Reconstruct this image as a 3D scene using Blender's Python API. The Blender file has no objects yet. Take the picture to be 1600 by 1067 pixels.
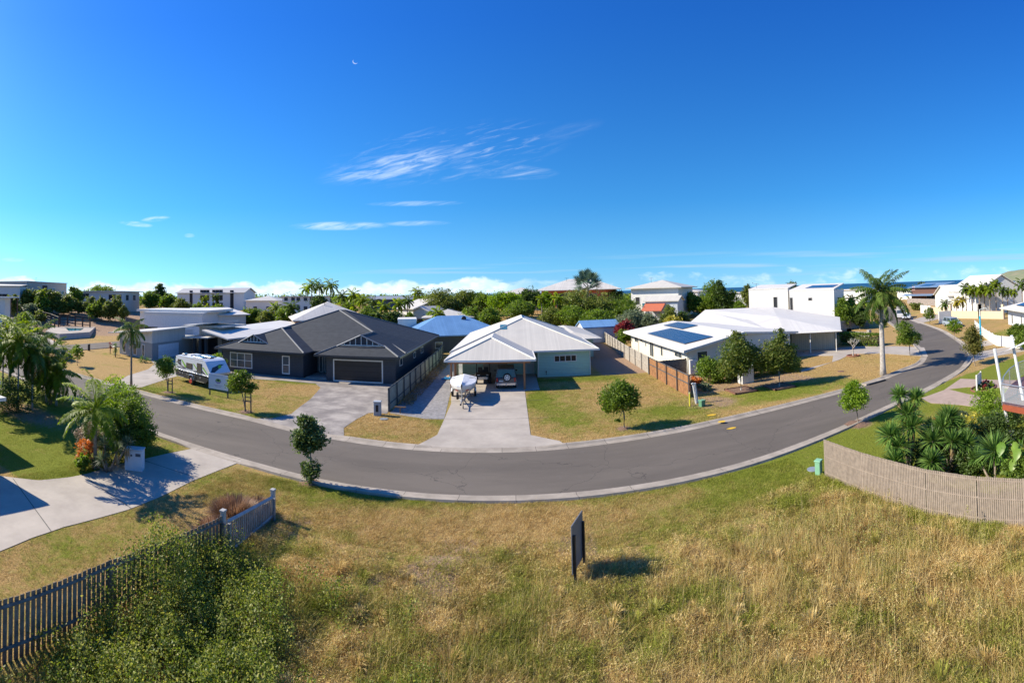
import bpy, bmesh, math, random
import numpy as np
from mathutils import Vector, Matrix
SC = bpy.context.scene
COL = SC.collection
PI = math.pi
# ------------------------------------------------------------------ camera (cylindrical panorama, slightly tilted)
F = 722.0; CH = 8.8; Y0 = 439.0; TA = 15.4 / F; TB = 19.2 / F
def cam_basis():
    up = Vector((-TA, 1, -TB)).normalized()
    f = Vector((0, 0, -1)); f = (f - up * f.dot(up)).normalized()
    return Matrix((f.cross(up), f, up))
RB = cam_basis()
cam = bpy.data.cameras.new('camera'); camo = bpy.data.objects.new('camera', cam); COL.objects.link(camo)
camo.matrix_world = Matrix.Translation((0, 0, CH)) @ RB.to_4x4()
cam.type = 'PANO'; cam.panorama_type = 'CENTRAL_CYLINDRICAL'
cam.central_cylindrical_radius = 1.0
cam.central_cylindrical_range_u_min = -800 / F; cam.central_cylindrical_range_u_max = 800 / F
cam.central_cylindrical_range_v_min = -(1067 - Y0) / F; cam.central_cylindrical_range_v_max = Y0 / F
cam.clip_start = 0.05; cam.clip_end = 60000
SC.camera = camo
def ray(px, py):
    u = (px - 800) / F; v = (Y0 - py) / F
    return RB @ Vector((math.sin(u), v, -math.cos(u)))
def G(px, py, z=0.0):
    d = ray(px, py); t = (z - CH) / d.z
    return (d.x * t, d.y * t)
def at(px, d, py=460):
    r = ray(px, py); k = d / math.hypot(r.x, r.y)
    return (r.x * k, r.y * k)
def zt(px, py, x, y):
    r = ray(px, py); return CH + r.z * math.hypot(x, y) / math.hypot(r.x, r.y)
# ------------------------------------------------------------------ light
SUN_EL = math.radians(35); SHDIR = math.radians(-5)      # shadows run towards this plan direction
W = bpy.data.worlds.new('World'); SC.world = W; W.use_nodes = True
def build_world():
    nt = W.node_tree; N = nt.nodes; L = nt.links; N.clear()
    out = N.new('ShaderNodeOutputWorld'); bg = N.new('ShaderNodeBackground'); L.new(bg.outputs[0], out.inputs[0])
    sky = N.new('ShaderNodeTexSky'); sky.sky_type = 'NISHITA'; sky.sun_disc = False
    sky.sun_elevation = SUN_EL
    sun_az = SHDIR + PI                      # plan angle of the sun from +x
    sky.sun_rotation = PI / 2 - sun_az       # measured clockwise from +y
    sky.air_density = 1.0; sky.dust_density = 0.25; sky.ozone_density = 3.0; sky.altitude = 10
    def math_(op, a, b=None, c=None):
        n = N.new('ShaderNodeMath'); n.operation = op
        for i, v in enumerate((a, b, c)):
            if v is None: continue
            if isinstance(v, (int, float)): n.inputs[i].default_value = v
            else: L.new(v, n.inputs[i])
        return n.outputs[0]
    tc0 = N.new('ShaderNodeTexCoord'); sp0 = N.new('ShaderNodeSeparateXYZ'); L.new(tc0.outputs['Generated'], sp0.inputs[0])
    cb0 = N.new('ShaderNodeCombineXYZ'); L.new(sp0.outputs[0], cb0.inputs[0]); L.new(sp0.outputs[1], cb0.inputs[1]); L.new(math_('MULTIPLY_ADD', sp0.outputs[2], .8, .16), cb0.inputs[2])
    nz = N.new('ShaderNodeVectorMath'); nz.operation = 'NORMALIZE'; L.new(cb0.outputs[0], nz.inputs[0]); L.new(nz.outputs[0], sky.inputs[0])
    hs = N.new('ShaderNodeHueSaturation'); hs.inputs['Saturation'].default_value = 1.28; hs.inputs['Value'].default_value = 1.15
    L.new(sky.outputs[0], hs.inputs['Color'])
    tc = N.new('ShaderNodeTexCoord'); sp = N.new('ShaderNodeSeparateXYZ'); L.new(tc.outputs['Generated'], sp.inputs[0])
    X, Y, Z = sp.outputs
    az = math_('ARCTAN2', X, Y)
    hyp = math_('SQRT', math_('ADD', math_('MULTIPLY', X, X), math_('MULTIPLY', Y, Y)))
    el = math_('DIVIDE', Z, hyp)
    def noise(sx, sy, ox, oy, detail, rough, shear=0.0, dist=0.0, w=None):
        cb = N.new('ShaderNodeCombineXYZ')
        e2 = math_('ADD', el, math_('MULTIPLY', az, shear)) if shear else el
        L.new(math_('MULTIPLY_ADD', az, sx, ox), cb.inputs[0]); L.new(math_('MULTIPLY_ADD', e2, sy, oy), cb.inputs[1])
        n = N.new('ShaderNodeTexNoise'); n.inputs['Scale'].default_value = 1; n.inputs['Detail'].default_value = detail
        n.inputs['Roughness'].default_value = rough; n.inputs['Distortion'].default_value = dist
        L.new(cb.outputs[0], n.inputs['Vector']); return n.outputs['Fac']
    def ss(v, a, b):
        m = N.new('ShaderNodeMapRange'); m.interpolation_type = 'SMOOTHSTEP'
        m.inputs['From Min'].default_value = a; m.inputs['From Max'].default_value = b
        L.new(v, m.inputs['Value']); return m.outputs[0]
    def ell(px, py, w, h, tilt=0.0):
        r = ray(px, py); a0 = math.atan2(r.x, r.y); e0 = r.z / math.hypot(r.x, r.y)
        da = math_('SUBTRACT', az, a0); de = math_('SUBTRACT', el, e0)
        if tilt: de = math_('ADD', de, math_('MULTIPLY', da, -tilt))
        q = math_('ADD', math_('POWER', math_('ABSOLUTE', math_('DIVIDE', da, w / F)), 2.0), math_('POWER', math_('ABSOLUTE', math_('DIVIDE', de, h / F)), 2.0))
        return ss(q, 1.0, 0.0)
    fine = noise(14, 95, 3.1, 1.0, 8, .62, shear=-.22, dist=.6)
    fine2 = noise(7, 60, 1.7, 4.0, 9, .66, shear=-.1, dist=.9)
    wispA = math_('MULTIPLY', ss(fine, .48, .85), ell(700, 240, 210, 52, .12))
    wispB = math_('MULTIPLY', ss(fine, .34, .78), ell(625, 258, 140, 26, .17))
    wispC = math_('MULTIPLY', ss(fine2, .40, .8), ell(790, 268, 90, 14, -.06))
    st = None
    for (px, py, w, h, k, t) in [(530, 353, 85, 8, .8, 0), (650, 349, 60, 5, .4, 0), (212, 350, 30, 5, .75, -.1), (243, 342, 26, 5, .8, .1), (650, 318, 85, 5, .35, 0), (20, 406, 22, 4, .5, 0), (296, 368, 10, 4, .4, 0), (890, 205, 60, 16, .07, .25)]:
        s = math_('MULTIPLY', math_('MULTIPLY', ell(px, py, w, h, t), ss(fine, .30, .75)), k * .8)
        st = s if st is None else math_('MAXIMUM', st, s)
    wisps = math_('MAXIMUM', math_('MAXIMUM', math_('MULTIPLY', wispA, .38), math_('MULTIPLY', wispB, .5)), math_('MAXIMUM', math_('MULTIPLY', wispC, .5), st))
    # cumulus bank just above the horizon
    cn = noise(17, 34, 5.3, 2.2, 9, .58, dist=.25)
    hb = noise(7, 0.001, 9.1, 0, 3, .5)
    top = math_('MULTIPLY_ADD', hb, .085, -.012)               # height of the bank varies along the horizon
    lvl = math_('SUBTRACT', top, el)
    cum = math_('MULTIPLY', ss(math_('ADD', math_('MULTIPLY', lvl, 22.0), cn), .50, .72), ss(el, -.004, .006))
    cum = math_('MULTIPLY', cum, math_('MAXIMUM', ss(az, .08, -.06), math_('MULTIPLY', ss(cn, .45, .7), .5)))
    shade = ss(noise(30, 60, 1, 7, 6, .6), .35, .7)
    gl = math_('MULTIPLY', ss(noise(2.5, 75, 4, 9, 5, .5), .5, .72), math_('MULTIPLY', ss(el, .012, .03), ss(el, .09, .05)))
    gl = math_('MULTIPLY', gl, math_('MULTIPLY', ss(az, -.45, -.1), .75))
    def mix(a, b, f):
        m = N.new('ShaderNodeMix'); m.data_type = 'RGBA'
        for s, v in ((m.inputs[0], f), (m.inputs[6], a), (m.inputs[7], b)):
            if isinstance(v, (tuple, float)): s.default_value = v
            else: L.new(v, s)
        return m.outputs[2]
    grade = N.new('ShaderNodeValToRGB'); e = grade.color_ramp.elements; e[0].position = 0.0; e[0].color = (1.05, 1.02, .9, 1); e[1].position = .52; e[1].color = (.28, .64, 1.05, 1); k = e.new(.055); k.color = (.80, 1.04, .96, 1); k = e.new(.19); k.color = (.46, .88, 1.0, 1)
    L.new(Z, grade.inputs[0]); gm = N.new('ShaderNodeMix'); gm.data_type = 'RGBA'; gm.blend_type = 'MULTIPLY'; gm.inputs[0].default_value = 1; L.new(hs.outputs[0], gm.inputs[6]); L.new(grade.outputs[0], gm.inputs[7])
    c = mix(gm.outputs[2], (6.6, 7.2, 7.6, 1), wisps)
    c = mix(c, (2.6, 4.1, 5.3, 1), gl)
    cc = mix((4.9, 6.2, 7.4, 1), (7.2, 7.5, 7.6, 1), shade)
    c = mix(c, cc, math_('MULTIPLY', cum, .8))
    # thin crescent moon
    r = ray(555, 96); a0 = math.atan2(r.x, r.y); e0 = r.z / math.hypot(r.x, r.y)
    def disc(a1, e1, rad):
        da = math_('SUBTRACT', az, a1); de = math_('SUBTRACT', el, e1)
        return math_('LESS_THAN', math_('ADD', math_('MULTIPLY', da, da), math_('MULTIPLY', de, de)), rad * rad)
    moon = math_('MULTIPLY', math_('MULTIPLY', disc(a0, e0, .0058), math_('SUBTRACT', 1.0, disc(a0 + .0014, e0 + .0018, .0058))), .35)
    c = mix(c, (7.0, 7.5, 8.0, 1), moon)
    L.new(c, bg.inputs[0]); bg.inputs[1].default_value = 0.095
build_world()
sl = bpy.data.lights.new('sun', 'SUN'); sl.energy = 4.35; sl.angle = math.radians(.53); sl.color = (1, .90, .73)
so = bpy.data.objects.new('sun', sl); COL.objects.link(so)
sdir = Vector((math.cos(SHDIR) * math.cos(SUN_EL), math.sin(SHDIR) * math.cos(SUN_EL), -math.sin(SUN_EL)))
so.rotation_euler = sdir.to_track_quat('-Z', 'Y').to_euler(); so.location = (-60, 5, 60)
SC.view_settings.view_transform = 'Standard'; SC.view_settings.look = 'None'
SC.view_settings.exposure = 0.9; SC.view_settings.gamma = 1
SC.cycles.max_bounces = 6; SC.cycles.transparent_max_bounces = 6
# ------------------------------------------------------------------ materials
MATS = {}
def nodemat(name):
    m = bpy.data.materials.new(name); m.use_nodes = True
    nt = m.node_tree; b = nt.nodes['Principled BSDF']; return m, nt, b
def M(name, c1, c2=None, scale=3.0, rough=.7, bump=0.0, bscale=None, metal=0.0, spec=.4, stripe=None, detail=5, coat=0.0, mixpos=(.35, .65), grime=0.0):
    """stripe = (axis 'u'|'v', period, depth, darkline, shape) read from the UV laid out in metres"""
    if name in MATS: return MATS[name]
    m, nt, b = nodemat(name); N = nt.nodes; L = nt.links
    b.inputs['Roughness'].default_value = rough; b.inputs['Metallic'].default_value = metal
    b.inputs['Specular IOR Level'].default_value = spec; b.inputs['Coat Weight'].default_value = coat
    tc = N.new('ShaderNodeTexCoord')
    n = N.new('ShaderNodeTexNoise'); n.inputs['Scale'].default_value = scale; n.inputs['Detail'].default_value = detail; n.inputs['Roughness'].default_value = .6
    L.new(tc.outputs['Object'], n.inputs['Vector'])
    mr = N.new('ShaderNodeMapRange'); mr.inputs['From Min'].default_value = mixpos[0]; mr.inputs['From Max'].default_value = mixpos[1]
    L.new(n.outputs['Fac'], mr.inputs['Value'])
    mx = N.new('ShaderNodeMix'); mx.data_type = 'RGBA'
    c2 = c2 or tuple(min(1, x * .86) for x in c1)
    mx.inputs[6].default_value = (*c1, 1); mx.inputs[7].default_value = (*c2, 1); L.new(mr.outputs[0], mx.inputs[0])
    col = mx.outputs[2]
    if grime:
        n2 = N.new('ShaderNodeTexNoise'); n2.inputs['Scale'].default_value = .35; n2.inputs['Detail'].default_value = 8; n2.inputs['Roughness'].default_value = .7
        L.new(tc.outputs['Object'], n2.inputs['Vector'])
        m2 = N.new('ShaderNodeMapRange'); m2.inputs['From Min'].default_value = .45; m2.inputs['From Max'].default_value = .75; m2.inputs['To Max'].default_value = grime
        L.new(n2.outputs['Fac'], m2.inputs['Value'])
        x2 = N.new('ShaderNodeMix'); x2.data_type = 'RGBA'; x2.inputs[7].default_value = (*[v * .45 for v in c1], 1)
        L.new(m2.outputs[0], x2.inputs[0]); L.new(col, x2.inputs[6]); col = x2.outputs[2]
    hgt = None
    if stripe:
        ax, per, dep, dark, shape = stripe
        uv = N.new('ShaderNodeUVMap'); uv.uv_map = 'UVMap'
        s = N.new('ShaderNodeSeparateXYZ'); L.new(uv.outputs[0], s.inputs[0])
        src = s.outputs[0] if ax == 'u' else s.outputs[1]
        d = N.new('ShaderNodeMath'); d.operation = 'DIVIDE'; L.new(src, d.inputs[0]); d.inputs[1].default_value = per
        fr = N.new('ShaderNodeMath'); fr.operation = 'FRACT'; L.new(d.outputs[0], fr.inputs[0])
        if shape == 'wave':
            a = N.new('ShaderNodeMath'); a.operation = 'PINGPONG'; L.new(d.outputs[0], a.inputs[0]); a.inputs[1].default_value = .5
            h = a.outputs[0]
        else: h = fr.outputs[0]
        hgt = h
        ln = N.new('ShaderNodeMath'); ln.operation = 'LESS_THAN'; L.new(fr.outputs[0], ln.inputs[0]); ln.inputs[1].default_value = .012 if shape == 'joint' else .14
        lm = N.new('ShaderNodeMath'); lm.operation = 'MULTIPLY'; L.new(ln.outputs[0], lm.inputs[0]); lm.inputs[1].default_value = dark
        x3 = N.new('ShaderNodeMix'); x3.data_type = 'RGBA'; x3.inputs[7].default_value = (*[v * .3 for v in c1], 1)
        L.new(lm.outputs[0], x3.inputs[0]); L.new(col, x3.inputs[6]); col = x3.outputs[2]
        # each board or tile course a slightly different tone
        fl = N.new('ShaderNodeMath'); fl.operation = 'FLOOR'; L.new(d.outputs[0], fl.inputs[0])
        wn = N.new('ShaderNodeTexWhiteNoise'); wn.noise_dimensions = '1D'; L.new(fl.outputs[0], wn.inputs['W'])
        hv = N.new('ShaderNodeHueSaturation'); mv = N.new('ShaderNodeMapRange'); mv.inputs['To Min'].default_value = .94 if shape != 'board' else .75; mv.inputs['To Max'].default_value = 1.04 if shape != 'board' else 1.2
        L.new(wn.outputs['Value'], mv.inputs['Value']); L.new(mv.outputs[0], hv.inputs['Value']); L.new(col, hv.inputs['Color']); col = hv.outputs[0]
        bp = N.new('ShaderNodeBump'); bp.inputs['Strength'].default_value = 1; bp.inputs['Distance'].default_value = dep
        L.new(hgt, bp.inputs['Height']); L.new(bp.outputs[0], b.inputs['Normal'])
    elif bump:
        n3 = N.new('ShaderNodeTexNoise'); n3.inputs['Scale'].default_value = bscale or scale * 6; n3.inputs['Detail'].default_value = 4
        L.new(tc.outputs['Object'], n3.inputs['Vector'])
        bp = N.new('ShaderNodeBump'); bp.inputs['Strength'].default_value = .8; bp.inputs['Distance'].default_value = bump
        L.new(n3.outputs['Fac'], bp.inputs['Height']); L.new(bp.outputs[0], b.inputs['Normal'])
    L.new(col, b.inputs['Base Color'])
    MATS[name] = m; return m
def leafmat(name, dark, mid, light, trans=.35, rough=.5, objvar=.12, spec=.35):
    if name in MATS: return MATS[name]
    m, nt, b = nodemat(name); N = nt.nodes; L = nt.links
    at_ = N.new('ShaderNodeAttribute'); at_.attribute_name = 'v'
    cr = N.new('ShaderNodeValToRGB'); e = cr.color_ramp.elements
    e[0].color = (*dark, 1); e[1].color = (*light, 1); k = e.new(.5); k.color = (*mid, 1)
    L.new(at_.outputs['Fac'], cr.inputs[0])
    oi = N.new('ShaderNodeObjectInfo'); mr = N.new('ShaderNodeMapRange'); mr.inputs['To Min'].default_value = 1 - objvar; mr.inputs['To Max'].default_value = 1 + objvar
    L.new(oi.outputs['Random'], mr.inputs['Value'])
    hv = N.new('ShaderNodeHueSaturation'); L.new(cr.outputs[0], hv.inputs['Color']); L.new(mr.outputs[0], hv.inputs['Value'])
    L.new(hv.outputs[0], b.inputs['Base Color']); b.inputs['Roughness'].default_value = rough; b.inputs['Specular IOR Level'].default_value = spec
    tr = N.new('ShaderNodeBsdfTranslucent'); h2 = N.new('ShaderNodeHueSaturation'); h2.inputs['Value'].default_value = 1.3; h2.inputs['Saturation'].default_value = 1.1
    L.new(hv.outputs[0], h2.inputs['Color']); L.new(h2.outputs[0], tr.inputs['Color'])
    ms = N.new('ShaderNodeMixShader'); ms.inputs[0].default_value = trans
    L.new(b.outputs[0], ms.inputs[1]); L.new(tr.outputs[0], ms.inputs[2])
    L.new(ms.outputs[0], N['Material Output'].inputs[0]); MATS[name] = m; return m
# ------------------------------------------------------------------ mesh helpers
def tag(o, label=None, cat=None, group=None, kind=None):
    if label: o['label'] = label
    if cat: o['category'] = cat
    if group: o['group'] = group
    if kind: o['kind'] = kind
    return o
def thing(name, label, cat, loc=(0, 0, 0), rz=0.0, group=None):
    o = bpy.data.objects.new(name, None); COL.objects.link(o); o.empty_display_size = .3
    if len(loc) == 2: loc = (loc[0], loc[1], 0)
    o.location = loc; o.rotation_euler = (0, 0, rz); return tag(o, label, cat, group)
def link(name, me, mat, parent=None):
    o = bpy.data.objects.new(name, me); COL.objects.link(o)
    for m in (mat if isinstance(mat, (list, tuple)) else [mat]): me.materials.append(m)
    if parent is not None: o.parent = parent
    return o
def clone(t, loc=None, rz=None, scale=None, label=None, group=None):
    c = t.copy(); COL.objects.link(c)
    if loc is not None: c.location = loc if len(loc) == 3 else (*loc, 0)
    if rz is not None: c.rotation_euler = (0, 0, rz)
    if scale is not None: c.scale = (scale,) * 3 if isinstance(scale, (int, float)) else scale
    if label: c['label'] = label
    if group: c['group'] = group
    for ch in list(t.children):
        k = ch.copy(); COL.objects.link(k); k.parent = c
        for g in list(ch.children):
            q = g.copy(); COL.objects.link(q); q.parent = k
    return c
class MB:
    def __init__(s): s.v = []; s.f = []; s.m = []; s.mi = 0
    def add(s, vs, fs):
        o = len(s.v); s.v += [tuple(v) for v in vs]; s.f += [tuple(i + o for i in f) for f in fs]; s.m += [s.mi] * len(fs); return s
    def box(s, c, d, rz=0.0, ry=0.0, taper=1.0):
        x, y, z = [q / 2 for q in d]; R = Matrix.Rotation(rz, 3, 'Z') @ Matrix.Rotation(ry, 3, 'Y')
        vs = []
        for sz in (-1, 1):
            t = taper if sz > 0 else 1
            for sx, sy in ((-1, -1), (1, -1), (1, 1), (-1, 1)): vs.append(Vector(c) + R @ Vector((sx * x * t, sy * y * t, sz * z)))
        return s.add(vs, [(3, 2, 1, 0), (4, 5, 6, 7), (0, 1, 5, 4), (1, 2, 6, 5), (2, 3, 7, 6), (3, 0, 4, 7)])
    def b2(s, x0, x1, y0, y1, z0, z1): return s.box(((x0 + x1) / 2, (y0 + y1) / 2, (z0 + z1) / 2), (x1 - x0, y1 - y0, z1 - z0))
    def prism(s, poly, z0, z1):
        n = len(poly)
        s.add([(x, y, z0) for x, y in poly] + [(x, y, z1) for x, y in poly],
              [tuple(range(n - 1, -1, -1)), tuple(range(n, 2 * n))] + [(i, (i + 1) % n, n + (i + 1) % n, n + i) for i in range(n)]); return s
    def extr(s, prof, y0, y1, top=None):
        """profile in x,z extruded along y; `top(x,z)` may pull y in"""
        n = len(prof); f = top or (lambda x, z: 0)
        s.add([(x, y0 + f(x, z), z) for x, z in prof] + [(x, y1 - f(x, z), z) for x, z in prof],
              [tuple(range(n)), tuple(range(2 * n - 1, n - 1, -1))] + [(i, n + i, n + (i + 1) % n, (i + 1) % n) for i in range(n)]); return s
    def tube(s, p0, p1, r0, r1=None, n=8, caps=True):
        r1 = r0 if r1 is None else r1; p0 = Vector(p0); p1 = Vector(p1); d = (p1 - p0)
        if d.length < 1e-6: return s
        q = d.to_track_quat('Z', 'Y'); vs = []
        for p, r in ((p0, r0), (p1, r1)):
            for i in range(n): a = 2 * PI * i / n; vs.append(p + q @ Vector((r * math.cos(a), r * math.sin(a), 0)))
        fs = [(i, (i + 1) % n, n + (i + 1) % n, n + i) for i in range(n)]
        if caps: fs += [tuple(range(n - 1, -1, -1)), tuple(range(n, 2 * n))]
        return s.add(vs, fs)
    def path(s, pts, rs, n=7):
        pts = [Vector(p) for p in pts]
        if isinstance(rs, (int, float)): rs = [rs] * len(pts)
        vs = []
        for i, p in enumerate(pts):
            d = pts[min(i + 1, len(pts) - 1)] - pts[max(i - 1, 0)]; q = d.to_track_quat('Z', 'Y')
            for k in range(n): a = 2 * PI * k / n; vs.append(p + q @ Vector((rs[i] * math.cos(a), rs[i] * math.sin(a), 0)))
        fs = []
        for i in range(len(pts) - 1):
            for k in range(n): fs.append((i * n + k, i * n + (k + 1) % n, (i + 1) * n + (k + 1) % n, (i + 1) * n + k))
        fs += [tuple(range(n - 1, -1, -1)), tuple(range((len(pts) - 1) * n, len(pts) * n))]
        return s.add(vs, fs)
    def disc(s, c, r, axis='Y', t=.02, n=16):
        v = {'X': Vector((1, 0, 0)), 'Y': Vector((0, 1, 0)), 'Z': Vector((0, 0, 1))}[axis]
        return s.tube(Vector(c) - v * t / 2, Vector(c) + v * t / 2, r, r, n)
    def sph(s, c, r, n=10, m=6, sc=(1, 1, 1)):
        vs = [(c[0], c[1], c[2] + r * sc[2])]
        for j in range(1, m):
            for i in range(n):
                t = PI * j / m; a = 2 * PI * i / n
                vs.append((c[0] + r * sc[0] * math.sin(t) * math.cos(a), c[1] + r * sc[1] * math.sin(t) * math.sin(a), c[2] + r * sc[2] * math.cos(t)))
        vs.append((c[0], c[1], c[2] - r * sc[2])); fs = [(0, 1 + i, 1 + (i + 1) % n) for i in range(n)]
        for j in range(m - 2):
            for i in range(n): fs.append((1 + j * n + i, 1 + (j + 1) * n + i, 1 + (j + 1) * n + (i + 1) % n, 1 + j * n + (i + 1) % n))
        e = len(vs) - 1; b = 1 + (m - 2) * n
        fs += [(e, b + (i + 1) % n, b + i) for i in range(n)]
        return s.add(vs, fs)
    def build(s, name, mat, parent=None, smooth=False, bevel=0.0, recalc=True):
        me = bpy.data.meshes.new(name); me.from_pydata([tuple(v) for v in s.v], [], s.f)
        if isinstance(mat, (list, tuple)):
            for p, i in zip(me.polygons, s.m): p.material_index = i
        if recalc or bevel:
            bm = bmesh.new(); bm.from_mesh(me)
            if bevel: bmesh.ops.bevel(bm, geom=bm.edges[:], offset=bevel, segments=1, affect='EDGES')
            bmesh.ops.recalc_face_normals(bm, faces=bm.faces[:]); bm.to_mesh(me); bm.free()
        uv = me.uv_layers.new(name='UVMap'); co = [v.co for v in me.vertices]
        for p in me.polygons:
            nrm = p.normal
            t = Vector((-nrm.y, nrm.x, 0))
            t = t.normalized() if t.length > 1e-3 else Vector((1, 0, 0))
            w = nrm.cross(t)
            for li in p.loop_indices:
                c = co[me.loops[li].vertex_index]; uv.data[li].uv = (c.dot(t), c.dot(w))
        if smooth: me.shade_smooth()
        return link(name, me, mat, parent)
def npmesh(name, V, Fc, mat, parent=None, attrs=None, smooth=False):
    me = bpy.data.meshes.new(name); n, k = Fc.shape
    me.vertices.add(len(V)); me.vertices.foreach_set('co', np.ascontiguousarray(V, dtype=np.float32).ravel())
    me.loops.add(n * k); me.loops.foreach_set('vertex_index', np.ascontiguousarray(Fc, dtype=np.int32).ravel())
    me.polygons.add(n); me.polygons.foreach_set('loop_start', np.arange(0, n * k, k, dtype=np.int32))
    try: me.polygons.foreach_set('loop_total', np.full(n, k, dtype=np.int32))
    except Exception: pass
    me.update(calc_edges=True)
    for a, (dom, val) in (attrs or {}).items():
        t = me.attributes.new(a, 'FLOAT', dom); t.data.foreach_set('value', np.ascontiguousarray(val, dtype=np.float32))
    if smooth: me.shade_smooth()
    return link(name, me, mat, parent)
# value noise for numpy
def _h(ix, iy, s): 
    n = np.sin(ix * 127.1 + iy * 311.7 + s * 74.7) * 43758.5453
    return n - np.floor(n)
def vn(x, y, s=0):
    x = np.asarray(x, float); y = np.asarray(y, float); ix = np.floor(x); iy = np.floor(y); fx = x - ix; fy = y - iy
    fx = fx * fx * (3 - 2 * fx); fy = fy * fy * (3 - 2 * fy)
    return (_h(ix, iy, s) * (1 - fx) + _h(ix + 1, iy, s) * fx) * (1 - fy) + (_h(ix, iy + 1, s) * (1 - fx) + _h(ix + 1, iy + 1, s) * fx) * fy
def fbm(x, y, s=0, o=4):
    r = 0; a = .5; t = 0
    for i in range(o): r = r + a * vn(np.asarray(x) * 2 ** i, np.asarray(y) * 2 ** i, s + i * 13); t += a; a *= .5
    return r / t
def sst(a, b, x):
    t = np.clip((np.asarray(x, float) - a) / (b - a), 0, 1); return t * t * (3 - 2 * t)
# ------------------------------------------------------------------ terrain
_TH = [-1.3, -1.1, -.75, -.45, 0, .3, .42, .55, .75, .95, 1.2]
_A = [4.5, 4.2, 3.8, 3.4, 3.3, 3.3, 2.4, 1.6, .9, .9, 2.5]
_R0 = [98, 98, 100, 88, 84, 86, 84, 82, 150, 150, 90]
_RW = [45, 45, 45, 50, 36, 36, 30, 25, 60, 60, 40]
def Hn(x, y):
    x = np.asarray(x, float); y = np.asarray(y, float)
    th = np.arctan2(x, y); r = np.hypot(x, y)
    A = np.interp(th, _TH, _A); r0 = np.interp(th, _TH, _R0); rw = np.interp(th, _TH, _RW)
    h = A * sst(r0, r0 + rw, r) + (fbm(x * .06, y * .06, 3) - .5) * 1.2 * sst(r0 + 5, r0 + 40, r)
    h = h - (A + 10) * sst(330, 800, r)
    near = sst(18.5, 15.5, y) * sst(-9.6, -8.6, x) * sst(12.9, 12.2, x)
    h = h + near * (fbm(x * .7, y * .7, 8) - .5) * .28
    return h
def H(x, y): return float(Hn(x, y))
def P(px, py, z=None):
    """ground point seen at a photo pixel (marches the ray onto the terrain)"""
    if z is not None: return (*G(px, py, z), z)
    d = ray(px, py); k = 1 / math.hypot(d.x, d.y); r = 6.0
    while r < 900:
        x, y = d.x * k * r, d.y * k * r
        if CH + d.z * k * r < H(x, y): return (x, y, H(x, y))
        r += .25
    return (x, y, H(x, y))
def inpoly(x, y, poly):
    x = np.asarray(x); y = np.asarray(y); c = np.zeros(x.shape, bool); n = len(poly)
    for i in range(n):
        x0, y0 = poly[i][:2]; x1, y1 = poly[i - 1][:2]
        if y0 == y1: continue
        c ^= ((y0 > y) != (y1 > y)) & (x < (x1 - x0) * (y - y0) / (y1 - y0) + x0)
    return c
FAR = [(-90, 34), (-72, 33.6), (-68.5, 33.6), (-61, 33.2), (-54, 32.6), (-47, 31.8), (-43.3, 30.9), (-32.7, 30.0), (-22.8, 29.0), (-17.7, 28.4), (-14.3, 27.6), (-10, 26.95), (-5.7, 26.45), (-1, 26.35), (2.7, 26.55), (6.5, 26.95), (10, 27.35), (16, 28.2), (23.5, 28.9), (27.1, 29.3), (30.6, 29.9), (34.3, 30.9), (37.2, 31.6), (39.5, 32.8), (42.5, 35), (46.2, 38.8), (52.5, 45.6), (59.4, 53.2), (75.4, 72.2), (93, 92.7), (112, 116)]
NEAR = [(-90, 27), (-61, 25.6), (-45, 24.2), (-33, 22.8), (-26, 21.9), (-20.6, 21.3), (-13.8, 20.6), (-11, 20.25), (-8, 19.95), (-4, 19.8), (1, 19.78), (5, 19.8), (8.5, 19.9), (12.2, 20.2), (16.5, 20.9), (20, 21.6), (23.6, 22.35), (28.3, 23.2), (33, 24.3), (37.5, 25.6), (41.2, 27.3), (44.7, 29.2), (47.8, 31.6), (50.8, 34.2), (53.6, 36.8), (59.3, 42.6), (66, 49.9), (80.3, 67.9), (99, 88), (118, 112)]
def smooth(pl, k=3):
    pts = [Vector((*p, 0)) for p in pl]; out = []
    for i in range(len(pts) - 1):
        a = pts[max(i - 1, 0)]; b = pts[i]; c = pts[i + 1]; d = pts[min(i + 2, len(pts) - 1)]
        for j in range(k):
            t = j / k
            out.append(.5 * ((2 * b) + (c - a) * t + (2 * a - 5 * b + 4 * c - d) * t * t + (3 * b - a - 3 * c + d) * t ** 3))
    out.append(pts[-1]); return [(p.x, p.y) for p in out]
FARS = smooth(FAR); NEARS = smooth(NEAR)
ROADP = NEARS + FARS[::-1]
g2 = lambda *ps: [G(*p) for p in ps]
DRV_L = g2((378, 721), (340, 736), (300, 752), (250, 777), (200, 797), (150, 811), (100, 824), (50, 841), (0, 862), (-40, 885)) + [(-26, 6)] + [(-32, 13)] + g2((0, 744), (60, 751), (110, 746), (135, 741), (180, 727), (262, 709), (302, 701))
DRV_D = [(-17.9, 28.5)] + g2((425, 654), (455, 647), (466, 638), (485, 624), (501, 606), (493, 599.5), (444, 595), (390, 592), (372, 588)) + [(-33.4, 45.4), (-9.45, 45.4), (-9.45, 33.5)] + g2((606, 647), (586, 645), (575, 646), (556, 656), (537, 669)) + [(-10.4, 27.05)]
DRV_M = [(-5.9, 26.5), (-5.6, 27.0)] + g2((683, 680), (705, 631)) + [(-5.75, 42), (-5.75, 50.4), (2.3, 50.4), (2.3, 42)] + g2((820, 611), (829, 680)) + [(2.6, 27.4), (2.9, 26.55)]
GRAV = [(-9.25, 33.6)] + g2((640, 651), (665, 655), (694, 655)) + [(-5.76, 42), (-5.76, 62), (-9.25, 62)]
DRV_G = g2((196, 607), (183, 597), (200, 587), (232, 577), (241, 569), (236, 563.5)) + [(-45.0, 45.4), (-45.8, 55), (-34.5, 55), (-34.5, 44)] + g2((300, 581), (262, 592), (222, 605))
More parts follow.
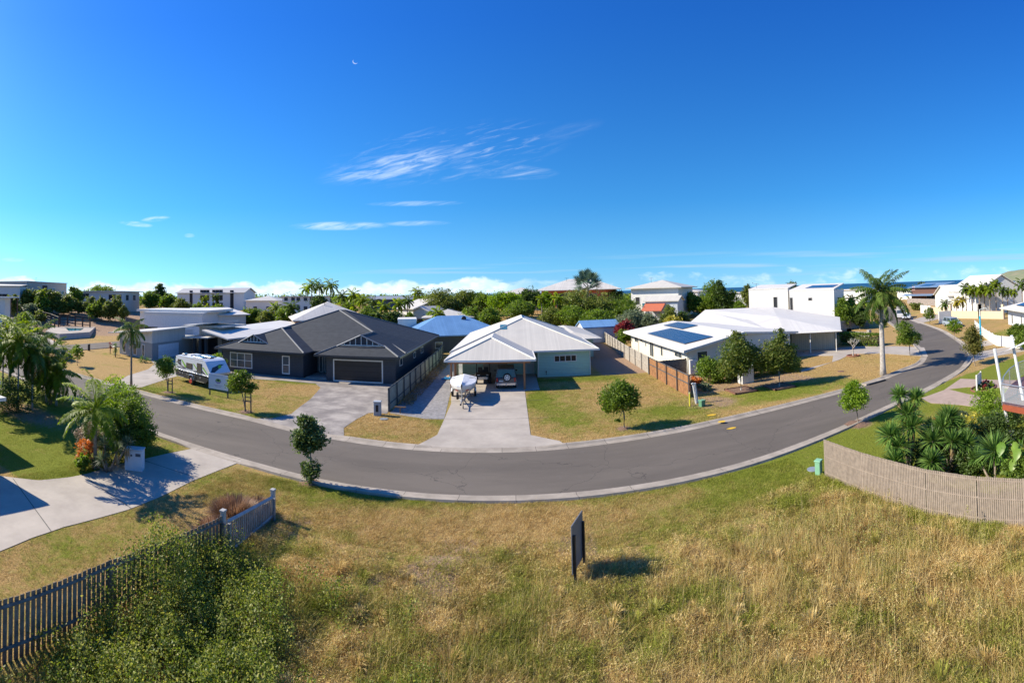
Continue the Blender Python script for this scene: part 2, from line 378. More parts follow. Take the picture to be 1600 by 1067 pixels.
DRV_R = g2((1450, 557), (1444, 543), (1400, 541), (1345, 541), (1240, 547)) + g2((1236, 557), (1262, 556), (1302, 556), (1300, 566), (1252, 578), (1252, 582), (1312, 562), (1330, 553), (1380, 552.5))
DRV_P = g2((1438, 623), (1480, 608), (1512, 616), (1562, 622), (1640, 627), (1640, 646), (1562, 640), (1500, 633), (1455, 630))
DRV_Q = g2((1476, 609), (1501, 592), (1560, 594), (1640, 594), (1640, 610), (1562, 606), (1512, 605))
DRV_S = g2((1516, 567), (1524, 551), (1600, 537), (1660, 531), (1660, 545), (1600, 549), (1545, 558))
DRV_T = g2((1518, 545), (1513, 538), (1560, 528), (1640, 522), (1640, 530), (1565, 536))
DRV_U = g2((1421, 500), (1436, 505.5), (1470, 498), (1478, 493), (1462, 491))
DRV_Z = [(-68.4, 40.0), (-68.4, 46.5), (-80, 51.5), (-95, 57), (-112, 63), (-112, 57), (-95, 52), (-78, 45)]
CROSS = [(-68.5, 33.0), (-61, 33.0), (-60.6, 60), (-60, 150), (-68, 150), (-68.5, 60)]
HARD = [ROADP, DRV_L, DRV_D, DRV_M, GRAV, DRV_G, DRV_R, DRV_P, DRV_Q, DRV_S, DRV_T, DRV_U, DRV_Z, CROSS]
def blob(x, y, cx, cy, rx, ry): return np.exp(-(((x - cx) / rx) ** 2 + ((y - cy) / ry) ** 2))
def green(x, y):
    x = np.asarray(x, float); y = np.asarray(y, float)
    n = fbm(x * .22, y * .22, 1); g = .18 + (n - .5) * .9
    far = (y > 24)
    # near side verge
    g = g + .55 * blob(x, y, -8, 19.2, 5, 1.1) + .35 * blob(x, y, 2, 19.5, 9, .5) + .85 * blob(x, y, 13, 18.6, 5.5, 2.6) + .4 * blob(x, y, 9, 16.8, 3.5, 1.8)
    g = g + np.where((x > 12.6) & (~far) & (y > 8), .75, 0)
    g = g + np.where((x < -17.2) & (~far) & (y > 11), .62, 0) + .35 * blob(x, y, -14, 12, 4, 3) + .3 * blob(x, y, -13, 17, 3, 1.4)
    g = g + np.where((y < 16.4) & (x > -9.8) & (x < 13), .10 + .35 * (fbm(x * .8, y * .8, 5) - .45), 0)
    # yards over the road
    g = g + .75 * blob(x, y, 10.6, 31.6, 3.0, 1.8) + .8 * blob(x, y, 1.9, 40, 1.1, 6) + .8 * blob(x, y, 6, 46.4, 5, 1.4) + .35 * blob(x, y, 3.5, 33, 1.2, 5) + .3 * blob(x, y, 9, 28.7, 6, 1)
    g = g + .95 * blob(x, y, 20.5, 33.5, 4.6, 2.1) + .5 * blob(x, y, 19, 30.6, 5, 1.2) + .25 * blob(x, y, 26, 31.5, 4, 1.5)
    g = g + .55 * blob(x, y, -29, 31.7, 5, 1.0) + .45 * blob(x, y, -25, 34.5, 4, 1.6) + .6 * blob(x, y, -20.5, 42.8, 5, .9) + .4 * blob(x, y, -19.5, 29.5, 3, .7) + .25 * blob(x, y, -18, 36, 2, 3)
    g = g + .3 * blob(x, y, -7, 28, 4, 1) + .25 * blob(x, y, -8, 32.3, 3, .6)
    g = g + .8 * blob(x, y, 31.8, 20, 2.4, 1.6) + .4 * blob(x, y, 36, 22.6, 1.3, 1.6) + .7 * blob(x, y, 74, 66, 7, 4) + .8 * blob(x, y, 86, 84, 12, 4) + .5 * blob(x, y, 62, 36, 6, 4) + .7 * blob(x, y, 88, 150, 25, 8)
    g = g + .8 * blob(x, y, 48, 92, 8, 3)
    g = g + .12 * (y > 26) * (y < 48) * (x > -36) * (x < 14)
    return np.clip(g, 0, 1)
def dirt(x, y):
    x = np.asarray(x, float); y = np.asarray(y, float)
    d = 1.0 * sst(8.8, 9.6, x) * sst(15.2, 14.2, x) * sst(46.5, 48.5, y) * sst(95, 85, y)
    d = np.maximum(d, blob(x, y, 14.6, 32.6, 1.9, 1.7) * 1.5)
    d = np.maximum(d, .85 * sst(-45, -60, x) * sst(98, 106, np.hypot(x, y)) * sst(175, 150, np.hypot(x, y)) * sst(.25, .42, fbm(x * .05, y * .05, 4)))
    for cx, cy, r in ((6.86, 28.81, .55), (-9.4, 19.97, .55), (19.51, 21.48, .9), (-29, 31.6, .6), (-19.5, 29.94, .6)):
        d = np.maximum(d, 1.4 * blob(x, y, cx, cy, r, r))
    d = np.maximum(d, 1.2 * blob(x, y, -31, 17.5, 5, 1.6))
    d = np.maximum(d, .8 * sst(.58, .68, fbm(x * .5, y * .5, 21)) * (y < 17) * (x > -9) * (x < 12.6))
    d = np.maximum(d, .9 * sst(14, 15.5, x) * sst(27, 26, x) * sst(35.3, 36, y + (x - 15) * .12) * sst(45, 44, y))
    return np.clip(d, 0, 1)
def ground_material():
    m, nt, b = nodemat('ground_grass'); N = nt.nodes; L = nt.links
    geo = N.new('ShaderNodeNewGeometry')
    def noise(sc, det=4, r=.6, st=None):
        n = N.new('ShaderNodeTexNoise'); n.inputs['Scale'].default_value = sc; n.inputs['Detail'].default_value = det; n.inputs['Roughness'].default_value = r
        L.new(geo.outputs['Position'], n.inputs['Vector']); return n.outputs['Fac']
    def mr(v, a, b_, c=0, d=1):
        n = N.new('ShaderNodeMapRange'); n.inputs['From Min'].default_value = a; n.inputs['From Max'].default_value = b_
        n.inputs['To Min'].default_value = c; n.inputs['To Max'].default_value = d; L.new(v, n.inputs['Value']); return n.outputs[0]
    def mix(a, b_, f):
        n = N.new('ShaderNodeMix'); n.data_type = 'RGBA'
        for s, v in ((n.inputs[0], f), (n.inputs[6], a), (n.inputs[7], b_)):
            if isinstance(v, tuple): s.default_value = (*v, 1)
            else: L.new(v, s)
        return n.outputs[2]
    def ma(op, a, b_):
        n = N.new('ShaderNodeMath'); n.operation = op
        for i, v in enumerate((a, b_)):
            if isinstance(v, (int, float)): n.inputs[i].default_value = v
            else: L.new(v, n.inputs[i])
        return n.outputs[0]
    n1, n2, n3, n4 = noise(.9, 5), noise(4, 5, .65), noise(18, 4, .7), noise(55, 2)
    ga = N.new('ShaderNodeAttribute'); ga.attribute_name = 'green'; da = N.new('ShaderNodeAttribute'); da.attribute_name = 'dirt'
    g = ma('ADD', ga.outputs['Fac'], ma('ADD', mr(n1, .3, .7, -.28, .28), mr(n2, .3, .7, -.22, .22)))
    g = mr(g, .30, .80)
    dry = mix((.48, .32, .13), (.29, .19, .075), mr(n3, .35, .65)); dry = mix(dry, (.56, .42, .20), mr(n2, .55, .75, 0, .7))
    gr = mix((.11, .145, .02), (.27, .29, .035), mr(n3, .35, .65))
    c = mix(dry, gr, g)
    so_ = mix((.30, .195, .12), (.40, .28, .19), mr(n3, .3, .7))
    dd = mr(ma('ADD', da.outputs['Fac'], mr(n2, .3, .7, -.3, .3)), .3, .7)
    c = mix(c, so_, dd)
    L.new(c, b.inputs['Base Color']); b.inputs['Roughness'].default_value = .95; b.inputs['Specular IOR Level'].default_value = .1
    bp = N.new('ShaderNodeBump'); bp.inputs['Strength'].default_value = .9; bp.inputs['Distance'].default_value = .09
    L.new(ma('ADD', ma('MULTIPLY', n3, .7), ma('ADD', ma('MULTIPLY', n4, .25), n2)), bp.inputs['Height']); L.new(bp.outputs[0], b.inputs['Normal'])
    return m
def graded(lo, hi, step, far0, far1, k=1.12):
    a = list(np.arange(lo, hi + 1e-6, step)); s = step; x = hi
    while x < far1: s *= k; x += s; a.append(x)
    s = step; x = lo; pre = []
    while x > far0: s *= k; x -= s; pre.append(x)
    return np.array(pre[::-1] + a)
def build_ground():
    xs = graded(-50, 44, .42, -1500, 1500); ys = graded(4, 50, .42, -300, 1600)
    X, Y = np.meshgrid(xs, ys); Z = Hn(X, Y); V = np.stack([X.ravel(), Y.ravel(), Z.ravel()], 1)
    nx, ny = len(xs), len(ys); i = np.arange(nx - 1); j = np.arange(ny - 1); I, J = np.meshgrid(i, j); a = (J * nx + I).ravel()
    Fc = np.stack([a, a + 1, a + nx + 1, a + nx], 1)
    o = npmesh('ground', V, Fc, ground_material(), attrs={'green': ('POINT', green(V[:, 0], V[:, 1])), 'dirt': ('POINT', dirt(V[:, 0], V[:, 1]))}, smooth=True)
    tag(o, kind='structure')
build_ground()
from mathutils.geometry import tessellate_polygon
def sheet(name, poly, z, mat, edge=0.0, seg=None):
    if seg:
        q = []
        for i in range(len(poly)):
            a = Vector(poly[i - 1]); b_ = Vector(poly[i]); n = max(1, int((b_ - a).length / seg))
            q += [tuple(a.lerp(b_, (k + 1) / n)) for k in range(n)]
        poly = q
    tri = tessellate_polygon([[Vector((x, y, 0)) for x, y in poly]])
    mb = MB(); n = len(poly); vs = [(x, y, H(x, y) + z) for x, y in poly]
    if edge: mb.add(vs + [(x, y, v[2] - edge) for (x, y), v in zip(poly, vs)], [tuple(t) for t in tri] + [(i, (i + 1) % n, n + (i + 1) % n, n + i) for i in range(n)])
    else: mb.add(vs, [tuple(t) for t in tri])
    o = mb.build(name, mat); return tag(o, kind='structure')
def asphalt():
    m, nt, b = nodemat('asphalt'); N = nt.nodes; L = nt.links; geo = N.new('ShaderNodeNewGeometry')
    def noise(sc, det=4, r=.6, stretch=None):
        n = N.new('ShaderNodeTexNoise'); n.inputs['Scale'].default_value = sc; n.inputs['Detail'].default_value = det; n.inputs['Roughness'].default_value = r
        if stretch:
            mp = N.new('ShaderNodeMapping'); mp.inputs['Scale'].default_value = stretch; L.new(geo.outputs['Position'], mp.inputs[0]); L.new(mp.outputs[0], n.inputs['Vector'])
        else: L.new(geo.outputs['Position'], n.inputs['Vector'])
        return n.outputs['Fac']
    def mr(v, a, b_, c=0, d=1):
        n = N.new('ShaderNodeMapRange'); n.inputs['From Min'].default_value = a; n.inputs['From Max'].default_value = b_; n.inputs['To Min'].default_value = c; n.inputs['To Max'].default_value = d
        L.new(v, n.inputs['Value']); return n.outputs[0]
    def mix(a, b_, f):
        n = N.new('ShaderNodeMix'); n.data_type = 'RGBA'
        for s, v in ((n.inputs[0], f), (n.inputs[6], a), (n.inputs[7], b_)):
            if isinstance(v, tuple): s.default_value = (*v, 1)
            else: L.new(v, s)
        return n.outputs[2]
    c = mix((.152, .130, .106), (.112, .096, .079), mr(noise(.25, 6, .65, (.35, 1.6, 1)), .35, .65))
    c = mix(c, (.165, .15, .14), mr(noise(1.6, 6, .7), .58, .8, 0, .5))
    c = mix(c, (.21, .195, .18), mr(noise(70, 2), .62, .8, 0, .6))
    c = mix(c, (.075, .066, .06), mr(noise(.5, 8, .75, (.12, 1.1, 1)), .60, .74, 0, .45))
    vo = N.new('ShaderNodeTexVoronoi'); vo.feature = 'DISTANCE_TO_EDGE'; vo.inputs['Scale'].default_value = .16; vo.inputs['Randomness'].default_value = 1
    wv = N.new('ShaderNodeVectorMath'); wv.operation = 'ADD'; nn = N.new('ShaderNodeTexNoise'); nn.inputs['Scale'].default_value = 1.2; nn.inputs['Detail'].default_value = 6; L.new(geo.outputs['Position'], nn.inputs['Vector'])
    L.new(geo.outputs['Position'], wv.inputs[0]); L.new(nn.outputs['Color'], wv.inputs[1]); L.new(wv.outputs[0], vo.inputs['Vector'])
    c = mix(c, (.05, .045, .04), mr(vo.outputs['Distance'], .0028, .0010, 0, .6))
    L.new(c, b.inputs['Base Color']); b.inputs['Roughness'].default_value = .85; b.inputs['Specular IOR Level'].default_value = .25
    bp = N.new('ShaderNodeBump'); bp.inputs['Strength'].default_value = .5; bp.inputs['Distance'].default_value = .01
    L.new(noise(60, 2), bp.inputs['Height']); L.new(bp.outputs[0], b.inputs['Normal'])
    return m
AS = asphalt()
MC = M('concrete', (.46, .41, .345), (.385, .34, .29), scale=.6, rough=.85, bump=.006, bscale=40, grime=.5, spec=.2)
MC2 = M('kerb_concrete', (.42, .365, .30), (.31, .27, .22), scale=1.2, rough=.9, grime=.6, spec=.2, stripe=('u', 2.7, .0, .8, 'joint'))
MCD = M('stained_concrete', (.235, .21, .19), (.40, .36, .315), scale=.55, rough=.85, bump=.006, bscale=30, grime=.6, spec=.2, detail=9, mixpos=(.4, .62))
MGR = M('grey_gravel', (.36, .345, .33), (.22, .21, .205), scale=3.5, rough=.95, bump=.04, bscale=22, grime=.9, detail=10, spec=.15)  # grime here stands for darker tracks and blotchy shadow put into the colour
MPV = M('pink_pavers', (.44, .335, .27), (.38, .29, .235), scale=2, rough=.85, bump=.01, bscale=20, grime=.3, spec=.2)
sheet('road', ROADP, .006, AS)
sheet('cross_street', CROSS, .012, AS, seg=8)
sheet('driveway_concrete', DRV_L, .022, MC, edge=.03)
sheet('driveway_stained', DRV_D, .022, MCD, edge=.03)
sheet('driveway_carport', DRV_M, .024, MC, edge=.03)
sheet('gravel_strip', GRAV, .012, MGR)
sheet('driveway_corner', DRV_G, .022, MC, edge=.03)
sheet('driveway_far', DRV_R, .022, MC, edge=.03)
sheet('driveway_pavers', DRV_P, .022, MPV, edge=.03)
sheet('driveway_loop', DRV_Q, .024, MPV, edge=.03)
sheet('path_concrete', DRV_S, .022, MC, edge=.03)
sheet('path_pale', DRV_T, .022, MC, edge=.03)
sheet('driveway_small', DRV_U, .02, MC, edge=.03)
sheet('driveway_pool', DRV_Z, .02, MC, edge=.03, seg=6)
def joints(name, segs, z):
    mb = MB()
    for a, b_ in segs:
        a = Vector(a); b_ = Vector(b_); d = (b_ - a); n = Vector((-d.y, d.x)).normalized() * .022
        mb.add([(a.x - n.x, a.y - n.y, z), (b_.x - n.x, b_.y - n.y, z), (b_.x + n.x, b_.y + n.y, z), (a.x + n.x, a.y + n.y, z)], [(0, 1, 2, 3)])
    tag(mb.build(name, M('joint', (.10, .095, .09)), None), kind='structure')
joints('driveway_joint', [(G(20, 748), G(80, 831)), (G(128, 742), G(205, 795)), (G(222, 719), G(312, 748)), ((-5.0, 32.6), (2.4, 32.6)), ((-5.6, 38), (2.3, 38)), (G(470, 634), G(570, 650))], .0275)
def kerb(name, pts, side, gaps=()):
    """roll-over kerb: a channel 0.42 wide and a lip; side=+1 when the lip lies left of the walking direction"""
    mb = MB(); prof = [(-.58, .010), (-.14, .016), (0.0, .10), (.16, .11), (.20, -.02)]; rows = []; n = len(prof)
    P_ = [Vector(p) for p in pts]
    for i, p in enumerate(P_):
        d = (P_[min(i + 1, len(P_) - 1)] - P_[max(i - 1, 0)]).normalized(); nn = Vector((-d.y, d.x)) * side
        low = .28 if any(g[0] < p.x < g[1] for g in gaps) else 1.0
        rows.append([(p.x + nn.x * o, p.y + nn.y * o, H(p.x, p.y) + (z if z < .05 else z * low)) for o, z in prof])
    vs = [v for r in rows for v in r]; fs = [(i * n + k, i * n + k + 1, (i + 1) * n + k + 1, (i + 1) * n + k) for i in range(len(rows) - 1) for k in range(n - 1)]
    mb.add(vs, fs); tag(mb.build(name, MC2, recalc=False), kind='structure')
def dens(pl, s=.8):
    q = [pl[0]]
    for a, b_ in zip(pl, pl[1:]):
        n = max(1, int(math.dist(a, b_) / s)); q += [(a[0] + (b_[0] - a[0]) * (k + 1) / n, a[1] + (b_[1] - a[1]) * (k + 1) / n) for k in range(n)]
    return q
kerb('kerb_near', dens(NEARS), -1, gaps=[(-17.6, -13.6), (27.3, 31), (32.2, 36)])
kerb('kerb_far', dens([p for p in FARS if p[0] > -60.5]), 1, gaps=[(-35.5, -32.2), (-17.9, -10.6), (-5.6, 2.6), (39.0, 44)])
kerb('kerb_side', dens([(-60.9, 33.4), (-60.6, 60), (-60.2, 140)]), -1)
# yellow survey paint marks and a drain
def ellipse(name, px, py, w, h, mat, z, label, cat):
    x, y = G(px, py); mb = MB(); n = 12; rnd = random.Random(px)
    mb.add([(x + w * math.cos(2 * PI * i / n) * rnd.uniform(.8, 1.1), y + h * math.sin(2 * PI * i / n) * rnd.uniform(.8, 1.1), z) for i in range(n)], [tuple(range(n))])
    return mb.build(name, mat)
YP = M('yellow_paint', (.75, .46, .02), (.62, .40, .04), scale=6)
for k, (px, py, w, h, z) in enumerate([(1128, 661.5, .32, .2, .125), (1143, 669.5, .34, .16, .022), (1112, 649, .4, .2, .03)]):
    tag(ellipse('paint_mark', px, py, w, h, YP, z, '', ''), kind='structure')
# sea and headland
def sea():
    m, nt, b = nodemat('sea_water'); N = nt.nodes; L = nt.links
    b.inputs['Base Color'].default_value = (.008, .06, .12, 1); b.inputs['Roughness'].default_value = .45; b.inputs['Specular IOR Level'].default_value = .35
    n = N.new('ShaderNodeTexNoise'); n.inputs['Scale'].default_value = .05; n.inputs['Detail'].default_value = 6
    g = N.new('ShaderNodeNewGeometry'); L.new(g.outputs['Position'], n.inputs['Vector'])
    bp = N.new('ShaderNodeBump'); bp.inputs['Distance'].default_value = .8; L.new(n.outputs['Fac'], bp.inputs['Height']); L.new(bp.outputs[0], b.inputs['Normal'])
    mb = MB(); R = 45000
    mb.add([(0, 0, -5)] + [(R * math.sin(a), R * math.cos(a), -5) for a in np.linspace(0, 2 * PI, 64, endpoint=False)], [(0, i + 1, (i + 1) % 64 + 1) for i in range(64)])
    tag(mb.build('sea', m), kind='structure')
sea()
def headland():
    n, k = 60, 12; V = []; D = 2600
    for i in range(n):
        t = i / (n - 1); px = 1536 + t * 330
        top = 8.8 + D * np.interp(px, [1536, 1545, 1560, 1580, 1600, 1640, 1700, 1800, 1866], [-.2, 2, 6, 11, 13, 17, 22, 15, -1]) / F + (vn(i * .7, 0, 2) - .5) * 6
        for j in range(k):
            s = j / (k - 1); d = D - 350 + s * 700; h = -5 + (top + 5) * math.sin(PI * min(1, s * 1.0)) ** .8 * (1 + .12 * (vn(i * .5, j * .9, 6) - .5))
            x, y = at(px, d); V.append((x, y, max(h, -5.5)))
    F_ = [(i * k + j, (i + 1) * k + j, (i + 1) * k + j + 1, i * k + j + 1) for i in range(n - 1) for j in range(k - 1)]
    mb = MB(); mb.add(V, F_); tag(mb.build('headland', M('headland_scrub', (.15, .20, .10), (.26, .24, .15), scale=.012, rough=.95, detail=8), smooth=True), kind='structure')
headland()
# ------------------------------------------------------------------ vegetation
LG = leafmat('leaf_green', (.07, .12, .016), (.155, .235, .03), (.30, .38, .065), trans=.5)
LB = leafmat('leaf_bright', (.09, .16, .014), (.20, .31, .026), (.34, .45, .055), trans=.5)
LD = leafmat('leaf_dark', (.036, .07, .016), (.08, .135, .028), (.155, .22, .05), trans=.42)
LO = leafmat('leaf_olive', (.08, .105, .022), (.175, .215, .04), (.30, .33, .08), trans=.42)
LY = leafmat('leaf_grey_green', (.09, .12, .06), (.17, .21, .11), (.28, .32, .18))
LPM = leafmat('palm_leaf', (.08, .14, .014), (.21, .29, .026), (.38, .44, .06), trans=.55)
LPD = leafmat('palm_leaf_dark', (.045, .085, .016), (.10, .165, .026), (.20, .26, .06), trans=.42)
LYU = leafmat('yucca_leaf', (.05, .115, .022), (.11, .21, .04), (.24, .36, .09), trans=.3, rough=.35)
LDRY = leafmat('dry_frond', (.16, .10, .04), (.34, .23, .10), (.50, .38, .20), trans=.25)
LRED = leafmat('leaf_red', (.12, .02, .02), (.25, .035, .04), (.42, .09, .08))
LORG = leafmat('leaf_orange', (.42, .10, .02), (.62, .2, .05), (.75, .38, .12))
LYEL = leafmat('leaf_yellow', (.22, .2, .02), (.42, .38, .05), (.60, .52, .10))
LPAM = leafmat('pampas', (.16, .085, .05), (.30, .17, .10), (.48, .33, .22), trans=.3)
BARK = M('bark_grey', (.30, .25, .20), (.17, .135, .105), scale=5, rough=.95, bump=.02)
BARKP = M('bark_pale', (.46, .43, .39), (.30, .27, .24), scale=4, rough=.9, bump=.01)
BARKD = M('bark_dark', (.12, .09, .065), (.07, .055, .04), scale=6, rough=.95, bump=.02)
MULCH = M('mulch', (.26, .16, .11), (.15, .09, .06), scale=9, rough=1, bump=.05, bscale=16)
def leafcloud(rng, C, size, asp=.5, up=.35, droop=0.0):
    n = len(C); nr = rng.normal(size=(n, 3)); nr[:, 2] = np.abs(nr[:, 2]) + up; nr /= np.linalg.norm(nr, axis=1)[:, None]
    t = rng.normal(size=(n, 3)); t[:, 2] -= droop; t -= (t * nr).sum(1)[:, None] * nr; t /= np.linalg.norm(t, axis=1)[:, None] + 1e-9
    b = np.cross(nr, t); s = size * rng.uniform(.6, 1.35, n)[:, None]
    k = nr * s * .12
    V = np.stack([C - t * s * .5, C + b * s * asp * .5 - k, C + t * s * .5, C - b * s * asp * .5 - k], 1).reshape(-1, 3)
    return V, np.arange(4 * n).reshape(n, 4)
def crown_points(rng, lobes, n, clump=.22, per=26, shell=.62):
    """clumps of leaves spread through a few uneven lobes"""
    w = np.array([l[3] * l[4] + l[4] * l[5] + l[3] * l[5] for l in lobes]); w = w / w.sum(); out = []; tone = []
    for l, wi in zip(lobes, w):
        m = max(3, int(n * wi / per)); d = rng.normal(size=(m, 3)); d /= np.linalg.norm(d, axis=1)[:, None]
        r = shell + (1 - shell) * rng.random(m) ** .6; r = r * (1 + .22 * (vn(d[:, 0] * 2.3 + 9, d[:, 1] * 2.3 + d[:, 2] * 2, int(l[0] * 10) % 17) - .5) * 2)
        inner = rng.random(m) < .18; r = np.where(inner, rng.random(m) * shell, r)
        cc = np.array(l[:3]) + d * r[:, None] * np.array(l[3:6])
        cs = clump * (l[3] + l[4] + l[5]) / 3
        tn = rng.random(m)
        out.append((cc[:, None, :] + rng.normal(size=(m, per, 3)) * cs * np.array([1, 1, .7])).reshape(-1, 3)); tone.append(np.repeat(tn, per))
    return np.concatenate(out), np.concatenate(tone)
def crown_mesh(name, rng, lobes, n, leaf, mat, parent, asp=.5, clump=.2, per=24, shell=.62, up=.35, droop=0, zmin=None):
    C, tone = crown_points(rng, lobes, n, clump, per, shell)
    if zmin is not None: C = C[C[:, 2] > zmin]; tone = tone[:len(C)]
    V, Fc = leafcloud(rng, C, leaf, asp, up, droop)
    v = np.clip(.55 * rng.random(len(Fc)) + .45 * tone, 0, 1)
    return npmesh(name, V, Fc, mat, parent, attrs={'v': ('FACE', v)})
def auto_lobes(rng, r, h, z0, n=5, flat=1.0):
    L_ = [(0, 0, z0 + h * .5, r * .72, r * .72, h * .42)]
    for i in range(n):
        a = 2 * PI * (i + rng.random() * .6) / n; q = r * rng.uniform(.38, .62); s = r * rng.uniform(.34, .52)
        L_.append((q * math.cos(a), q * math.sin(a), z0 + h * rng.uniform(.3, .74), s, s, s * rng.uniform(.7, .95) * flat))
    L_.append((r * rng.uniform(-.2, .2), r * rng.uniform(-.2, .2), z0 + h * .82, r * .42, r * .42, h * .2))
    return L_
def branches(mb, rng, base, lobes, tr, fork, lean=(0, 0)):
    bx = Vector((base[0], base[1], 0)); fk = Vector((lean[0], lean[1], fork))
    mid = bx.lerp(fk, .5) + Vector((rng.uniform(-.05, .05), rng.uniform(-.05, .05), 0))
    mb.path([bx, bx + (mid - bx) * .12, mid, fk], [tr * 1.5, tr * 1.1, tr * .9, tr * .75], 7)
    for l in lobes:
        e = Vector(l[:3]); m = fk.lerp(e, .5) + Vector((0, 0, (e - fk).length * -.06)); mb.path([fk, m, e], [tr * .55, tr * .38, tr * .15], 5)
def tree(label, loc, r, h, z0, seed, cat='tree', name='tree', leaf=.16, n=2600, mat=None, bark=None, tr=.05, group=None, nl=5, lobes=None, lean=(0, 0), asp=.5, clump=.2, shell=.62, per=24, up=.35, droop=0, flat=1.0, dn=1.7, gl=1.12):
    """crown of radius r and height h starting z0 above the ground at loc"""
    rng = np.random.default_rng(seed); x, y = loc[:2]; z = loc[2] if len(loc) > 2 else H(x, y)
    t = thing(name, label, cat, (x, y, z), 0, group)
    lb = lobes or auto_lobes(rng, r, h, z0, nl, flat)
    lb = [(l[0] + lean[0], l[1] + lean[1], *l[2:]) for l in lb]
    mb = MB(); branches(mb, rng, (0, 0), lb, tr, max(.15, z0 + h * .12), lean); mb.build('trunk', bark or BARK, t, smooth=True)
    crown_mesh('crown', rng, [(*l[:3], l[3] * gl, l[4] * gl, l[5] * gl) for l in lb], int(n * dn), leaf, mat or LG, t, asp, clump, per, shell, up, droop)
    return t
def bush(label, loc, r, h, seed, mat=None, leaf=.14, n=1500, cat='bush', name='bush', group=None, **k):
    return tree(label, loc, r, h, .02, seed, cat, name, leaf, n, mat or LG, tr=.025, group=group, **k)
def frond_arrays(rng, base, az, el0, L_, droop, ll, nl=34, w=.05, hang=.5, twist=0.0):
    """arching pinnate frond: two rows of leaflets; returns verts, faces(quad), rachis points"""
    s = np.linspace(0, 1, 12); pts = [np.array(base, float)]; e = el0
    for i in range(11):
        e = el0 - droop * (i / 11) ** 1.3; d = np.array([math.cos(az) * math.cos(e), math.sin(az) * math.cos(e), math.sin(e)]); pts.append(pts[-1] + d * L_ / 11)
    pts = np.array(pts); tt = np.repeat(np.linspace(.14, .995, nl), 2); side = np.tile([1, -1], nl)
    idx = tt * 11; i0 = np.minimum(idx.astype(int), 10); fr = (idx - i0)[:, None]; p = pts[i0] * (1 - fr) + pts[i0 + 1] * fr; d = pts[i0 + 1] - pts[i0]; d /= np.linalg.norm(d, axis=1)[:, None]
    sd = np.stack([-np.sin(az) * np.ones(len(tt)), np.cos(az) * np.ones(len(tt)), np.zeros(len(tt))], 1) * side[:, None]
    ln = ll * (np.sin(PI * (tt * .86 + .1)) ** .6) * rng.uniform(.85, 1.1, len(tt))
    dirn = sd * .95 + d * .55 + rng.normal(size=(len(tt), 3)) * .07; dirn[:, 2] += rng.uniform(-.25, .4, len(tt)) - hang * .5; dirn /= np.linalg.norm(dirn, axis=1)[:, None]
    m = p + dirn * (ln * .55)[:, None]; tip = m + (dirn * .7 + np.array([0, 0, -hang])) * (ln * .45)[:, None]
    ww = np.cross(dirn, np.array([0, 0, 1.0]) + d * .3); ww /= np.linalg.norm(ww, axis=1)[:, None] + 1e-9; ww *= w * .5
    V = np.stack([p, m - ww, tip, m + ww], 1).reshape(-1, 3); n = len(tt)
    return V, np.arange(4 * n).reshape(n, 4), pts
def palm_crown(rng, top, nf, L_, ll, mat, parent, nl=30, w=.06, elr=(-.5, 1.35), droop=1.3, hang=.6, name='crown', azr=(0, 2 * PI)):
    Vs = []; Fs = []; vv = []; off = 0; rb = MB()
    for i in range(nf):
        az = azr[0] + (azr[1] - azr[0]) * ((i * .618034) % 1) + rng.uniform(-.1, .1); q = i / max(1, nf - 1); el = elr[0] + (elr[1] - elr[0]) * q + rng.uniform(-.12, .12)
        V, Fc, pts = frond_arrays(rng, top, az, el, L_ * rng.uniform(.85, 1.08), droop * rng.uniform(.75, 1.2) * (1.15 - .3 * q), ll, nl, w, hang)
        Vs.append(V); Fs.append(Fc + off); off += len(V); vv.append(np.clip(rng.random(len(Fc)) * .5 + .25 * q + rng.random() * .3, 0, 1))
        rb.path([tuple(p) for p in pts[::3]], [.028 * L_ / 2, .02 * L_ / 2, .012 * L_ / 2, .006 * L_ / 2][:len(pts[::3])], 4)
    V = np.array(rb.v); Vs.append(V); q = np.array([f for f in rb.f if len(f) == 4]) + off; Fs.append(q); vv.append(np.full(len(q), .85))
    return npmesh(name, np.concatenate(Vs), np.concatenate(Fs), mat, parent, attrs={'v': ('FACE', np.concatenate(vv))})
def palm(label, loc, h, seed, L_=1.9, ll=.5, nf=16, tr=.12, mat=None, bark=None, shaft=.6, group=None, nl=28, w=.07, lean=(0, 0), elr=(-.5, 1.3), droop=1.35, hang=.6, shaftcol=None, bulge=1.0, dead=0, name='palm_tree'):
    rng = np.random.default_rng(seed); x, y = loc[:2]; z = loc[2] if len(loc) > 2 else H(x, y); t = thing(name, label, 'palm tree', (x, y, z), 0, group)
    mb = MB(); hh = h - shaft; k = 7
    pts = [(lean[0] * (i / k) ** 1.6, lean[1] * (i / k) ** 1.6, hh * i / k) for i in range(k + 1)]
    rs = [tr * (1.45 if i == 0 else (1.12 if i == 1 else 1) * (1 + (bulge - 1) * math.sin(PI * i / k))) * (1 - .25 * i / k) for i in range(k + 1)]
    mb.path(pts, rs, 10); mb.build('trunk', bark or BARKP, t, smooth=True)
    tp = (lean[0], lean[1], h)
    if shaft > .1:
        sb = MB(); sb.path([(lean[0], lean[1], hh - .05), (lean[0], lean[1], hh + shaft * .35), tp], [tr * .95, tr * .8, tr * .4], 9)
        sb.build('crownshaft', shaftcol or M('crownshaft', (.13, .2, .05), (.2, .25, .08), rough=.5), t, smooth=True)
    palm_crown(rng, tp, nf, L_, ll, mat or LPM, t, nl, w, elr, droop, hang)
    if dead: palm_crown(rng, (tp[0], tp[1], tp[2] - .25), dead, L_ * .8, ll * .8, LDRY, t, nl, w * .7, (-1.5, -.9), .35, .5, name='dead_fronds')
    return t
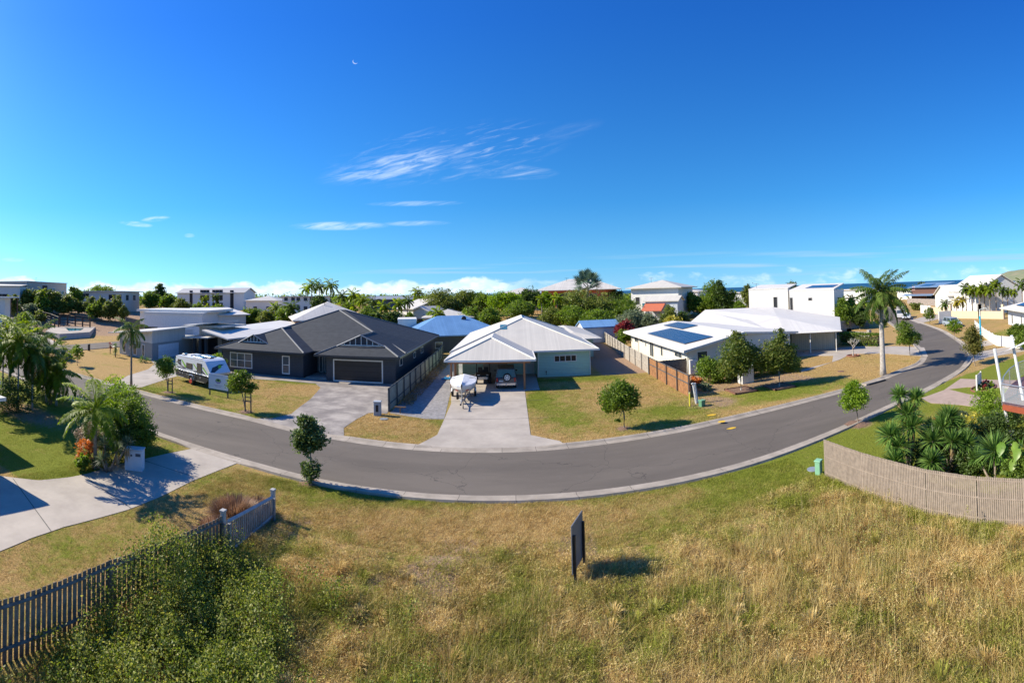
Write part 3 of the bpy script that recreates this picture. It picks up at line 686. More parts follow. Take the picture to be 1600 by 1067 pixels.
def rosette_arrays(rng, c, R_, n, w, up=.25, downlim=-.6):
    d = rng.normal(size=(n * 2, 3)); d /= np.linalg.norm(d, axis=1)[:, None]; d = d[d[:, 2] > downlim][:n]; n = len(d); d[:, 2] += up; d /= np.linalg.norm(d, axis=1)[:, None]
    L_ = R_ * rng.uniform(.8, 1.08, n)[:, None]; b = np.cross(d, rng.normal(size=(n, 3)) * .3 + np.array([0, 0, 1])); b /= np.linalg.norm(b, axis=1)[:, None] + 1e-9
    m = c + d * L_ * .55; tip = c + d * L_ + np.array([0, 0, -1]) * L_ * .13 * (1 - d[:, 2:3]); V = np.stack([c + d * .02, m - b * w * .5, tip, m + b * w * .5], 1).reshape(-1, 3)
    return V, np.arange(4 * n).reshape(n, 4)
def yucca(label, loc, heads, seed, mat=None, R_=.62, n=110, w=.055, group=None, cat='yucca', name='yucca_plant', skirts=True, trunk_r=.05):
    rng = np.random.default_rng(seed); x, y = loc[:2]; t = thing(name, label, cat, (x, y, H(x, y)), 0, group); mb = MB()
    for (hx, hy, hz, s) in heads: mb.path([(hx * .15, hy * .15, 0), (hx * .55, hy * .55, hz * .4), (hx, hy, hz)], [trunk_r * 1.3, trunk_r, trunk_r * .8], 7)
    mb.build('trunk', BARK, t, smooth=True)
    for (hx, hy, hz, s) in heads:
        V, Fc = rosette_arrays(rng, np.array([hx, hy, hz]), R_ * s, n, w); npmesh('leaf_rosette', V, Fc, mat or LYU, t, attrs={'v': ('FACE', rng.random(len(Fc)))})
        if skirts and hz > 1.0:
            m = 60; a = rng.random(m) * 2 * PI; C = np.stack([hx + .03 * np.cos(a), hy + .03 * np.sin(a), hz - .1 - rng.random(m) * .5 * s], 1)
            T = C + np.stack([np.cos(a) * .14, np.sin(a) * .14, -rng.uniform(.25, .5, m) * s], 1); B = np.stack([-np.sin(a), np.cos(a), 0 * a], 1) * .02
            V = np.stack([C, (C + T) / 2 - B, T, (C + T) / 2 + B], 1).reshape(-1, 3); npmesh('dead_leaf_skirt', V, np.arange(4 * m).reshape(m, 4), LDRY, t, attrs={'v': ('FACE', rng.random(m))})
    return t
# ------------------------------------------------------------------ grass
def grassmat():
    m, nt, b = nodemat('grass_blades'); N = nt.nodes; L = nt.links
    a = N.new('ShaderNodeAttribute'); a.attribute_name = 'v'; g = N.new('ShaderNodeAttribute'); g.attribute_name = 'g'
    def ramp(cols, src):
        cr = N.new('ShaderNodeValToRGB'); e = cr.color_ramp.elements; e[0].color = (*cols[0], 1); e[1].color = (*cols[-1], 1)
        for i in range(1, len(cols) - 1): k = e.new(i / (len(cols) - 1)); k.color = (*cols[i], 1)
        L.new(src, cr.inputs[0]); return cr.outputs[0]
    r1 = ramp([(.22, .135, .05), (.48, .31, .11), (.66, .48, .19), (.86, .69, .35)], a.outputs['Fac']); r2 = ramp([(.10, .13, .016), (.23, .265, .03), (.38, .40, .07)], a.outputs['Fac'])
    mx = N.new('ShaderNodeMix'); mx.data_type = 'RGBA'; L.new(g.outputs['Fac'], mx.inputs[0]); L.new(r1, mx.inputs[6]); L.new(r2, mx.inputs[7])
    L.new(mx.outputs[2], b.inputs['Base Color']); b.inputs['Roughness'].default_value = .8; b.inputs['Specular IOR Level'].default_value = .15
    tr = N.new('ShaderNodeBsdfTranslucent'); L.new(mx.outputs[2], tr.inputs['Color']); ms = N.new('ShaderNodeMixShader'); ms.inputs[0].default_value = .35
    L.new(b.outputs[0], ms.inputs[1]); L.new(tr.outputs[0], ms.inputs[2]); L.new(ms.outputs[0], N['Material Output'].inputs[0]); return m
GM = grassmat()
def blades(name, x, y, h, w, gr, rng, label, lean=.45, tone=0.0):
    n = len(x); z = Hn(x, y); a = rng.random(n) * 2 * PI; la = rng.normal(.2, 1.3, n); l = h * np.abs(rng.normal(0, lean, n))
    B = np.stack([np.cos(a), np.sin(a), 0 * a], 1) * (w * .5)[:, None]; p = np.stack([x, y, z - .01], 1); bend = np.stack([np.cos(la) * l, np.sin(la) * l, h], 1)
    m = p + bend * np.array([.4, .4, .6]); V = np.stack([p - B, p + B, m + B * .8, p + bend, m - B * .8], 1).reshape(-1, 3); k = np.arange(n)[:, None] * 5
    Fc = np.concatenate([k + np.array([[0, 1, 2, 4]]), k + np.array([[4, 2, 3, 3]])]) if False else None
    V = np.stack([p - B, p + B, p + bend], 1).reshape(-1, 3) if Fc is None else V; Fc = np.arange(3 * n).reshape(n, 3)
    v = np.clip(rng.normal(.5 + tone, .24, n), 0, 1)
    o = npmesh(name, V, Fc, GM, attrs={'v': ('FACE', v), 'g': ('FACE', np.clip(gr + rng.normal(0, .22, n), 0, 1))})
    return tag(o, label, 'grass', kind='stuff')
def scatter(rng, n, x0, x1, y0, y1, extra=None):
    x = rng.uniform(x0, x1, n); y = rng.uniform(y0, y1, n); ok = np.ones(n, bool)
    for p in HARD: ok &= ~inpoly(x, y, p)
    if extra is not None: ok &= extra(x, y)
    return x[ok], y[ok]
def build_grass():
    rng = np.random.default_rng(5)
    # long matted grass on the vacant block
    fxl = lambda y: np.interp(y, [3, 7.5, 9.1, 11.1, 14.3, 16.6], [14.8, 14.4, 13.9, 13.45, 13.15, 13.1])
    n = 520000; x = rng.uniform(-9.7, 14.2, n); y = 4.2 + 12.8 * rng.random(n) ** 1.1
    tall = sst(16.9, 13.6, y + (fbm(x * .35, y * .3, 31) - .5) * 5 - .16 * np.clip(x - 2, 0, 11))
    ok = (x < fxl(y) - .1) & (rng.random(n) < .35 + .65 * tall); x, y, tall = x[ok], y[ok], tall[ok]
    cl = fbm(x * 1.7, y * 1.7, 41, 3); cl2 = fbm(x * .45, y * .45, 44, 3); cl3 = vn(x * 4.5, y * 4.5, 47)
    ok = rng.random(len(x)) < .22 + 1.25 * np.clip(cl * .6 + cl3 * .4 - .2, 0, 1); x, y, tall, cl, cl2, cl3 = [q[ok] for q in (x, y, tall, cl, cl2, cl3)]
    h = (.04 + tall * (.06 + .34 * np.clip(cl - .38, 0, 1) + .20 * np.clip(cl2 - .42, 0, 1) + .13 * cl3)) * rng.uniform(.4, 1.3, len(x))
    gr = green(x, y) * .7 + 2.1 * (fbm(x * .9, y * .9, 51, 3) - .5) + .6 * (cl3 - .5) + .16
    tn = .55 * (vn(x * 3.1, y * 3.1, 55) - .5) + .45 * (fbm(x * .6, y * .6, 57) - .5)
    blades('long_grass', x, y, h, rng.uniform(.009, .022, len(x)), gr, rng, 'long matted dry grass over the vacant block in the foreground', 1.25, tone=tn + .10)
    # broken leaf litter and seed heads matted through it
    n = 520000; x = rng.uniform(-9.7, 14.2, n); y = 4.2 + 12.6 * rng.random(n) ** 1.1
    tall = sst(16.6, 13.8, y + (fbm(x * .35, y * .3, 31) - .5) * 5 - .16 * np.clip(x - 2, 0, 11)); cl = fbm(x * 1.7, y * 1.7, 41, 3); cl3 = vn(x * 4.5, y * 4.5, 47); m9 = vn(x * 9, y * 9, 48)
    ok = (x < fxl(y) - .15) & (rng.random(n) < tall * (.25 + .9 * np.clip(cl * .5 + cl3 * .5 - .15, 0, 1))); x, y, cl, cl3, m9 = [q[ok] for q in (x, y, cl, cl3, m9)]
    hh = (.05 + .30 * np.clip(cl - .38, 0, 1) + .14 * cl3 + .05 * m9) * rng.uniform(.5, 1.15, len(x)); C = np.stack([x, y, Hn(x, y) + hh], 1); V, Fc = leafcloud(rng, C, .075, .22, .15)
    v = np.clip(rng.normal(.58, .26, len(x)) + .5 * (vn(x * 3.1, y * 3.1, 55) - .5), 0, 1); g_ = np.clip(green(x, y) * .7 + 2.1 * (fbm(x * .9, y * .9, 51, 3) - .5) + .9 * (m9 - .5) + .16 + rng.normal(0, .25, len(x)), 0, 1)
    tag(npmesh('grass_litter', V, Fc, GM, attrs={'v': ('FACE', v), 'g': ('FACE', g_)}), 'matted broken grass litter and seed heads over the vacant block', 'grass', kind='stuff')
    # seeding straw stalks, most of them towards the right fence
    n = 17000; cx = rng.uniform(-4, 13.4, 300); cy = rng.uniform(5.0, 13.8, 300); wt = .16 + 1.0 * blob(cx, cy, 9.8, 11.8, 3.0, 1.8) + .15 * blob(cx, cy, -4.5, 9.5, 3, 3); k = rng.choice(300, n, p=wt / wt.sum())
    x = cx[k] + rng.normal(0, .3, n); y = cy[k] + rng.normal(0, .3, n); ok = x < fxl(y) - .15; x, y = x[ok], y[ok]
    blades('straw_stalks', x, y, rng.uniform(.25, .75, len(x)), rng.uniform(.008, .014, len(x)), np.full(len(x), .12), rng, 'tall pale straw stalks seeding near the paling fence', .4, tone=.2)
    # single tussocks standing out of the rest
    nt_ = 230; cx = rng.uniform(-7, 13.4, nt_); cy = 4.8 + 9.2 * rng.random(nt_); keep = rng.random(nt_) < .35 + .65 * blob(cx, cy, 10, 10, 5, 4); cx, cy = cx[keep], cy[keep]; m_ = 170; sz = rng.uniform(.6, 1.35, len(cx)); X = np.repeat(cx, m_); Y = np.repeat(cy, m_); S = np.repeat(sz, m_); tone = np.repeat(rng.normal(0, .16, len(cx)), m_); gg = np.repeat((rng.random(len(cx)) < .25) * .8, m_)
    a = rng.random(len(X)) * 2 * PI; q = .10 * S * rng.random(len(X)) ** .5; e = rng.uniform(.45, 1.5, len(X)); L_ = rng.uniform(.28, .52, len(X)) * S; ok = X < fxl(Y) - .5; X, Y, S, tone, gg, a, q, e, L_ = [v_[ok] for v_ in (X, Y, S, tone, gg, a, q, e, L_)]
    p = np.stack([X + q * np.cos(a), Y + q * np.sin(a), Hn(X, Y)], 1); d = np.stack([np.cos(a) * np.cos(e), np.sin(a) * np.cos(e), np.sin(e)], 1); mm = p + d * (L_ * .6)[:, None]; tip = mm + (d * .6 + np.array([0, 0, -.45])) * (L_ * .5)[:, None]; b_ = np.stack([-np.sin(a), np.cos(a), 0 * a], 1) * .0075
    V = np.stack([p - b_, mm - b_, tip, mm + b_], 1).reshape(-1, 3); tag(npmesh('grass_tussocks', V, np.arange(len(V)).reshape(-1, 4), GM, attrs={'v': ('FACE', np.clip(rng.normal(.62, .2, len(X)) + tone, 0, 1)), 'g': ('FACE', np.clip(gg + rng.normal(.05, .12, len(X)), 0, 1))}), 'arching straw tussocks standing out of the long grass', 'grass', kind='stuff')
    def lawn(name, label, n, x0, x1, y0, y1, h0, h1, extra=None, w=.014, go=0.0):
        x, y = scatter(rng, n, x0, x1, y0, y1, extra); hh = rng.uniform(h0, h1, len(x)) * (.6 + .8 * vn(x * 2, y * 2, 61))
        blades(name, x, y, hh, rng.uniform(w * .7, w * 1.3, len(x)), (green(x, y) - .18) * 1.3 + .9 * (fbm(x * 1.3, y * 1.3, 71, 3) - .5) + go, rng, label, 1.1, tone=.4 * (vn(x * 5, y * 5, 73) - .5))
    lawn('verge_grass', 'mown dry grass verge between the vacant block and the near kerb', 170000, -13.5, 13.0, 15.6, 19.75, .035, .10, lambda x, y: (x > -9.7) | (y > 15.6))
    lawn('corner_lawn', 'green lawn between the right paling fence and the road', 60000, 13.0, 27, 12, 24, .03, .08, lambda x, y: x > np.interp(y, [9, 11, 14.3, 16.6], [14, 13.5, 13.3, 13.2]))
    lawn('strip_lawn', 'patchy lawn strip between the picket fence and the grey driveway', 110000, -20, -9.9, 4.5, 19.9, .035, .085)
    lawn('side_lawn', 'bright green lawn beyond the grey driveway at far left', 90000, -36, -16.5, 10, 22.5, .03, .08)
    lawn('front_lawn', 'half dry front lawn of the mint green house', 125000, 1.0, 14.5, 27, 47.3, .035, .085, w=.022)
    lawn('caravan_lawn', 'dry and green lawn in front of the dark house', 90000, -36, -15.5, 28.3, 44.6, .035, .085, w=.022)
    lawn('small_lawn', 'small grass patch between the two central driveways', 35000, -11.3, -4, 26.6, 33.6, .035, .085, w=.02)
    lawn('right_lawn', 'lawn under the street trees before the white roofed houses', 70000, 14.3, 41, 28, 42, .035, .08, w=.026)
build_grass()
# ------------------------------------------------------------------ building kit
class WB(MB):
    """same builder fed with world coordinates; shifts into its parent's frame"""
    def build(s, name, mat, parent=None, **k):
        if parent is not None:
            r = parent
            while r.parent is not None: r = r.parent
            l = r.location; s.v = [(x - l.x, y - l.y, z - l.z) for x, y, z in s.v]
        return MB.build(s, name, mat, parent, **k)
MWHT = M('white_paint', (.72, .70, .65), (.66, .64, .60), scale=1.5, rough=.6, grime=.12)
MROOF = M('pale_metal_roof', (.60, .56, .48), (.56, .525, .45), scale=.5, rough=.5, stripe=('u', .19, .004, .12, 'wave'), grime=.12, spec=.5)
MROOFW = M('white_metal_roof', (.68, .65, .59), (.64, .61, .55), scale=.5, rough=.55, stripe=('u', .25, .005, .10, 'wave'), grime=.12, spec=.4)
MROOFB = M('blue_metal_roof', (.17, .33, .55), (.14, .28, .48), scale=.5, rough=.35, stripe=('u', .3, .015, .2, 'wave'), grime=.1)
MROOFG = M('beige_metal_roof', (.60, .57, .51), (.55, .52, .47), scale=.4, rough=.6, stripe=('u', .3, .015, .2, 'wave'), grime=.2)
MTILE = M('charcoal_tile_roof', (.058, .064, .070), (.042, .047, .052), scale=1.6, rough=.75, stripe=('v', .34, .03, .35, 'board2'), grime=.2, spec=.3)
MNAVY = M('navy_weatherboard', (.048, .062, .080), (.040, .052, .068), rough=.6, stripe=('v', .17, .018, .5, 'saw'))
MMINT = M('mint_weatherboard', (.42, .62, .53), (.39, .58, .50), rough=.6, stripe=('v', .16, .016, .4, 'saw'))
MGRY = M('grey_render', (.30, .31, .30), (.27, .28, .275), rough=.85, bump=.004, grime=.1)
MGRYL = M('light_grey_cladding', (.52, .53, .52), (.49, .50, .49), rough=.7, stripe=('u', .3, .004, .35, 'saw'))
MSTONE = M('grey_brick_wall', (.22, .215, .20), (.16, .155, .145), scale=2.5, rough=.9, stripe=('v', .2, .01, .5, 'board'))
MCREAM = M('cream_render', (.66, .63, .54), (.62, .59, .50), rough=.8, grime=.12)
MBEIGE = M('beige_cladding', (.50, .47, .38), (.47, .44, .355), rough=.7, stripe=('u', .28, .012, .45, 'saw'))
MSAND = M('sand_render', (.60, .49, .34), (.56, .45, .31), rough=.9, grime=.15)
MOFFW = M('offwhite_render', (.72, .71, .68), (.68, .67, .64), rough=.85, grime=.12)
MORG = M('orange_red_wall', (.50, .14, .07), (.44, .12, .06), rough=.8)
MBRWN = M('brown_timber_cladding', (.16, .075, .055), (.12, .06, .045), rough=.8, stripe=('v', .2, .01, .4, 'board'))
MBLK = M('black_metal', (.02, .02, .022), rough=.5)
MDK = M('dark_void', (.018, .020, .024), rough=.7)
MGLS = M('window_glass', (.035, .05, .062), (.05, .07, .085), scale=.6, rough=.08, spec=.8)
MGLB = M('blue_glass', (.06, .2, .26), (.05, .16, .22), scale=.8, rough=.1, spec=.8)
MBLIND = M('glass_with_blinds', (.10, .125, .14), (.07, .09, .11), scale=.8, rough=.15, spec=.7, stripe=('v', .16, .002, .3, 'saw'))
MSOL = M('solar_panel', (.018, .03, .07), (.025, .04, .09), scale=.8, rough=.15, spec=.8, stripe=('u', 1.0, .002, .0, 'saw'))
MTIM = M('timber_post', (.36, .17, .08), (.30, .13, .06), scale=4, rough=.7)
MGALV = M('galvanised', (.48, .49, .50), (.38, .39, .40), scale=3, rough=.4, metal=.6)
def opening(t, o, ux, nr, u, z, w, h, mull=1, fm=None, gm=None, name='window', rails=0, fw=.07, proud=.05, pane='pane'):
    """frame (a part) with its pane (a sub-part) on a wall face"""
    fm = fm or MWHT; gm = gm or MGLS; rz = math.atan2(ux[1], ux[0]); O = Vector((*o, 0)) + Vector((ux[0], ux[1], 0)) * u; nv = Vector((nr[0], nr[1], 0)); U = Vector((ux[0], ux[1], 0))
    mb = MB(); c = O + nv * (proud / 2 - .01); d = proud + .02
    for s in (-1, 1): mb.box(c + U * (s * (w / 2 - fw / 2)) + Vector((0, 0, z + h / 2)), (fw, d, h), rz)
    for zz in (z + fw / 2, z + h - fw / 2): mb.box(c + Vector((0, 0, zz)), (w - 2 * fw, d - .004, fw), rz)
    for i in range(1, mull): mb.box(c + U * (-w / 2 + w * i / mull) + Vector((0, 0, z + h / 2)), (fw * .8, d - .01, h - 2 * fw), rz)
    for i in range(1, rails + 1): mb.box(c + Vector((0, 0, z + h * i / (rails + 1))), (w - 2 * fw, d - .014, fw * .6), rz)
    f = mb.build(name, fm, t)
    pb = MB(); pb.box(O + nv * .012 + Vector((0, 0, z + h / 2)), (w - 2 * fw, .03, h - 2 * fw), rz); pb.build(pane, gm, f)
    return f
def hip(mb, x0, x1, y0, y1, ze, p, t=.2, dutch=0.0):
    Wd, D = x1 - x0, y1 - y0; k = min(Wd, D) / 2; zr = ze + k * p
    if Wd <= D: r0, r1 = ((x0 + x1) / 2, y0 + k, zr), ((x0 + x1) / 2, y1 - k, zr)
    else: r0, r1 = (x0 + k, (y0 + y1) / 2, zr), (x1 - k, (y0 + y1) / 2, zr)
    A, B, C, Dd = (x0, y0, ze), (x1, y0, ze), (x1, y1, ze), (x0, y1, ze)
    low = [(a[0], a[1], ze - t) for a in (A, B, C, Dd)]
    if dutch:
        s = dutch; E_ = (x0 + s, y0 + s, ze + s * p); F_ = (x1 - s, y0 + s, ze + s * p); r0 = ((x0 + x1) / 2, y0 + s, zr)
        mb.add([A, B, C, Dd, r0, r1, E_, F_] + low, [(0, 1, 7, 6), (6, 7, 4), (1, 2, 5, 4, 7), (2, 3, 5), (3, 0, 6, 4, 5)] + [(i, 8 + i, 8 + (i + 1) % 4, (i + 1) % 4) for i in range(4)] + [(11, 10, 9, 8)])
        return (A, B, C, Dd, r0, r1, E_, F_)
    V = [A, B, C, Dd, r0, r1] + low
    fs = [(0, 1, 4), (1, 2, 5, 4), (2, 3, 5), (3, 0, 4, 5)] if Wd <= D else [(0, 1, 5, 4), (1, 2, 5), (2, 3, 4, 5), (3, 0, 4)]
    mb.add(V, fs + [(i, 6 + i, 6 + (i + 1) % 4, (i + 1) % 4) for i in range(4)] + [(9, 8, 7, 6)])
    return (A, B, C, Dd, r0, r1)
def gable(mb, x0, x1, y0, y1, ze, p, t=.15, axis='x'):
    if axis == 'x':      # ridge runs along x
        ym = (y0 + y1) / 2; zr = ze + (y1 - y0) / 2 * p; V = [(x0, y0, ze), (x1, y0, ze), (x1, y1, ze), (x0, y1, ze), (x0, ym, zr), (x1, ym, zr)]; fs = [(0, 1, 5, 4), (2, 3, 4, 5)]; ring = [0, 1, 5, 2, 3, 4]
    else:
        xm = (x0 + x1) / 2; zr = ze + (x1 - x0) / 2 * p; V = [(x0, y0, ze), (x1, y0, ze), (x1, y1, ze), (x0, y1, ze), (xm, y0, zr), (xm, y1, zr)]; fs = [(0, 4, 5, 3), (1, 2, 5, 4)]; ring = [0, 4, 1, 2, 5, 3]
    n = 6; V2 = V + [(a, b, c - t) for a, b, c in V]
    fs2 = fs + [tuple(i + n for i in f[::-1]) for f in fs] + [(ring[i], ring[(i + 1) % 6], ring[(i + 1) % 6] + n, ring[i] + n) for i in range(6)]
    mb.add(V2, fs2)
def gabwall(mb, x0, x1, y0, y1, z0, ze, p, axis='x'):
    """walls reaching up under a gable roof"""
    if axis == 'x':
        ym = (y0 + y1) / 2; zr = ze + (y1 - y0) / 2 * p; q = [(y0, z0), (y1, z0), (y1, ze), (ym, zr), (y0, ze)]
        V = [(x0, a, b) for a, b in q] + [(x1, a, b) for a, b in q]
    else:
        xm = (x0 + x1) / 2; zr = ze + (x1 - x0) / 2 * p; q = [(x0, z0), (x1, z0), (x1, ze), (xm, zr), (x0, ze)]
        V = [(a, y0, b) for a, b in q] + [(a, y1, b) for a, b in q]
    mb.add(V, [(0, 1, 2, 3, 4), (9, 8, 7, 6, 5)] + [(i, i + 5, (i + 1) % 5 + 5, (i + 1) % 5) for i in range(5)])
def slab(mb, c4, t=.2):
    """roof slab from four top corners"""
    mb.add(list(c4) + [(x, y, z - t) for x, y, z in c4], [(0, 1, 2, 3), (7, 6, 5, 4)] + [(i, i + 4, (i + 1) % 4 + 4, (i + 1) % 4) for i in range(4)])
def capline(mb, pts, r=.07):
    for a, b_ in zip(pts, pts[1:]): mb.tube((a[0], a[1], a[2] + r * .3), (b_[0], b_[1], b_[2] + r * .3), r, n=6)
def frame2(px0, d0, px1, d1):
    a = Vector(at(px0, d0)); b_ = Vector(at(px1, d1)); v = b_ - a
    return a, v.length, math.atan2(v.y, v.x)
FACE = lambda W_, D_, y0=0: {'F': ((0, y0), (1, 0), (0, -1)), 'R': ((W_, y0), (0, 1), (1, 0)), 'L': ((0, y0), (0, 1), (-1, 0)), 'B': ((0, D_), (1, 0), (0, 1))}
def bghouse(name, label, px0, d0, px1, d1, pytop, depth, roof='hip', p=.3, wall=None, rmat=None, wins=(), oh=.5, drop=0, t=.18, group=None, cat='house', zb=None, skil=0, axis='x'):
    """a house whose front wall spans two photo columns at given distances; eave height read from the row pytop"""
    a, Wd, rz = frame2(px0, d0, px1, d1); pm = (px0 + px1) / 2; mx, my = at(pm, (d0 + d1) / 2); ze = zt(pm, pytop, mx, my)
    z0 = (min(H(*at(px0, d0)), H(*at(px1, d1))) - .3) if zb is None else zb; T_ = thing(name, label, cat, (a.x, a.y, z0), rz, group); e = ze - z0
    wm = wall or MOFFW; rm = rmat or MROOF; mb = MB()
    if roof == 'gable': gabwall(mb, 0, Wd, 0, depth, 0, e - .08, p, axis)
    else: mb.b2(0, Wd, 0, depth, 0, e - .05)
    mb.build('wall', wm, T_); rb = MB()
    if roof == 'hip': hip(rb, -oh, Wd + oh, -oh, depth + oh, e + .1, p, t)
    elif roof == 'gable': gable(rb, -oh, Wd + oh, -oh, depth + oh, e + .02 - oh * p * 0, p, t, axis)
    elif roof == 'skillion': slab(rb, [(-oh, -oh, e + .15), (Wd + oh, -oh, e + .15 + skil), (Wd + oh, depth + oh, e + .15 + skil + p * depth), (-oh, depth + oh, e + .15 + p * depth)], t)
    elif roof == 'flat': rb.b2(-oh, Wd + oh, -oh, depth + oh, e - .04, e + t)
    rb.build('roof', rm, T_); fc = FACE(Wd, depth)
    for w in wins:
        fk, u, z, w_, h_ = w[:5]; mull = w[5] if len(w) > 5 else 1; gm = w[6] if len(w) > 6 else None; fmm = w[7] if len(w) > 7 else None
        L_ = Wd if fk in 'FB' else depth
        opening(T_, *fc[fk], u * L_, z, w_, h_, mull, fm=fmm, gm=gm)
    return T_, Wd, e
# ================================================================== the mint green house with the carport
def mint_house():
    t = thing('carport_house', 'mint green weatherboard house with pale hipped metal roof and an open carport', 'house', (1.1, 48, 0))
    w = WB(); w.b2(2.45, 8.05, 48.3, 70, 0, 2.62); w.build('wall', MMINT, t)
    w = WB(); w.b2(-5.6, 2.45, 50.4, 70, 0, 2.62); w.build('rear_wall', MMINT, t)
    w = WB(); w.b2(8.05, 10.7, 61.5, 78, 0, 2.5); w.build('wing_wall', MMINT, t)
    w = WB(); w.b2(-6.3, -6.0, 48, 50.4, 0, 2.5); w.build('screen_wall', M('pale_wall', (.62, .56, .47)), t)
    p = .385
    r = WB(); q = hip(r, -6.6, 8.9, 47.85, 71, 2.78, p, .12); ro = r.build('roof', MROOF, t)
    r = WB(); q2 = hip(r, -6.25, 1.95, 41.9, 56.2, 2.777, .40, .12); r.build('carport_roof', MROOF, t)
    r = WB(); hip(r, 5, 11.5, 59.2, 79, 2.70, .2, .12); r.build('wing_roof', MROOF, t)
    c = WB(); capline(c, [q[0], q[4], q[5], q[3]]); capline(c, [q[1], q[4]]); capline(c, [q[2], q[5]]); capline(c, [q2[0], q2[4]]); capline(c, [q2[1], q2[4]]); c.build('ridge_cap', M('ridge_cap', (.56, .56, .50), rough=.4), t)
    g = WB(); gx = MWHT
    g.b2(-6.3, 2.02, 41.82, 41.92, 2.62, 2.80); g.b2(1.93, 2.04, 41.92, 47.9, 2.62, 2.80); g.b2(2.04, 8.98, 47.76, 47.87, 2.62, 2.8); g.b2(8.88, 8.99, 47.87, 71, 2.62, 2.8); g.b2(-6.66, -6.55, 48, 71, 2.62, 2.8); g.b2(-6.36, -6.24, 41.9, 47.8, 2.62, 2.8)
    g.build('gutter', gx, t)
    for x, y in ((.95, 42.4), (-5.75, 42.4), (-5.75, 45.3)):
        g = WB(); g.b2(x - .09, x + .09, y - .09, y + .09, .02, 2.62); g.build('post', MTIM if not (x < 0 and y > 44) else MTIM, t, bevel=.01)
    g = WB(); g.b2(-6.02, -5.9, 42.3, 48, 2.4, 2.62); g.b2(-5.9, 1.5, 42.32, 42.48, 2.42, 2.62); g.build('beam', MTIM, t)
    l = lambda x, y: (x - 1.1, y - 48)
    opening(t, l(0, 48.3), (1, 0), (0, -1), 5.4, 1.5, 2.4, .72, 4, gm=M('dim_glass', (.02, .022, .025), rough=.25, spec=.3), fw=.09)
    opening(t, l(0, 50.4), (1, 0), (0, -1), -2.0, 0.02, 2.7, 2.15, 1, fm=M('door_frame', (.5, .47, .4)), gm=M('roller_door', (.36, .33, .27), rough=.6, stripe=('v', .12, .01, .4, 'saw')), name='garage_door', pane='door_panel')
    opening(t, l(0, 50.4), (1, 0), (0, -1), 1.75, .02, .95, 2.1, 1, gm=M('pale_door', (.6, .63, .62)), name='door', pane='door_leaf')
    opening(t, l(2.45, 0), (0, 1), (-1, 0), 49.4 - 0, .02, .9, 2.1, 1, name='side_window') if False else None
    opening(t, l(0, 50.4), (1, 0), (0, -1), .9, 1.2, .6, .6, 2, name='porch_window')
    opening(t, l(8.05, 0), (0, 1), (1, 0), 54, 1.2, 1.6, 1.0, 2)
    for x0, y0 in ((2.55, 48.2), (8.0, 48.2)):
        g = WB(); g.tube((x0, y0, .05), (x0, y0, 2.65), .045); g.build('downpipe', MWHT, t)
    s = WB(); s.b2(1.4, 3.0, 52.2, 53.3, 0, .1)
    v = WB(); sx, sy = 0.0, 0.0
    v.add([(-1.5, 52.8, 4.72), (-.7, 52.8, 4.72), (-.7, 54.0, 5.18), (-1.5, 54.0, 5.18)], [(0, 1, 2, 3)]); v.build('skylight', MGLB, t)
    tap = WB(); tap.b2(3.3, 3.42, 48.18, 48.3, .5, .62); tap.tube((3.36, 48.2, .55), (3.36, 48.2, .25), .03); tap.build('garden_tap', MBLK, t)
mint_house()
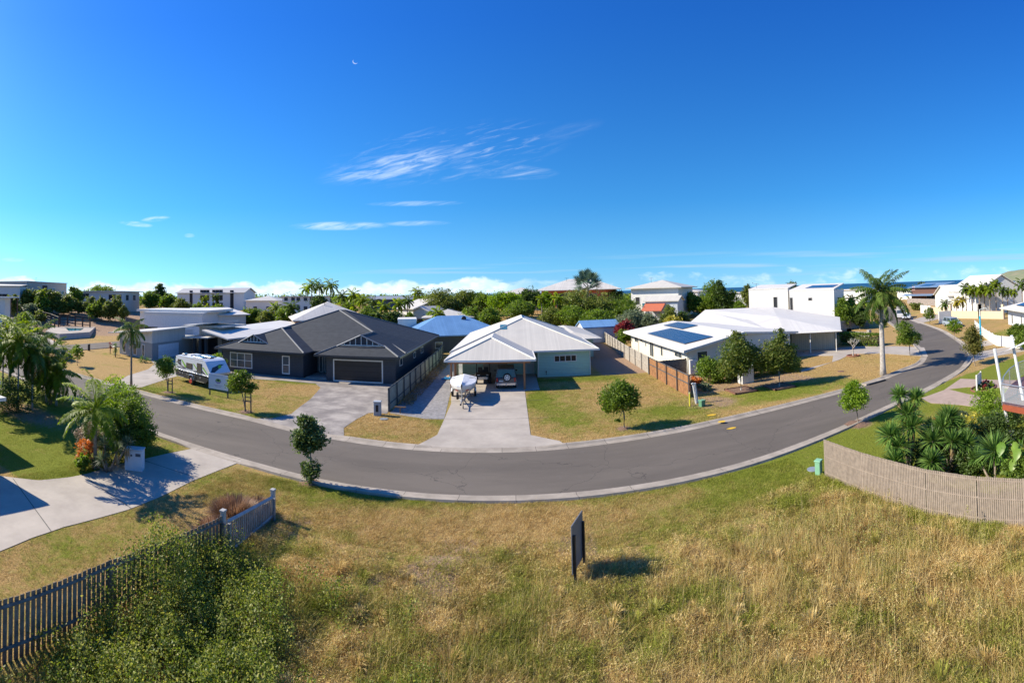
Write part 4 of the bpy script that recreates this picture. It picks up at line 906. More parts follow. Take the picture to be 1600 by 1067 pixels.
# ================================================================== the dark hipped house
def dark_house():
    t = thing('dark_house', 'dark navy house with charcoal tiled hip roof and two white trimmed gablets', 'house', (-22, 46, 0)); x0, x1 = -33.2, -11.0
    w = WB(); w.b2(-32.5, -21.9, 44.95, 66, 0, 2.6); w.build('wall', MNAVY, t)
    w = WB(); w.b2(-19.0, -11.6, 44.5, 67, 0, 2.59); w.build('garage_wall', MNAVY, t)
    w = WB(); w.b2(-21.9, -19.0, 48.6, 66.2, 0, 2.58); w.build('entry_wall', M('entry_shade', (.10, .11, .12)), t)
    w = WB(); w.b2(-21.7, -19.1, 45.1, 48.5, 0, .14); w.build('entry_step', MCD, t)
    p = .385
    r = WB(); q = hip(r, x0, x1, 46.6, 68, 2.77, p, .16); r.build('roof', MTILE, t)
    r = WB(); qa = hip(r, -33.0, -21.4, 44.1, 58, 2.773, .37, .16); r.build('left_wing_roof', MTILE, t)
    r = WB(); qb = hip(r, -19.9, -11.05, 43.6, 56, 2.776, .43, .16, dutch=1.95); r.build('garage_roof', MTILE, t)
    cap = M('grey_ridge_tile', (.17, .175, .18), (.14, .145, .15), scale=6, rough=.7)
    c = WB(); capline(c, [q[1], q[4], q[5], q[2]], .1); capline(c, [q[0], q[4]], .1); capline(c, [q[3], q[5]], .1); capline(c, [qb[1], qb[7]], .1); capline(c, [qb[0], qb[6]], .08); capline(c, [qa[1], qa[4], qa[5]], .1); capline(c, [qa[0], qa[4]], .08)
    capline(c, [qb[4], (qb[4][0], qb[4][1] + 4.5, qb[4][2])], .09)
    c.build('ridge_cap', cap, t)
    gz = 3.47; gx_ = -28.75; g = WB(); g.add([(gx_ - 2.0, 45.75, gz - .06), (gx_ + 2.0, 45.75, gz - .06), (gx_, 45.75, gz + .88), (gx_, 48.3, gz + .88), (gx_ - 2.0, 45.95, gz - .06), (gx_ + 2.0, 45.95, gz - .06)], [(0, 2, 3, 4), (1, 5, 3, 2)]); g.build('gablet_roof', MTILE, t, recalc=False)
    for a, b_, top in ((Vector((gx_ - 1.75, 46.0, gz)), Vector((gx_ + 1.75, 46.0, gz)), Vector((gx_, 46.0, gz + .85))), (Vector(qb[6]), Vector(qb[7]), Vector(qb[4]))):
        y = a.y - .03; g = WB(); cx = top.x; hw = (b_.x - a.x) / 2; hh = top.z - a.z
        g.add([(a.x + .12, y, a.z + .04), (b_.x - .12, y, b_.z + .04), (cx, y, top.z - .1)], [(0, 1, 2)])
        gab = g.build('gablet', M('gablet_dark', (.035, .04, .055), rough=.5), t, recalc=False)
        g = WB()
        for i in range(-3, 4):
            xx = cx + hw * i / 4; hz = hh * (1 - abs(i) / 4) - .1
            if hz > .12: g.box((xx, y - .03, a.z + .04 + hz / 2), (.07, .06, hz))
        g.box((cx, y - .03, a.z + .04), (hw * 2, .07, .09)); g.build('mullion', MWHT, gab)
        g = WB()
        for e, o in ((a, -.25), (b_, .25)): g.tube((e.x + o * 1.2, y - .22, e.z - .12), (cx, y - .22, top.z + .05), .07, n=4)
        g.build('barge_board', M('barge_grey', (.30, .31, .32)), t)
    g = WB(); f = M('charcoal_gutter', (.05, .052, .055), rough=.4)
    g.b2(-33.1, -21.3, 44.0, 44.1, 2.6, 2.8); g.b2(-20, -10.95, 43.5, 43.6, 2.6, 2.8); g.b2(-11.0, -10.9, 43.6, 68, 2.6, 2.79); g.build('gutter', f, t)
    l = lambda x, y: (x + 22, y - 46)
    opening(t, l(0, 44.95), (1, 0), (0, -1), -29.9, .55, 3.1, 1.75, 3, gm=MBLIND, rails=1, fw=.11)
    opening(t, l(0, 44.95), (1, 0), (0, -1), -24.0, .3, .95, 2.0, 1, gm=MBLIND, rails=1, fw=.11)
    opening(t, l(0, 44.5), (1, 0), (0, -1), -15.55, .03, 5.35, 2.28, 1, gm=M('dark_panel_door', (.030, .031, .034), rough=.45, stripe=('v', .55, .02, .3, 'saw')), fw=.13, name='garage_door', pane='door_panel')
    opening(t, l(0, 48.6), (1, 0), (0, -1), -20.4, .15, 1.1, 2.1, 1, gm=MBLIND, name='front_door', pane='door_leaf')
    opening(t, l(0, 48.6), (1, 0), (0, -1), -21.4, .15, .5, 2.1, 1, gm=MBLIND)
    opening(t, l(-11.6, 0), (0, 1), (1, 0), 46.8, 1.5, 1.2, .8, 1, gm=MGLS); opening(t, l(-11.6, 0), (0, 1), (1, 0), 53.5, 1.4, 1.0, .7, 1); opening(t, l(-11.6, 0), (0, 1), (1, 0), 58, 1.4, 1.4, .8, 2)
dark_house()
# ================================================================== grey corner house
def grey_house():
    t = thing('corner_house', 'grey rendered corner house with white double garage door and pale skillion roofs', 'house', (-49, 50, 0))
    w = WB(); w.prism([(-53.6, 47.2), (-45.0, 45.6), (-45.7, 53.4), (-45.9, 60), (-54.5, 60)], 0, 2.35); w.build('wall', MGRY, t)
    w = WB(); w.add([(-53.64, 47.16, 2.352), (-44.97, 45.55, 2.352), (-45.67, 53.4, 2.352), (-54.3, 54.4, 2.352), (-53.64, 47.16, 3.3), (-44.97, 45.55, 4.15), (-45.67, 53.4, 4.3), (-54.3, 54.4, 3.35)], [(0, 1, 5, 4), (1, 2, 6, 5), (2, 3, 7, 6), (3, 0, 4, 7), (4, 5, 6, 7)]); w.build('upper_wall', MGRYL, t)
    r = WB(); slab(r, [(-55.3, 46.3, 3.25), (-44.0, 44.6, 4.2), (-44.6, 54.8, 4.4), (-56, 56.5, 3.35)], .16); r.build('roof', MROOFG, t)
    r = WB(); r.b2(-47.8, -40.2, 55.5, 62, 4.2, 4.4); 
    slab(r, [(-48, 54.9, 4.2), (-41.5, 54.6, 5.0), (-41.0, 61, 5.1), (-48, 62, 4.3)], .16); r.build('upper_roof', MROOFG, t)
    w = WB(); w.b2(-45.4, -41.8, 56.5, 61, 0, 4.45); w.build('tower_wall', MOFFW, t)
    w = WB(); w.b2(-41.8, -32.5, 57.5, 80, 0, 2.9); w.build('rear_wall', MSTONE, t)
    r = WB(); slab(r, [(-42.6, 53.6, 3.9), (-37.2, 52.6, 2.95), (-31.0, 78, 3.3), (-44, 80, 4.1)], .18); r.build('rear_roof', MROOFW, t)
    r = WB(); slab(r, [(-37.5, 60.5, 3.12), (-33.0, 60.5, 3.12), (-28.0, 81, 3.3), (-36, 81, 3.3)], .18); r.build('side_roof', MROOFW, t)
    r = WB(); slab(r, [(-45.6, 52.4, 2.75), (-41.0, 53.0, 2.9), (-40.6, 56.4, 3.0), (-45.5, 56.4, 2.85)], .14); r.build('porch_roof', MROOFW, t)
    for x in (-44.3, -43.2, -42.1):
        g = WB(); g.b2(x - .2, x + .2, 53.8, 54.2, 0, 2.7); g.build('column', M('dark_column', (.08, .085, .09)), t)
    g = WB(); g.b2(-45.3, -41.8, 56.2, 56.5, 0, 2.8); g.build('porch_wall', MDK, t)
    ux = Vector((8.6, -1.6)).normalized(); l = lambda x, y: (x + 49, y - 50)
    for u, w_ in ((1.5, .9), (4.4, 1.0), (6.6, .7)): opening(t, l(-53.6, 47.2), tuple(ux), (ux.y, -ux.x), u, .3, w_, 1.75, 1, fw=.09)
    ux = Vector((-.7, 7.8)).normalized(); opening(t, l(-45.0, 45.6), tuple(ux), (ux.y, -ux.x), 3.75, .02, 5.0, 2.1, 1, gm=M('white_panel_door', (.66, .70, .74), rough=.5, stripe=('v', .5, .01, .15, 'saw')), fm=MGRY, name='garage_door', pane='door_panel')
    for u in (61, 66): opening(t, l(-32.5, 0), (0, 1), (1, 0), u, .4, .9, 2.0, 1)
    for u in (-39.9, -36.5): opening(t, l(0, 57.5), (1, 0), (0, -1), u, .4, .8, 2.0, 1)
    # roof glass strip that mirrors the sky
    g = WB(); g.add([(-41.6, 57.5, 3.78), (-38.8, 57.0, 3.37), (-37.2, 63.2, 3.44), (-40.8, 64.0, 3.86)], [(0, 1, 2, 3)])
grey_house()
# ================================================================== white house with solar panels and the big white roof behind it
def solar_house():
    t = thing('solar_house', 'cream house with low white roof carrying two banks of solar panels', 'house', (24, 52, 0))
    w = WB(); w.add([(17.3, 43.6, 0), (31, 45.6, 0), (31, 66, 0), (17.3, 66.5, 0), (17.3, 43.6, 2.55), (31, 45.6, 2.9), (31, 66, 2.9), (17.3, 66.5, 2.55)], [(0, 1, 5, 4), (1, 2, 6, 5), (2, 3, 7, 6), (3, 0, 4, 7), (4, 5, 6, 7)]); w.build('wall', MCREAM, t)
    w = WB(); w.b2(17.18, 17.3, 43.7, 50.2, 0, 2.5); w.build('front_wall_panel', MCREAM, t)
    A, B, C, D, E_, F_ = (16.3, 42.4, 2.72), (24.0, 44.0, 3.95), (33.2, 46.9, 3.1), (32.2, 66.5, 3.1), (24.0, 67, 3.95), (16.2, 66.9, 2.72)
    r = WB(); tt = .22; V = [A, B, C, D, E_, F_]; r.add(V + [(x, y, z - tt) for x, y, z in V], [(0, 1, 4, 5), (1, 2, 3, 4)] + [(6, 11, 10, 7), (7, 10, 9, 8)] + [(i, i + 6, (i + 1) % 6 + 6, (i + 1) % 6) for i in range(6)]); r.build('roof', MROOFW, t)
    w = WB(); w.add([(17.3, 43.62, 2.5), (24, 44.6, 2.6), (31, 45.62, 2.6), (17.3, 43.62, 2.62), (24, 44.6, 3.7), (31, 45.62, 3.05)], [(0, 1, 4, 3), (1, 2, 5, 4)]); w.build('gable_wall', MCREAM, t, recalc=False)
    def panel(x0, x1, y0, y1):
        zf = lambda x: 2.72 + (x - 16.3) * 1.23 / 7.75 + .12; g = WB(); slab(g, [(x0, y0, zf(x0)), (x1, y0, zf(x1)), (x1, y1, zf(x1)), (x0, y1, zf(x0))], .05); o = g.build('solar_array', MSOL, t)
        g = WB(); k = 0
        for i in range(1, int((y1 - y0))): g.b2(x0, x1, y0 + i - .02, y0 + i + .02, 0, .01)
        V = [(x, y, zf(x) + .012 + z) for x, y, z in g.v]; g.v = V; g.build('panel_joint', M('panel_frame', (.3, .32, .36), rough=.4, metal=.4), o)
    panel(17.6, 20.9, 45.5, 59.0); panel(21.4, 23.6, 56.0, 63.5)
    l = lambda x, y: (x - 24, y - 52)
    for u, z, w_, h_, m_ in ((46.3, 1.5, 2.2, .6, 2), (52.2, .9, .7, 1.2, 1), (56.2, .3, 1.5, 2.0, 2), (58.9, 1.3, .4, .8, 1), (61.0, 1.7, 1.0, .5, 1), (63.5, 1.4, 1.8, .8, 2), (66.0, 1.2, .4, .8, 1)): opening(t, l(17.18 if u < 50 else 17.3, 0), (0, 1), (-1, 0), u, z, w_, h_, m_, fm=MCREAM if u > 60 else MWHT)
    ux = Vector((13.7, 2.0)).normalized(); opening(t, l(17.3, 43.6), tuple(ux), (ux.y, -ux.x), 1.6, .25, 1.3, 2.1, 1, rails=1); opening(t, l(17.3, 43.6), tuple(ux), (ux.y, -ux.x), 5.5, .5, 1.8, 1.6, 2)
    for y in (49.9, 62.3):
        g = WB(); g.tube((17.2, y, 0), (17.2, y, 2.5), .05); g.build('downpipe', MWHT, t)
    g = WB(); g.b2(17.25, 18.05, 43.2, 43.55, .2, 1.6); g.build('meter_box', MWHT, t, bevel=.02)
    mb = MB()
solar_house()
def bigroof_house():
    t = thing('wide_roof_house', 'beige house under the widest white roof with a pole carport in front', 'house', (40, 60, 0))
    V = [(32.6, 48.9, 2.8), (38.9, 45.4, 2.8), (52.5, 61.5, 3.0), (46.4, 74, 4.9), (33.8, 76.5, 4.9), (27.0, 69.3, 2.75)]
    r = WB(); n = 6; r.add(V + [(x, y, z - .18) for x, y, z in V] + [(39, 60.5, 4.0)], [(0, 1, 12), (1, 2, 12), (2, 3, 12), (3, 4, 12), (4, 5, 12), (5, 0, 12)] + [(11, 10, 9, 8, 7, 6)] + [(i, i + 6, (i + 1) % 6 + 6, (i + 1) % 6) for i in range(6)]); r.build('roof', MROOFW, t)
    w = WB(); w.prism([(35.4, 51.6), (40.2, 48.3), (51.3, 61.8), (45.4, 73), (34.6, 75), (28.5, 69.0)], 0, 2.66); w.build('wall', MBEIGE, t)
    for x, y in ((32.6, 49.3), (35.6, 47.7), (38.6, 46.1)):
        g = WB(); g.tube((x, y, .02), (x, y, 2.7), .055); g.build('post', MWHT, t)
    g = WB(); g.tube((32.55, 48.8, 2.72), (38.95, 45.3, 2.72), .08); g.build('gutter', MWHT, t)
    g = WB(); g.b2(28.2, 35.0, 66.6, 67.0, 2.9, 3.2)
bigroof_house()
# ================================================================== background buildings
bghouse('apartment_block', 'three storey white apartment block with long grey roof and dark recessed balconies', 277, 188, 381, 176, 457.5, 13, 'gable', .28, M('pale_blue_grey_wall', (.60, .64, .68), (.56, .60, .64)), M('grey_metal_roof', (.46, .45, .43), (.42, .41, .39), rough=.6), cat='apartment building', oh=.6,
        wins=[('F', .22, .6, 1.5, 7.6, 1, MDK), ('F', .43, 4.2, 4.2, 2.2, 3, MDK), ('F', .43, 1.0, 4.2, 2.4, 3, MDK), ('F', .43, 6.8, 4.2, 1.6, 3, MDK), ('F', .62, 4.2, 4.6, 2.2, 3, MDK), ('F', .62, 1.0, 4.6, 2.4, 3, MDK), ('F', .62, 6.8, 4.6, 1.6, 3, MDK), ('F', .83, .6, 1.6, 7.6, 1, MDK), ('L', .5, 3, 3, 3, 2)])
bghouse('apartment_block', 'cream low apartment block with flat roof and dark blue window awnings', 441, 150, 492, 144, 463.5, 11, 'flat', 0, MOFFW, MROOFG, cat='apartment building', oh=.6,
        wins=[(f, u, z, 1.3, 1.1, 2, MGLS, M('navy_awning', (.05, .09, .18))) for f in 'F' for u in (.12, .34, .5, .72, .9) for z in (1.6, 4.4)])
bghouse('low_house', 'long low white roofed building between the two apartment blocks', 384, 165, 434, 160, 470, 12, 'hip', .25, MOFFW, MROOF, wins=[('F', .3, 1, 1.5, 1.2), ('F', .7, 1, 1.5, 1.2)], cat='building')
bghouse('low_house', 'white flat topped building further behind the low white roofs', 386, 210, 440, 205, 465, 12, 'flat', 0, M('white_wall_far', (.7, .7, .7)), MROOF, cat='building')
bghouse('hill_house', 'white flat roofed hill house with square dark windows above the scrub', 126, 150, 190, 142, 455.5, 12, 'flat', 0, M('cool_white_wall', (.62, .64, .64)), MWHT, oh=1.0, wins=[('F', .12, 4.6, 3, 1.6, 2, MDK), ('F', .78, 4.0, 2.6, 1.9, 1, MDK), ('F', .97, 4.0, 1.0, 1.9, 1, MDK), ('R', .3, 4, 2, 1.8), ('R', .7, 4, 2, 1.8)])
bghouse('hill_house', 'long white terraced building right of the flat roofed hill house', 190, 150, 216, 165, 461, 10, 'flat', 0, MOFFW, MROOF, oh=.5, wins=[('F', .3, 3, 3, 1.4, 3, MDK), ('F', .7, 3, 3, 1.4, 3, MDK)])
bghouse('large_hill_house', 'large grey two storey house with glazed corner balcony on the left hill', 42, 142, 104, 160, 441.5, 13, 'flat', 0, M('taupe_wall', (.42, .40, .36)), MROOFG, oh=.3, wins=[('F', .42, 5.2, 3, 3.4, 1, MDK), ('F', .62, 4.2, 3, 3.6, 2, MGLB), ('F', .86, 4.4, 3, 2.6, 2, MGLB), ('L', .5, 4, 3, 3)])
bghouse('hill_house', 'white house with shallow pale roof left of the large grey hill house', -40, 142, 31, 136, 447, 13, 'skillion', .08, M('cool_white_wall', (.62, .64, .64)), MROOF, oh=.6, wins=[('F', .62, 4.4, 4, 1.4, 2, MDK), ('F', .9, 1.6, 2.4, 3.6, 2, MDK)])
T_, Wd, e_ = bghouse('balcony_house', 'pale house at the left edge with deep eave and white balcony rail', -34, 86, 8, 89, 465, 12, 'flat', 0, M('cool_white_wall', (.62, .64, .64)), M('pale_grey_roof', (.62, .66, .68)), oh=.9, t=.2, wins=[('F', .95, 2.0, .9, 2.2, 1, MDK)])
mb = MB(); mb.b2(Wd - .2, Wd + 3.2, .3, 9, -1, 1.6); mb.build('base_wall', M('blue_grey_base', (.32, .35, .40)), T_)
mb = MB(); mb.b2(Wd, Wd + 3.4, .1, 9, e_ + .0, e_ + .2); mb.build('balcony_roof', M('pale_grey_roof', (.62, .66, .68)), T_)
mb = MB(); mb.b2(Wd + .1, Wd + 3.1, 2.6, 9, 1.6, e_); mb.build('inner_wall', MOFFW, T_)
for u in (1.0, 2.4): mb = MB(); mb.b2(Wd + u - .45, Wd + u + .45, 2.55, 2.62, 1.8, 3.9); mb.build('window', MDK, T_)
for u in (1.6, 3.1): mb = MB(); mb.b2(Wd + u - .08, Wd + u + .08, .3, .46, 1.6, e_); mb.build('post', DPOST_ if False else MBRWN, T_)
mb = MB(); mb.b2(Wd + .05, Wd + 3.2, .25, .33, 1.62, 2.6); mb.build('balustrade', MWHT, T_)
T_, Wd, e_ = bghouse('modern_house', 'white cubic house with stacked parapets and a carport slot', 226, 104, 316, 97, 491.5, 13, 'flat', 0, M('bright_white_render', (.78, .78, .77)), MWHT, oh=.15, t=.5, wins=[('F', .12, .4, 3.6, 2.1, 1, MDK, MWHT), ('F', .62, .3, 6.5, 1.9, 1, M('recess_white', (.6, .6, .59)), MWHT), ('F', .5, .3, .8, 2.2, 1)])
mb = MB(); mb.b2(-3.5, Wd + 1.0, 2.0, 15, e_ + .47, e_ + 1.0); mb.build('parapet', MWHT, T_)
mb = MB(); mb.b2(-3.2, Wd * .2, 3, 13, e_ - 2.5, e_ + .46); mb.build('side_wall', MOFFW, T_)
bghouse('low_house', 'white skillion roofed house just right of the white cubic house', 330, 104, 384, 108, 492.5, 10, 'skillion', .14, MOFFW, MROOFW, oh=.8)
bghouse('hip_roof_house', 'house with beige hip roof rising just behind the dark tiled roof', 462, 84, 578, 86, 500, 15, 'hip', .42, MBRWN, MROOFG, oh=.6)
T_, Wd, e_ = bghouse('blue_roof_house', 'charcoal clad house under a broad sky blue hip roof', 639, 71, 786, 74, 523.5, 10.5, 'hip', .46, M('charcoal_cladding', (.09, .095, .10), stripe=('u', .25, .01, .4, 'saw')), MROOFB, oh=.7, wins=[('F', .1, .3, 1.6, 2, 2), ('F', .3, .8, 1.2, 1)])
mb = MB(); mb.tube((9.4, 4.2, e_ + 1.2), (9.4, 4.2, e_ + 2.2), .04); mb.tube((9.4, 4.2, e_ + 1.6), (8.9, 3.9, e_ + 2.3), .03); mb.sph((9.4, 3.9, e_ + 2.35), .42, 12, 8, (1, .3, 1)); dish = mb.build('satellite_dish', MBLK, T_)
bghouse('brick_annexe', 'small white annexe with an orange brick panel left of the blue roof', 621, 79, 650, 79, 500, 6, 'flat', 0, MWHT, MWHT, oh=.05, wins=[('F', .72, 0, 1.8, 1.6, 1, MORG, MWHT)], cat='annexe')
bghouse('low_house', 'white roofed house directly behind the blue roof', 662, 98, 736, 98, 496.5, 12, 'hip', .28, MCREAM, MROOF, oh=.6)
bghouse('gable_house', 'small pale blue gabled house among the palms behind the blue roof', 645, 108, 668, 106, 486, 12, 'gable', .42, M('pale_blue_wall', (.38, .46, .50)), MROOFG, oh=.5, axis='y', wins=[('F', .5, .6, 2, 1.6, 1, MDK)])
bghouse('low_house', 'long beige roofed house with white walls left of the gabled house', 622, 118, 646, 113, 482, 14, 'gable', .3, MWHT, MROOFG, oh=.5, wins=[('F', .6, .8, 1.6, 1.2, 1, MDK)])
bghouse('blue_fascia_house', 'distant house with dark blue fascia and shallow roof above the palms', 575, 168, 640, 166, 467.5, 12, 'gable', .16, M('navy_fascia', (.05, .09, .17)), M('grey_blue_roof', (.25, .28, .32)), oh=1.2)
bghouse('pale_hill_house', 'pale roofed house half hidden left of the orange walled house', 783, 150, 838, 148, 459, 14, 'hip', .3, MOFFW, MROOF, oh=.8, wins=[('F', .5, 3.2, 2, 1.4, 2), ('F', .8, 3.2, 2, 1.4, 2)])
bghouse('orange_house', 'two storey orange red house with a long beige hip roof on the rise', 846, 130, 962, 128, 453, 14, 'hip', .37, MORG, MROOFG, oh=1.6, wins=[('F', .28, 3.2, 3.2, 2.4, 2, MDK), ('F', .42, 3.2, 2.6, 2.4, 2, MDK), ('F', .1, 3.4, 1.6, 1.6, 1, MDK), ('F', .7, 3.4, 2.2, 2.0, 2, MDK)])
T_, Wd, e_ = bghouse('white_villa', 'two storey white villa with pale hip roof and a turquoise window awning', 986, 108, 1060, 104, 450, 12, 'hip', .27, MWHT, MROOF, oh=1.0, wins=[('F', .14, 3.9, 1.2, 1.8, 1, MDK), ('F', .38, 3.0, 3.4, 1.3, 1, MGLB), ('F', .58, 4.0, 1.4, 1.5, 1, MDK), ('F', .70, 4.0, 1.4, 1.5, 1, MDK), ('F', .88, 2.4, 2.6, 3.4, 1, MGLB)])
T2, W2, e2 = bghouse('garden_shed', 'pale gabled shed with a terracotta awning below the white villa', 1008, 98, 1058, 96, 470, 5, 'gable', .35, M('pale_grey_wall', (.55, .58, .6)), MROOF, oh=.4, cat='shed')
mb = MB(); slab(mb, [(0, -3.2, e2 - 1.9), (4.4, -3.2, e2 - 1.9), (4.4, -.02, e2 - .5), (0, -.02, e2 - .5)], .1); mb.build('awning', MORG, T2)
for u in (0.1, 2.2, 4.3):
    mb = MB(); mb.b2(u - .05, u + .05, -3.1, -3.0, 0, e2 - 1.95); mb.build('post', MBRWN, T2)
bghouse('blue_shed', 'low white shed with a sky blue gable roof behind the side fence', 911, 79, 966, 81, 510.5, 4.5, 'gable', .42, MWHT, MROOFB, oh=.25, cat='shed')
T_, Wd, e_ = bghouse('white_block_house', 'left half of the tall white double house with one narrow dark window', 1170, 93, 1231, 91, 452, 9, 'skillion', .09, MWHT, MROOFW, oh=.05, wins=[('F', .68, 4.4, .9, 2.6, 1, MDK), ('F', .3, 1.9, 3.2, .5, 1, MDK), ('L', .5, 3, 2, 3, 1, MDK)])
T_, Wd, e_ = bghouse('white_block_house', 'right half of the tall white double house with solar panels on top', 1233.5, 90.5, 1303, 88, 453.5, 9, 'skillion', .12, MWHT, MROOFW, oh=.05, wins=[('F', .04, 3.6, .7, 3.2, 1, MDK), ('F', .12, 1.6, 1.1, .6, 1, MDK), ('F', .26, 1.6, .6, .5, 1, MDK), ('F', .47, 6.0, .9, .7, 1, MDK), ('R', .4, 3, 3, 3, 1, MGLS)])
mb = MB(); slab(mb, [(Wd * .3, 2, e_ + .46), (Wd * .92, 2, e_ + .46), (Wd * .95, 6.0, e_ + .94), (Wd * .34, 6.0, e_ + .94)], .06); mb.build('solar_array', MSOL, T_)
bghouse('low_house', 'grey flat roofed house right of the dense trees before the sea', 1122, 170, 1165, 165, 458, 14, 'flat', 0, M('grey_white_wall', (.5, .51, .52)), MROOF, oh=.6, wins=[('F', .5, 2.5, 2, 1.4, 2, MDK)])
bghouse('low_house', 'far pale roofed house showing left of the tall white double house', 1066, 190, 1090, 188, 456, 14, 'hip', .2, MOFFW, MROOF, oh=.6)
bghouse('low_house', 'long white roof right of the tall white double house', 1306, 190, 1352, 185, 453, 16, 'flat', 0, MOFFW, MROOFW, oh=.6)
T_, Wd, e_ = bghouse('brown_house', 'dark brown timber house with slate blue roof near the sea', 1424, 205, 1463, 198, 449, 14, 'skillion', .13, MBRWN, M('slate_blue_roof', (.17, .27, .40), rough=.4), oh=1.2, wins=[('F', .1, 4.8, 1.5, 1.5, 1, MORG), ('F', .8, 1, 5, 1.8, 2, MDK)])
mb = MB(); slab(mb, [(3, 2, e_ + .6), (8, 2, e_ + .6), (8, 8, e_ + 1.4), (3, 8, e_ + 1.4)], .08); mb.build('solar_array', MSOL, T_)
mb = MB(); slab(mb, [(-3, -4, e_ - 3.4), (Wd, -4, e_ - 3.4), (Wd, -.1, e_ - 2.8), (-3, -.1, e_ - 2.8)], .12); mb.build('verandah_roof', M('slate_blue_roof', (.17, .27, .40)), T_)
bghouse('low_house', 'small white far house left of the brown timber house', 1402, 215, 1424, 210, 456, 10, 'flat', 0, MWHT, MWHT, oh=.3)
bghouse('white_gable_house', 'bright white house with steep street gable beside the brown house', 1483, 122, 1528, 112, 455, 15, 'gable', .5, MWHT, MROOFW, oh=.4, wins=[('L', .12, 4.2, .8, .9, 1, MDK)], axis='x')
bghouse('white_wing_house', 'lower white wing in front of the steep white gable', 1461, 132, 1482, 120, 461, 10, 'gable', .4, MWHT, MROOFW, oh=.5, axis='y')
bghouse('low_house', 'long flat white house behind the palm row at right', 1528, 150, 1575, 140, 447, 14, 'flat', 0, MWHT, MROOFW, oh=.6)
bghouse('slope_roof_house', 'large white house with long sloping roof at the right edge', 1556, 150, 1650, 135, 452, 26, 'skillion', .20, MWHT, MROOFW, oh=.5, wins=[('F', .3, 2.5, 4, 1.4, 3, MDK), ('F', .7, 5.0, 3, 1.2, 3, MGLS)])
T_, Wd, e_ = bghouse('solar_bungalow', 'small white bungalow with black solar panel behind the white shade sail', 1574, 88, 1660, 66, 487, 13, 'hip', .30, M('pale_blue_grey_wall', (.60, .64, .68)), MROOFW, oh=1.3, wins=[('F', .1, .6, .7, 1.8, 1, MDK), ('F', .3, .6, .6, 1.8, 1, MDK), ('F', .45, .6, .6, 1.8, 1, MDK)])
mb = MB(); slab(mb, [(3.5, .4, e_ + .78), (8.5, .4, e_ + .78), (8.5, 3.0, e_ + 1.57), (4.5, 3.0, e_ + 1.57)], .06); mb.build('solar_array', MSOL, T_)
# ---- the neighbour at left, mostly outside the picture: its eave corner shows and its shadow falls on the drive
t = thing('left_edge_house', 'house at the far left edge, only the corner of its white eave in view', 'house', (-28, 4, 0))
w = WB(); w.prism([(-45, -14), (-22.4, -14), (-22.4, 9.6), (-45, 9.6)], 0, 3.05); w.build('wall', MOFFW, t)
r = WB(); r.add([(-45, -15, 3.12), (-22.6, -15, 3.12), (-21.45, 11.15, 3.32), (-25.5, 10.7, 3.32), (-25.6, 12.9, 3.32), (-45, 13.1, 3.32)] + [(-45, -15, 3.32), (-22.6, -15, 3.32), (-21.45, 11.15, 3.5), (-25.5, 10.7, 3.5), (-25.6, 12.9, 3.5), (-45, 13.1, 3.5)], [(5, 4, 3, 2, 1, 0), (6, 7, 8, 9, 10, 11)] + [(i, (i + 1) % 6, 6 + (i + 1) % 6, 6 + i) for i in range(6)]); r.build('roof', MROOFW, t)
# ================================================================== fences and walls
def fence(name, label, pts, h, mat, pale=.09, gap=.012, thick=.02, side=1, posts=2.4, postm=None, railm=None, rails=(.25, .75), cap=False, hs=None, cat='fence', postw=.09, postup=.05, onpale=None, group=None, jitter=.02, rp=None):
    """pts plan line; palings on the line, posts and rails on its `side`"""
    x0, y0 = pts[0]; t = thing(name, label, cat, (x0, y0, 0), 0, group); rnd = random.Random(int(x0 * 10)); mb = MB(); pm = postm or mat; rb = MB(); cum = 0; tot = sum(math.dist(a, b) for a, b in zip(pts, pts[1:])); hh = (lambda s: h) if hs is None else (lambda s: np.interp(s, [0, tot], hs)); plist = []
    for a, b_ in zip(pts, pts[1:]):
        a = Vector(a); b_ = Vector(b_); L_ = (b_ - a).length; d = (b_ - a) / L_; nn = Vector((-d.y, d.x)) * side; rz = math.atan2(d.y, d.x); s = 0
        while s < L_ - pale * .5:
            p = a + d * (s + pale / 2); z = H(p.x, p.y); q = hh(cum + s) + rnd.uniform(-jitter, jitter)
            mb.box((p.x - x0, p.y - y0, z + q / 2), (pale, thick, q), rz + rnd.uniform(-.03, .03)); s += pale + gap
        for r_ in rails:
            p0 = a + nn * (thick / 2 + .024); p1 = b_ + nn * (thick / 2 + .024); k0 = H(*a) + hh(cum) * r_; k1 = H(*b_) + hh(cum + L_) * r_
            rb.tube((p0.x - x0, p0.y - y0, k0), (p1.x - x0, p1.y - y0, k1), .05, n=4)
        if cap: rb.tube((a.x - x0, a.y - y0, H(*a) + hh(cum) + .03), (b_.x - x0, b_.y - y0, H(*b_) + hh(cum + L_) + .03), .065, n=4)
        n = max(1, round(L_ / posts))
        for i in range(n + 1):
            p = a + d * (L_ * i / n) + nn * (thick / 2 + postw / 2 + .05)
            if not any(math.dist((p.x, p.y), q[:2]) < .4 for q in plist): plist.append((p.x, p.y, hh(cum + L_ * i / n)))
        cum += L_
    mb.build('palings', mat, t)
    if rails or cap: rb.build('rail', railm or pm, t)
    for q in plist:
        pb = MB(); pb.b2(q[0] - x0 - postw / 2, q[0] - x0 + postw / 2, q[1] - y0 - postw / 2, q[1] - y0 + postw / 2, H(q[0], q[1]) - .1, H(q[0], q[1]) + q[2] + postup); pb.build('post', pm, t)
    return t
WGR = M('weathered_paling', (.26, .21, .16), (.13, .105, .08), scale=5, rough=.95, detail=8)
WPK = M('pale_paling', (.31, .25, .195), (.23, .185, .145), scale=6, rough=.95, detail=8)
WSIL = M('silver_paling', (.40, .36, .30), (.28, .25, .21), scale=3, rough=.95, detail=8)
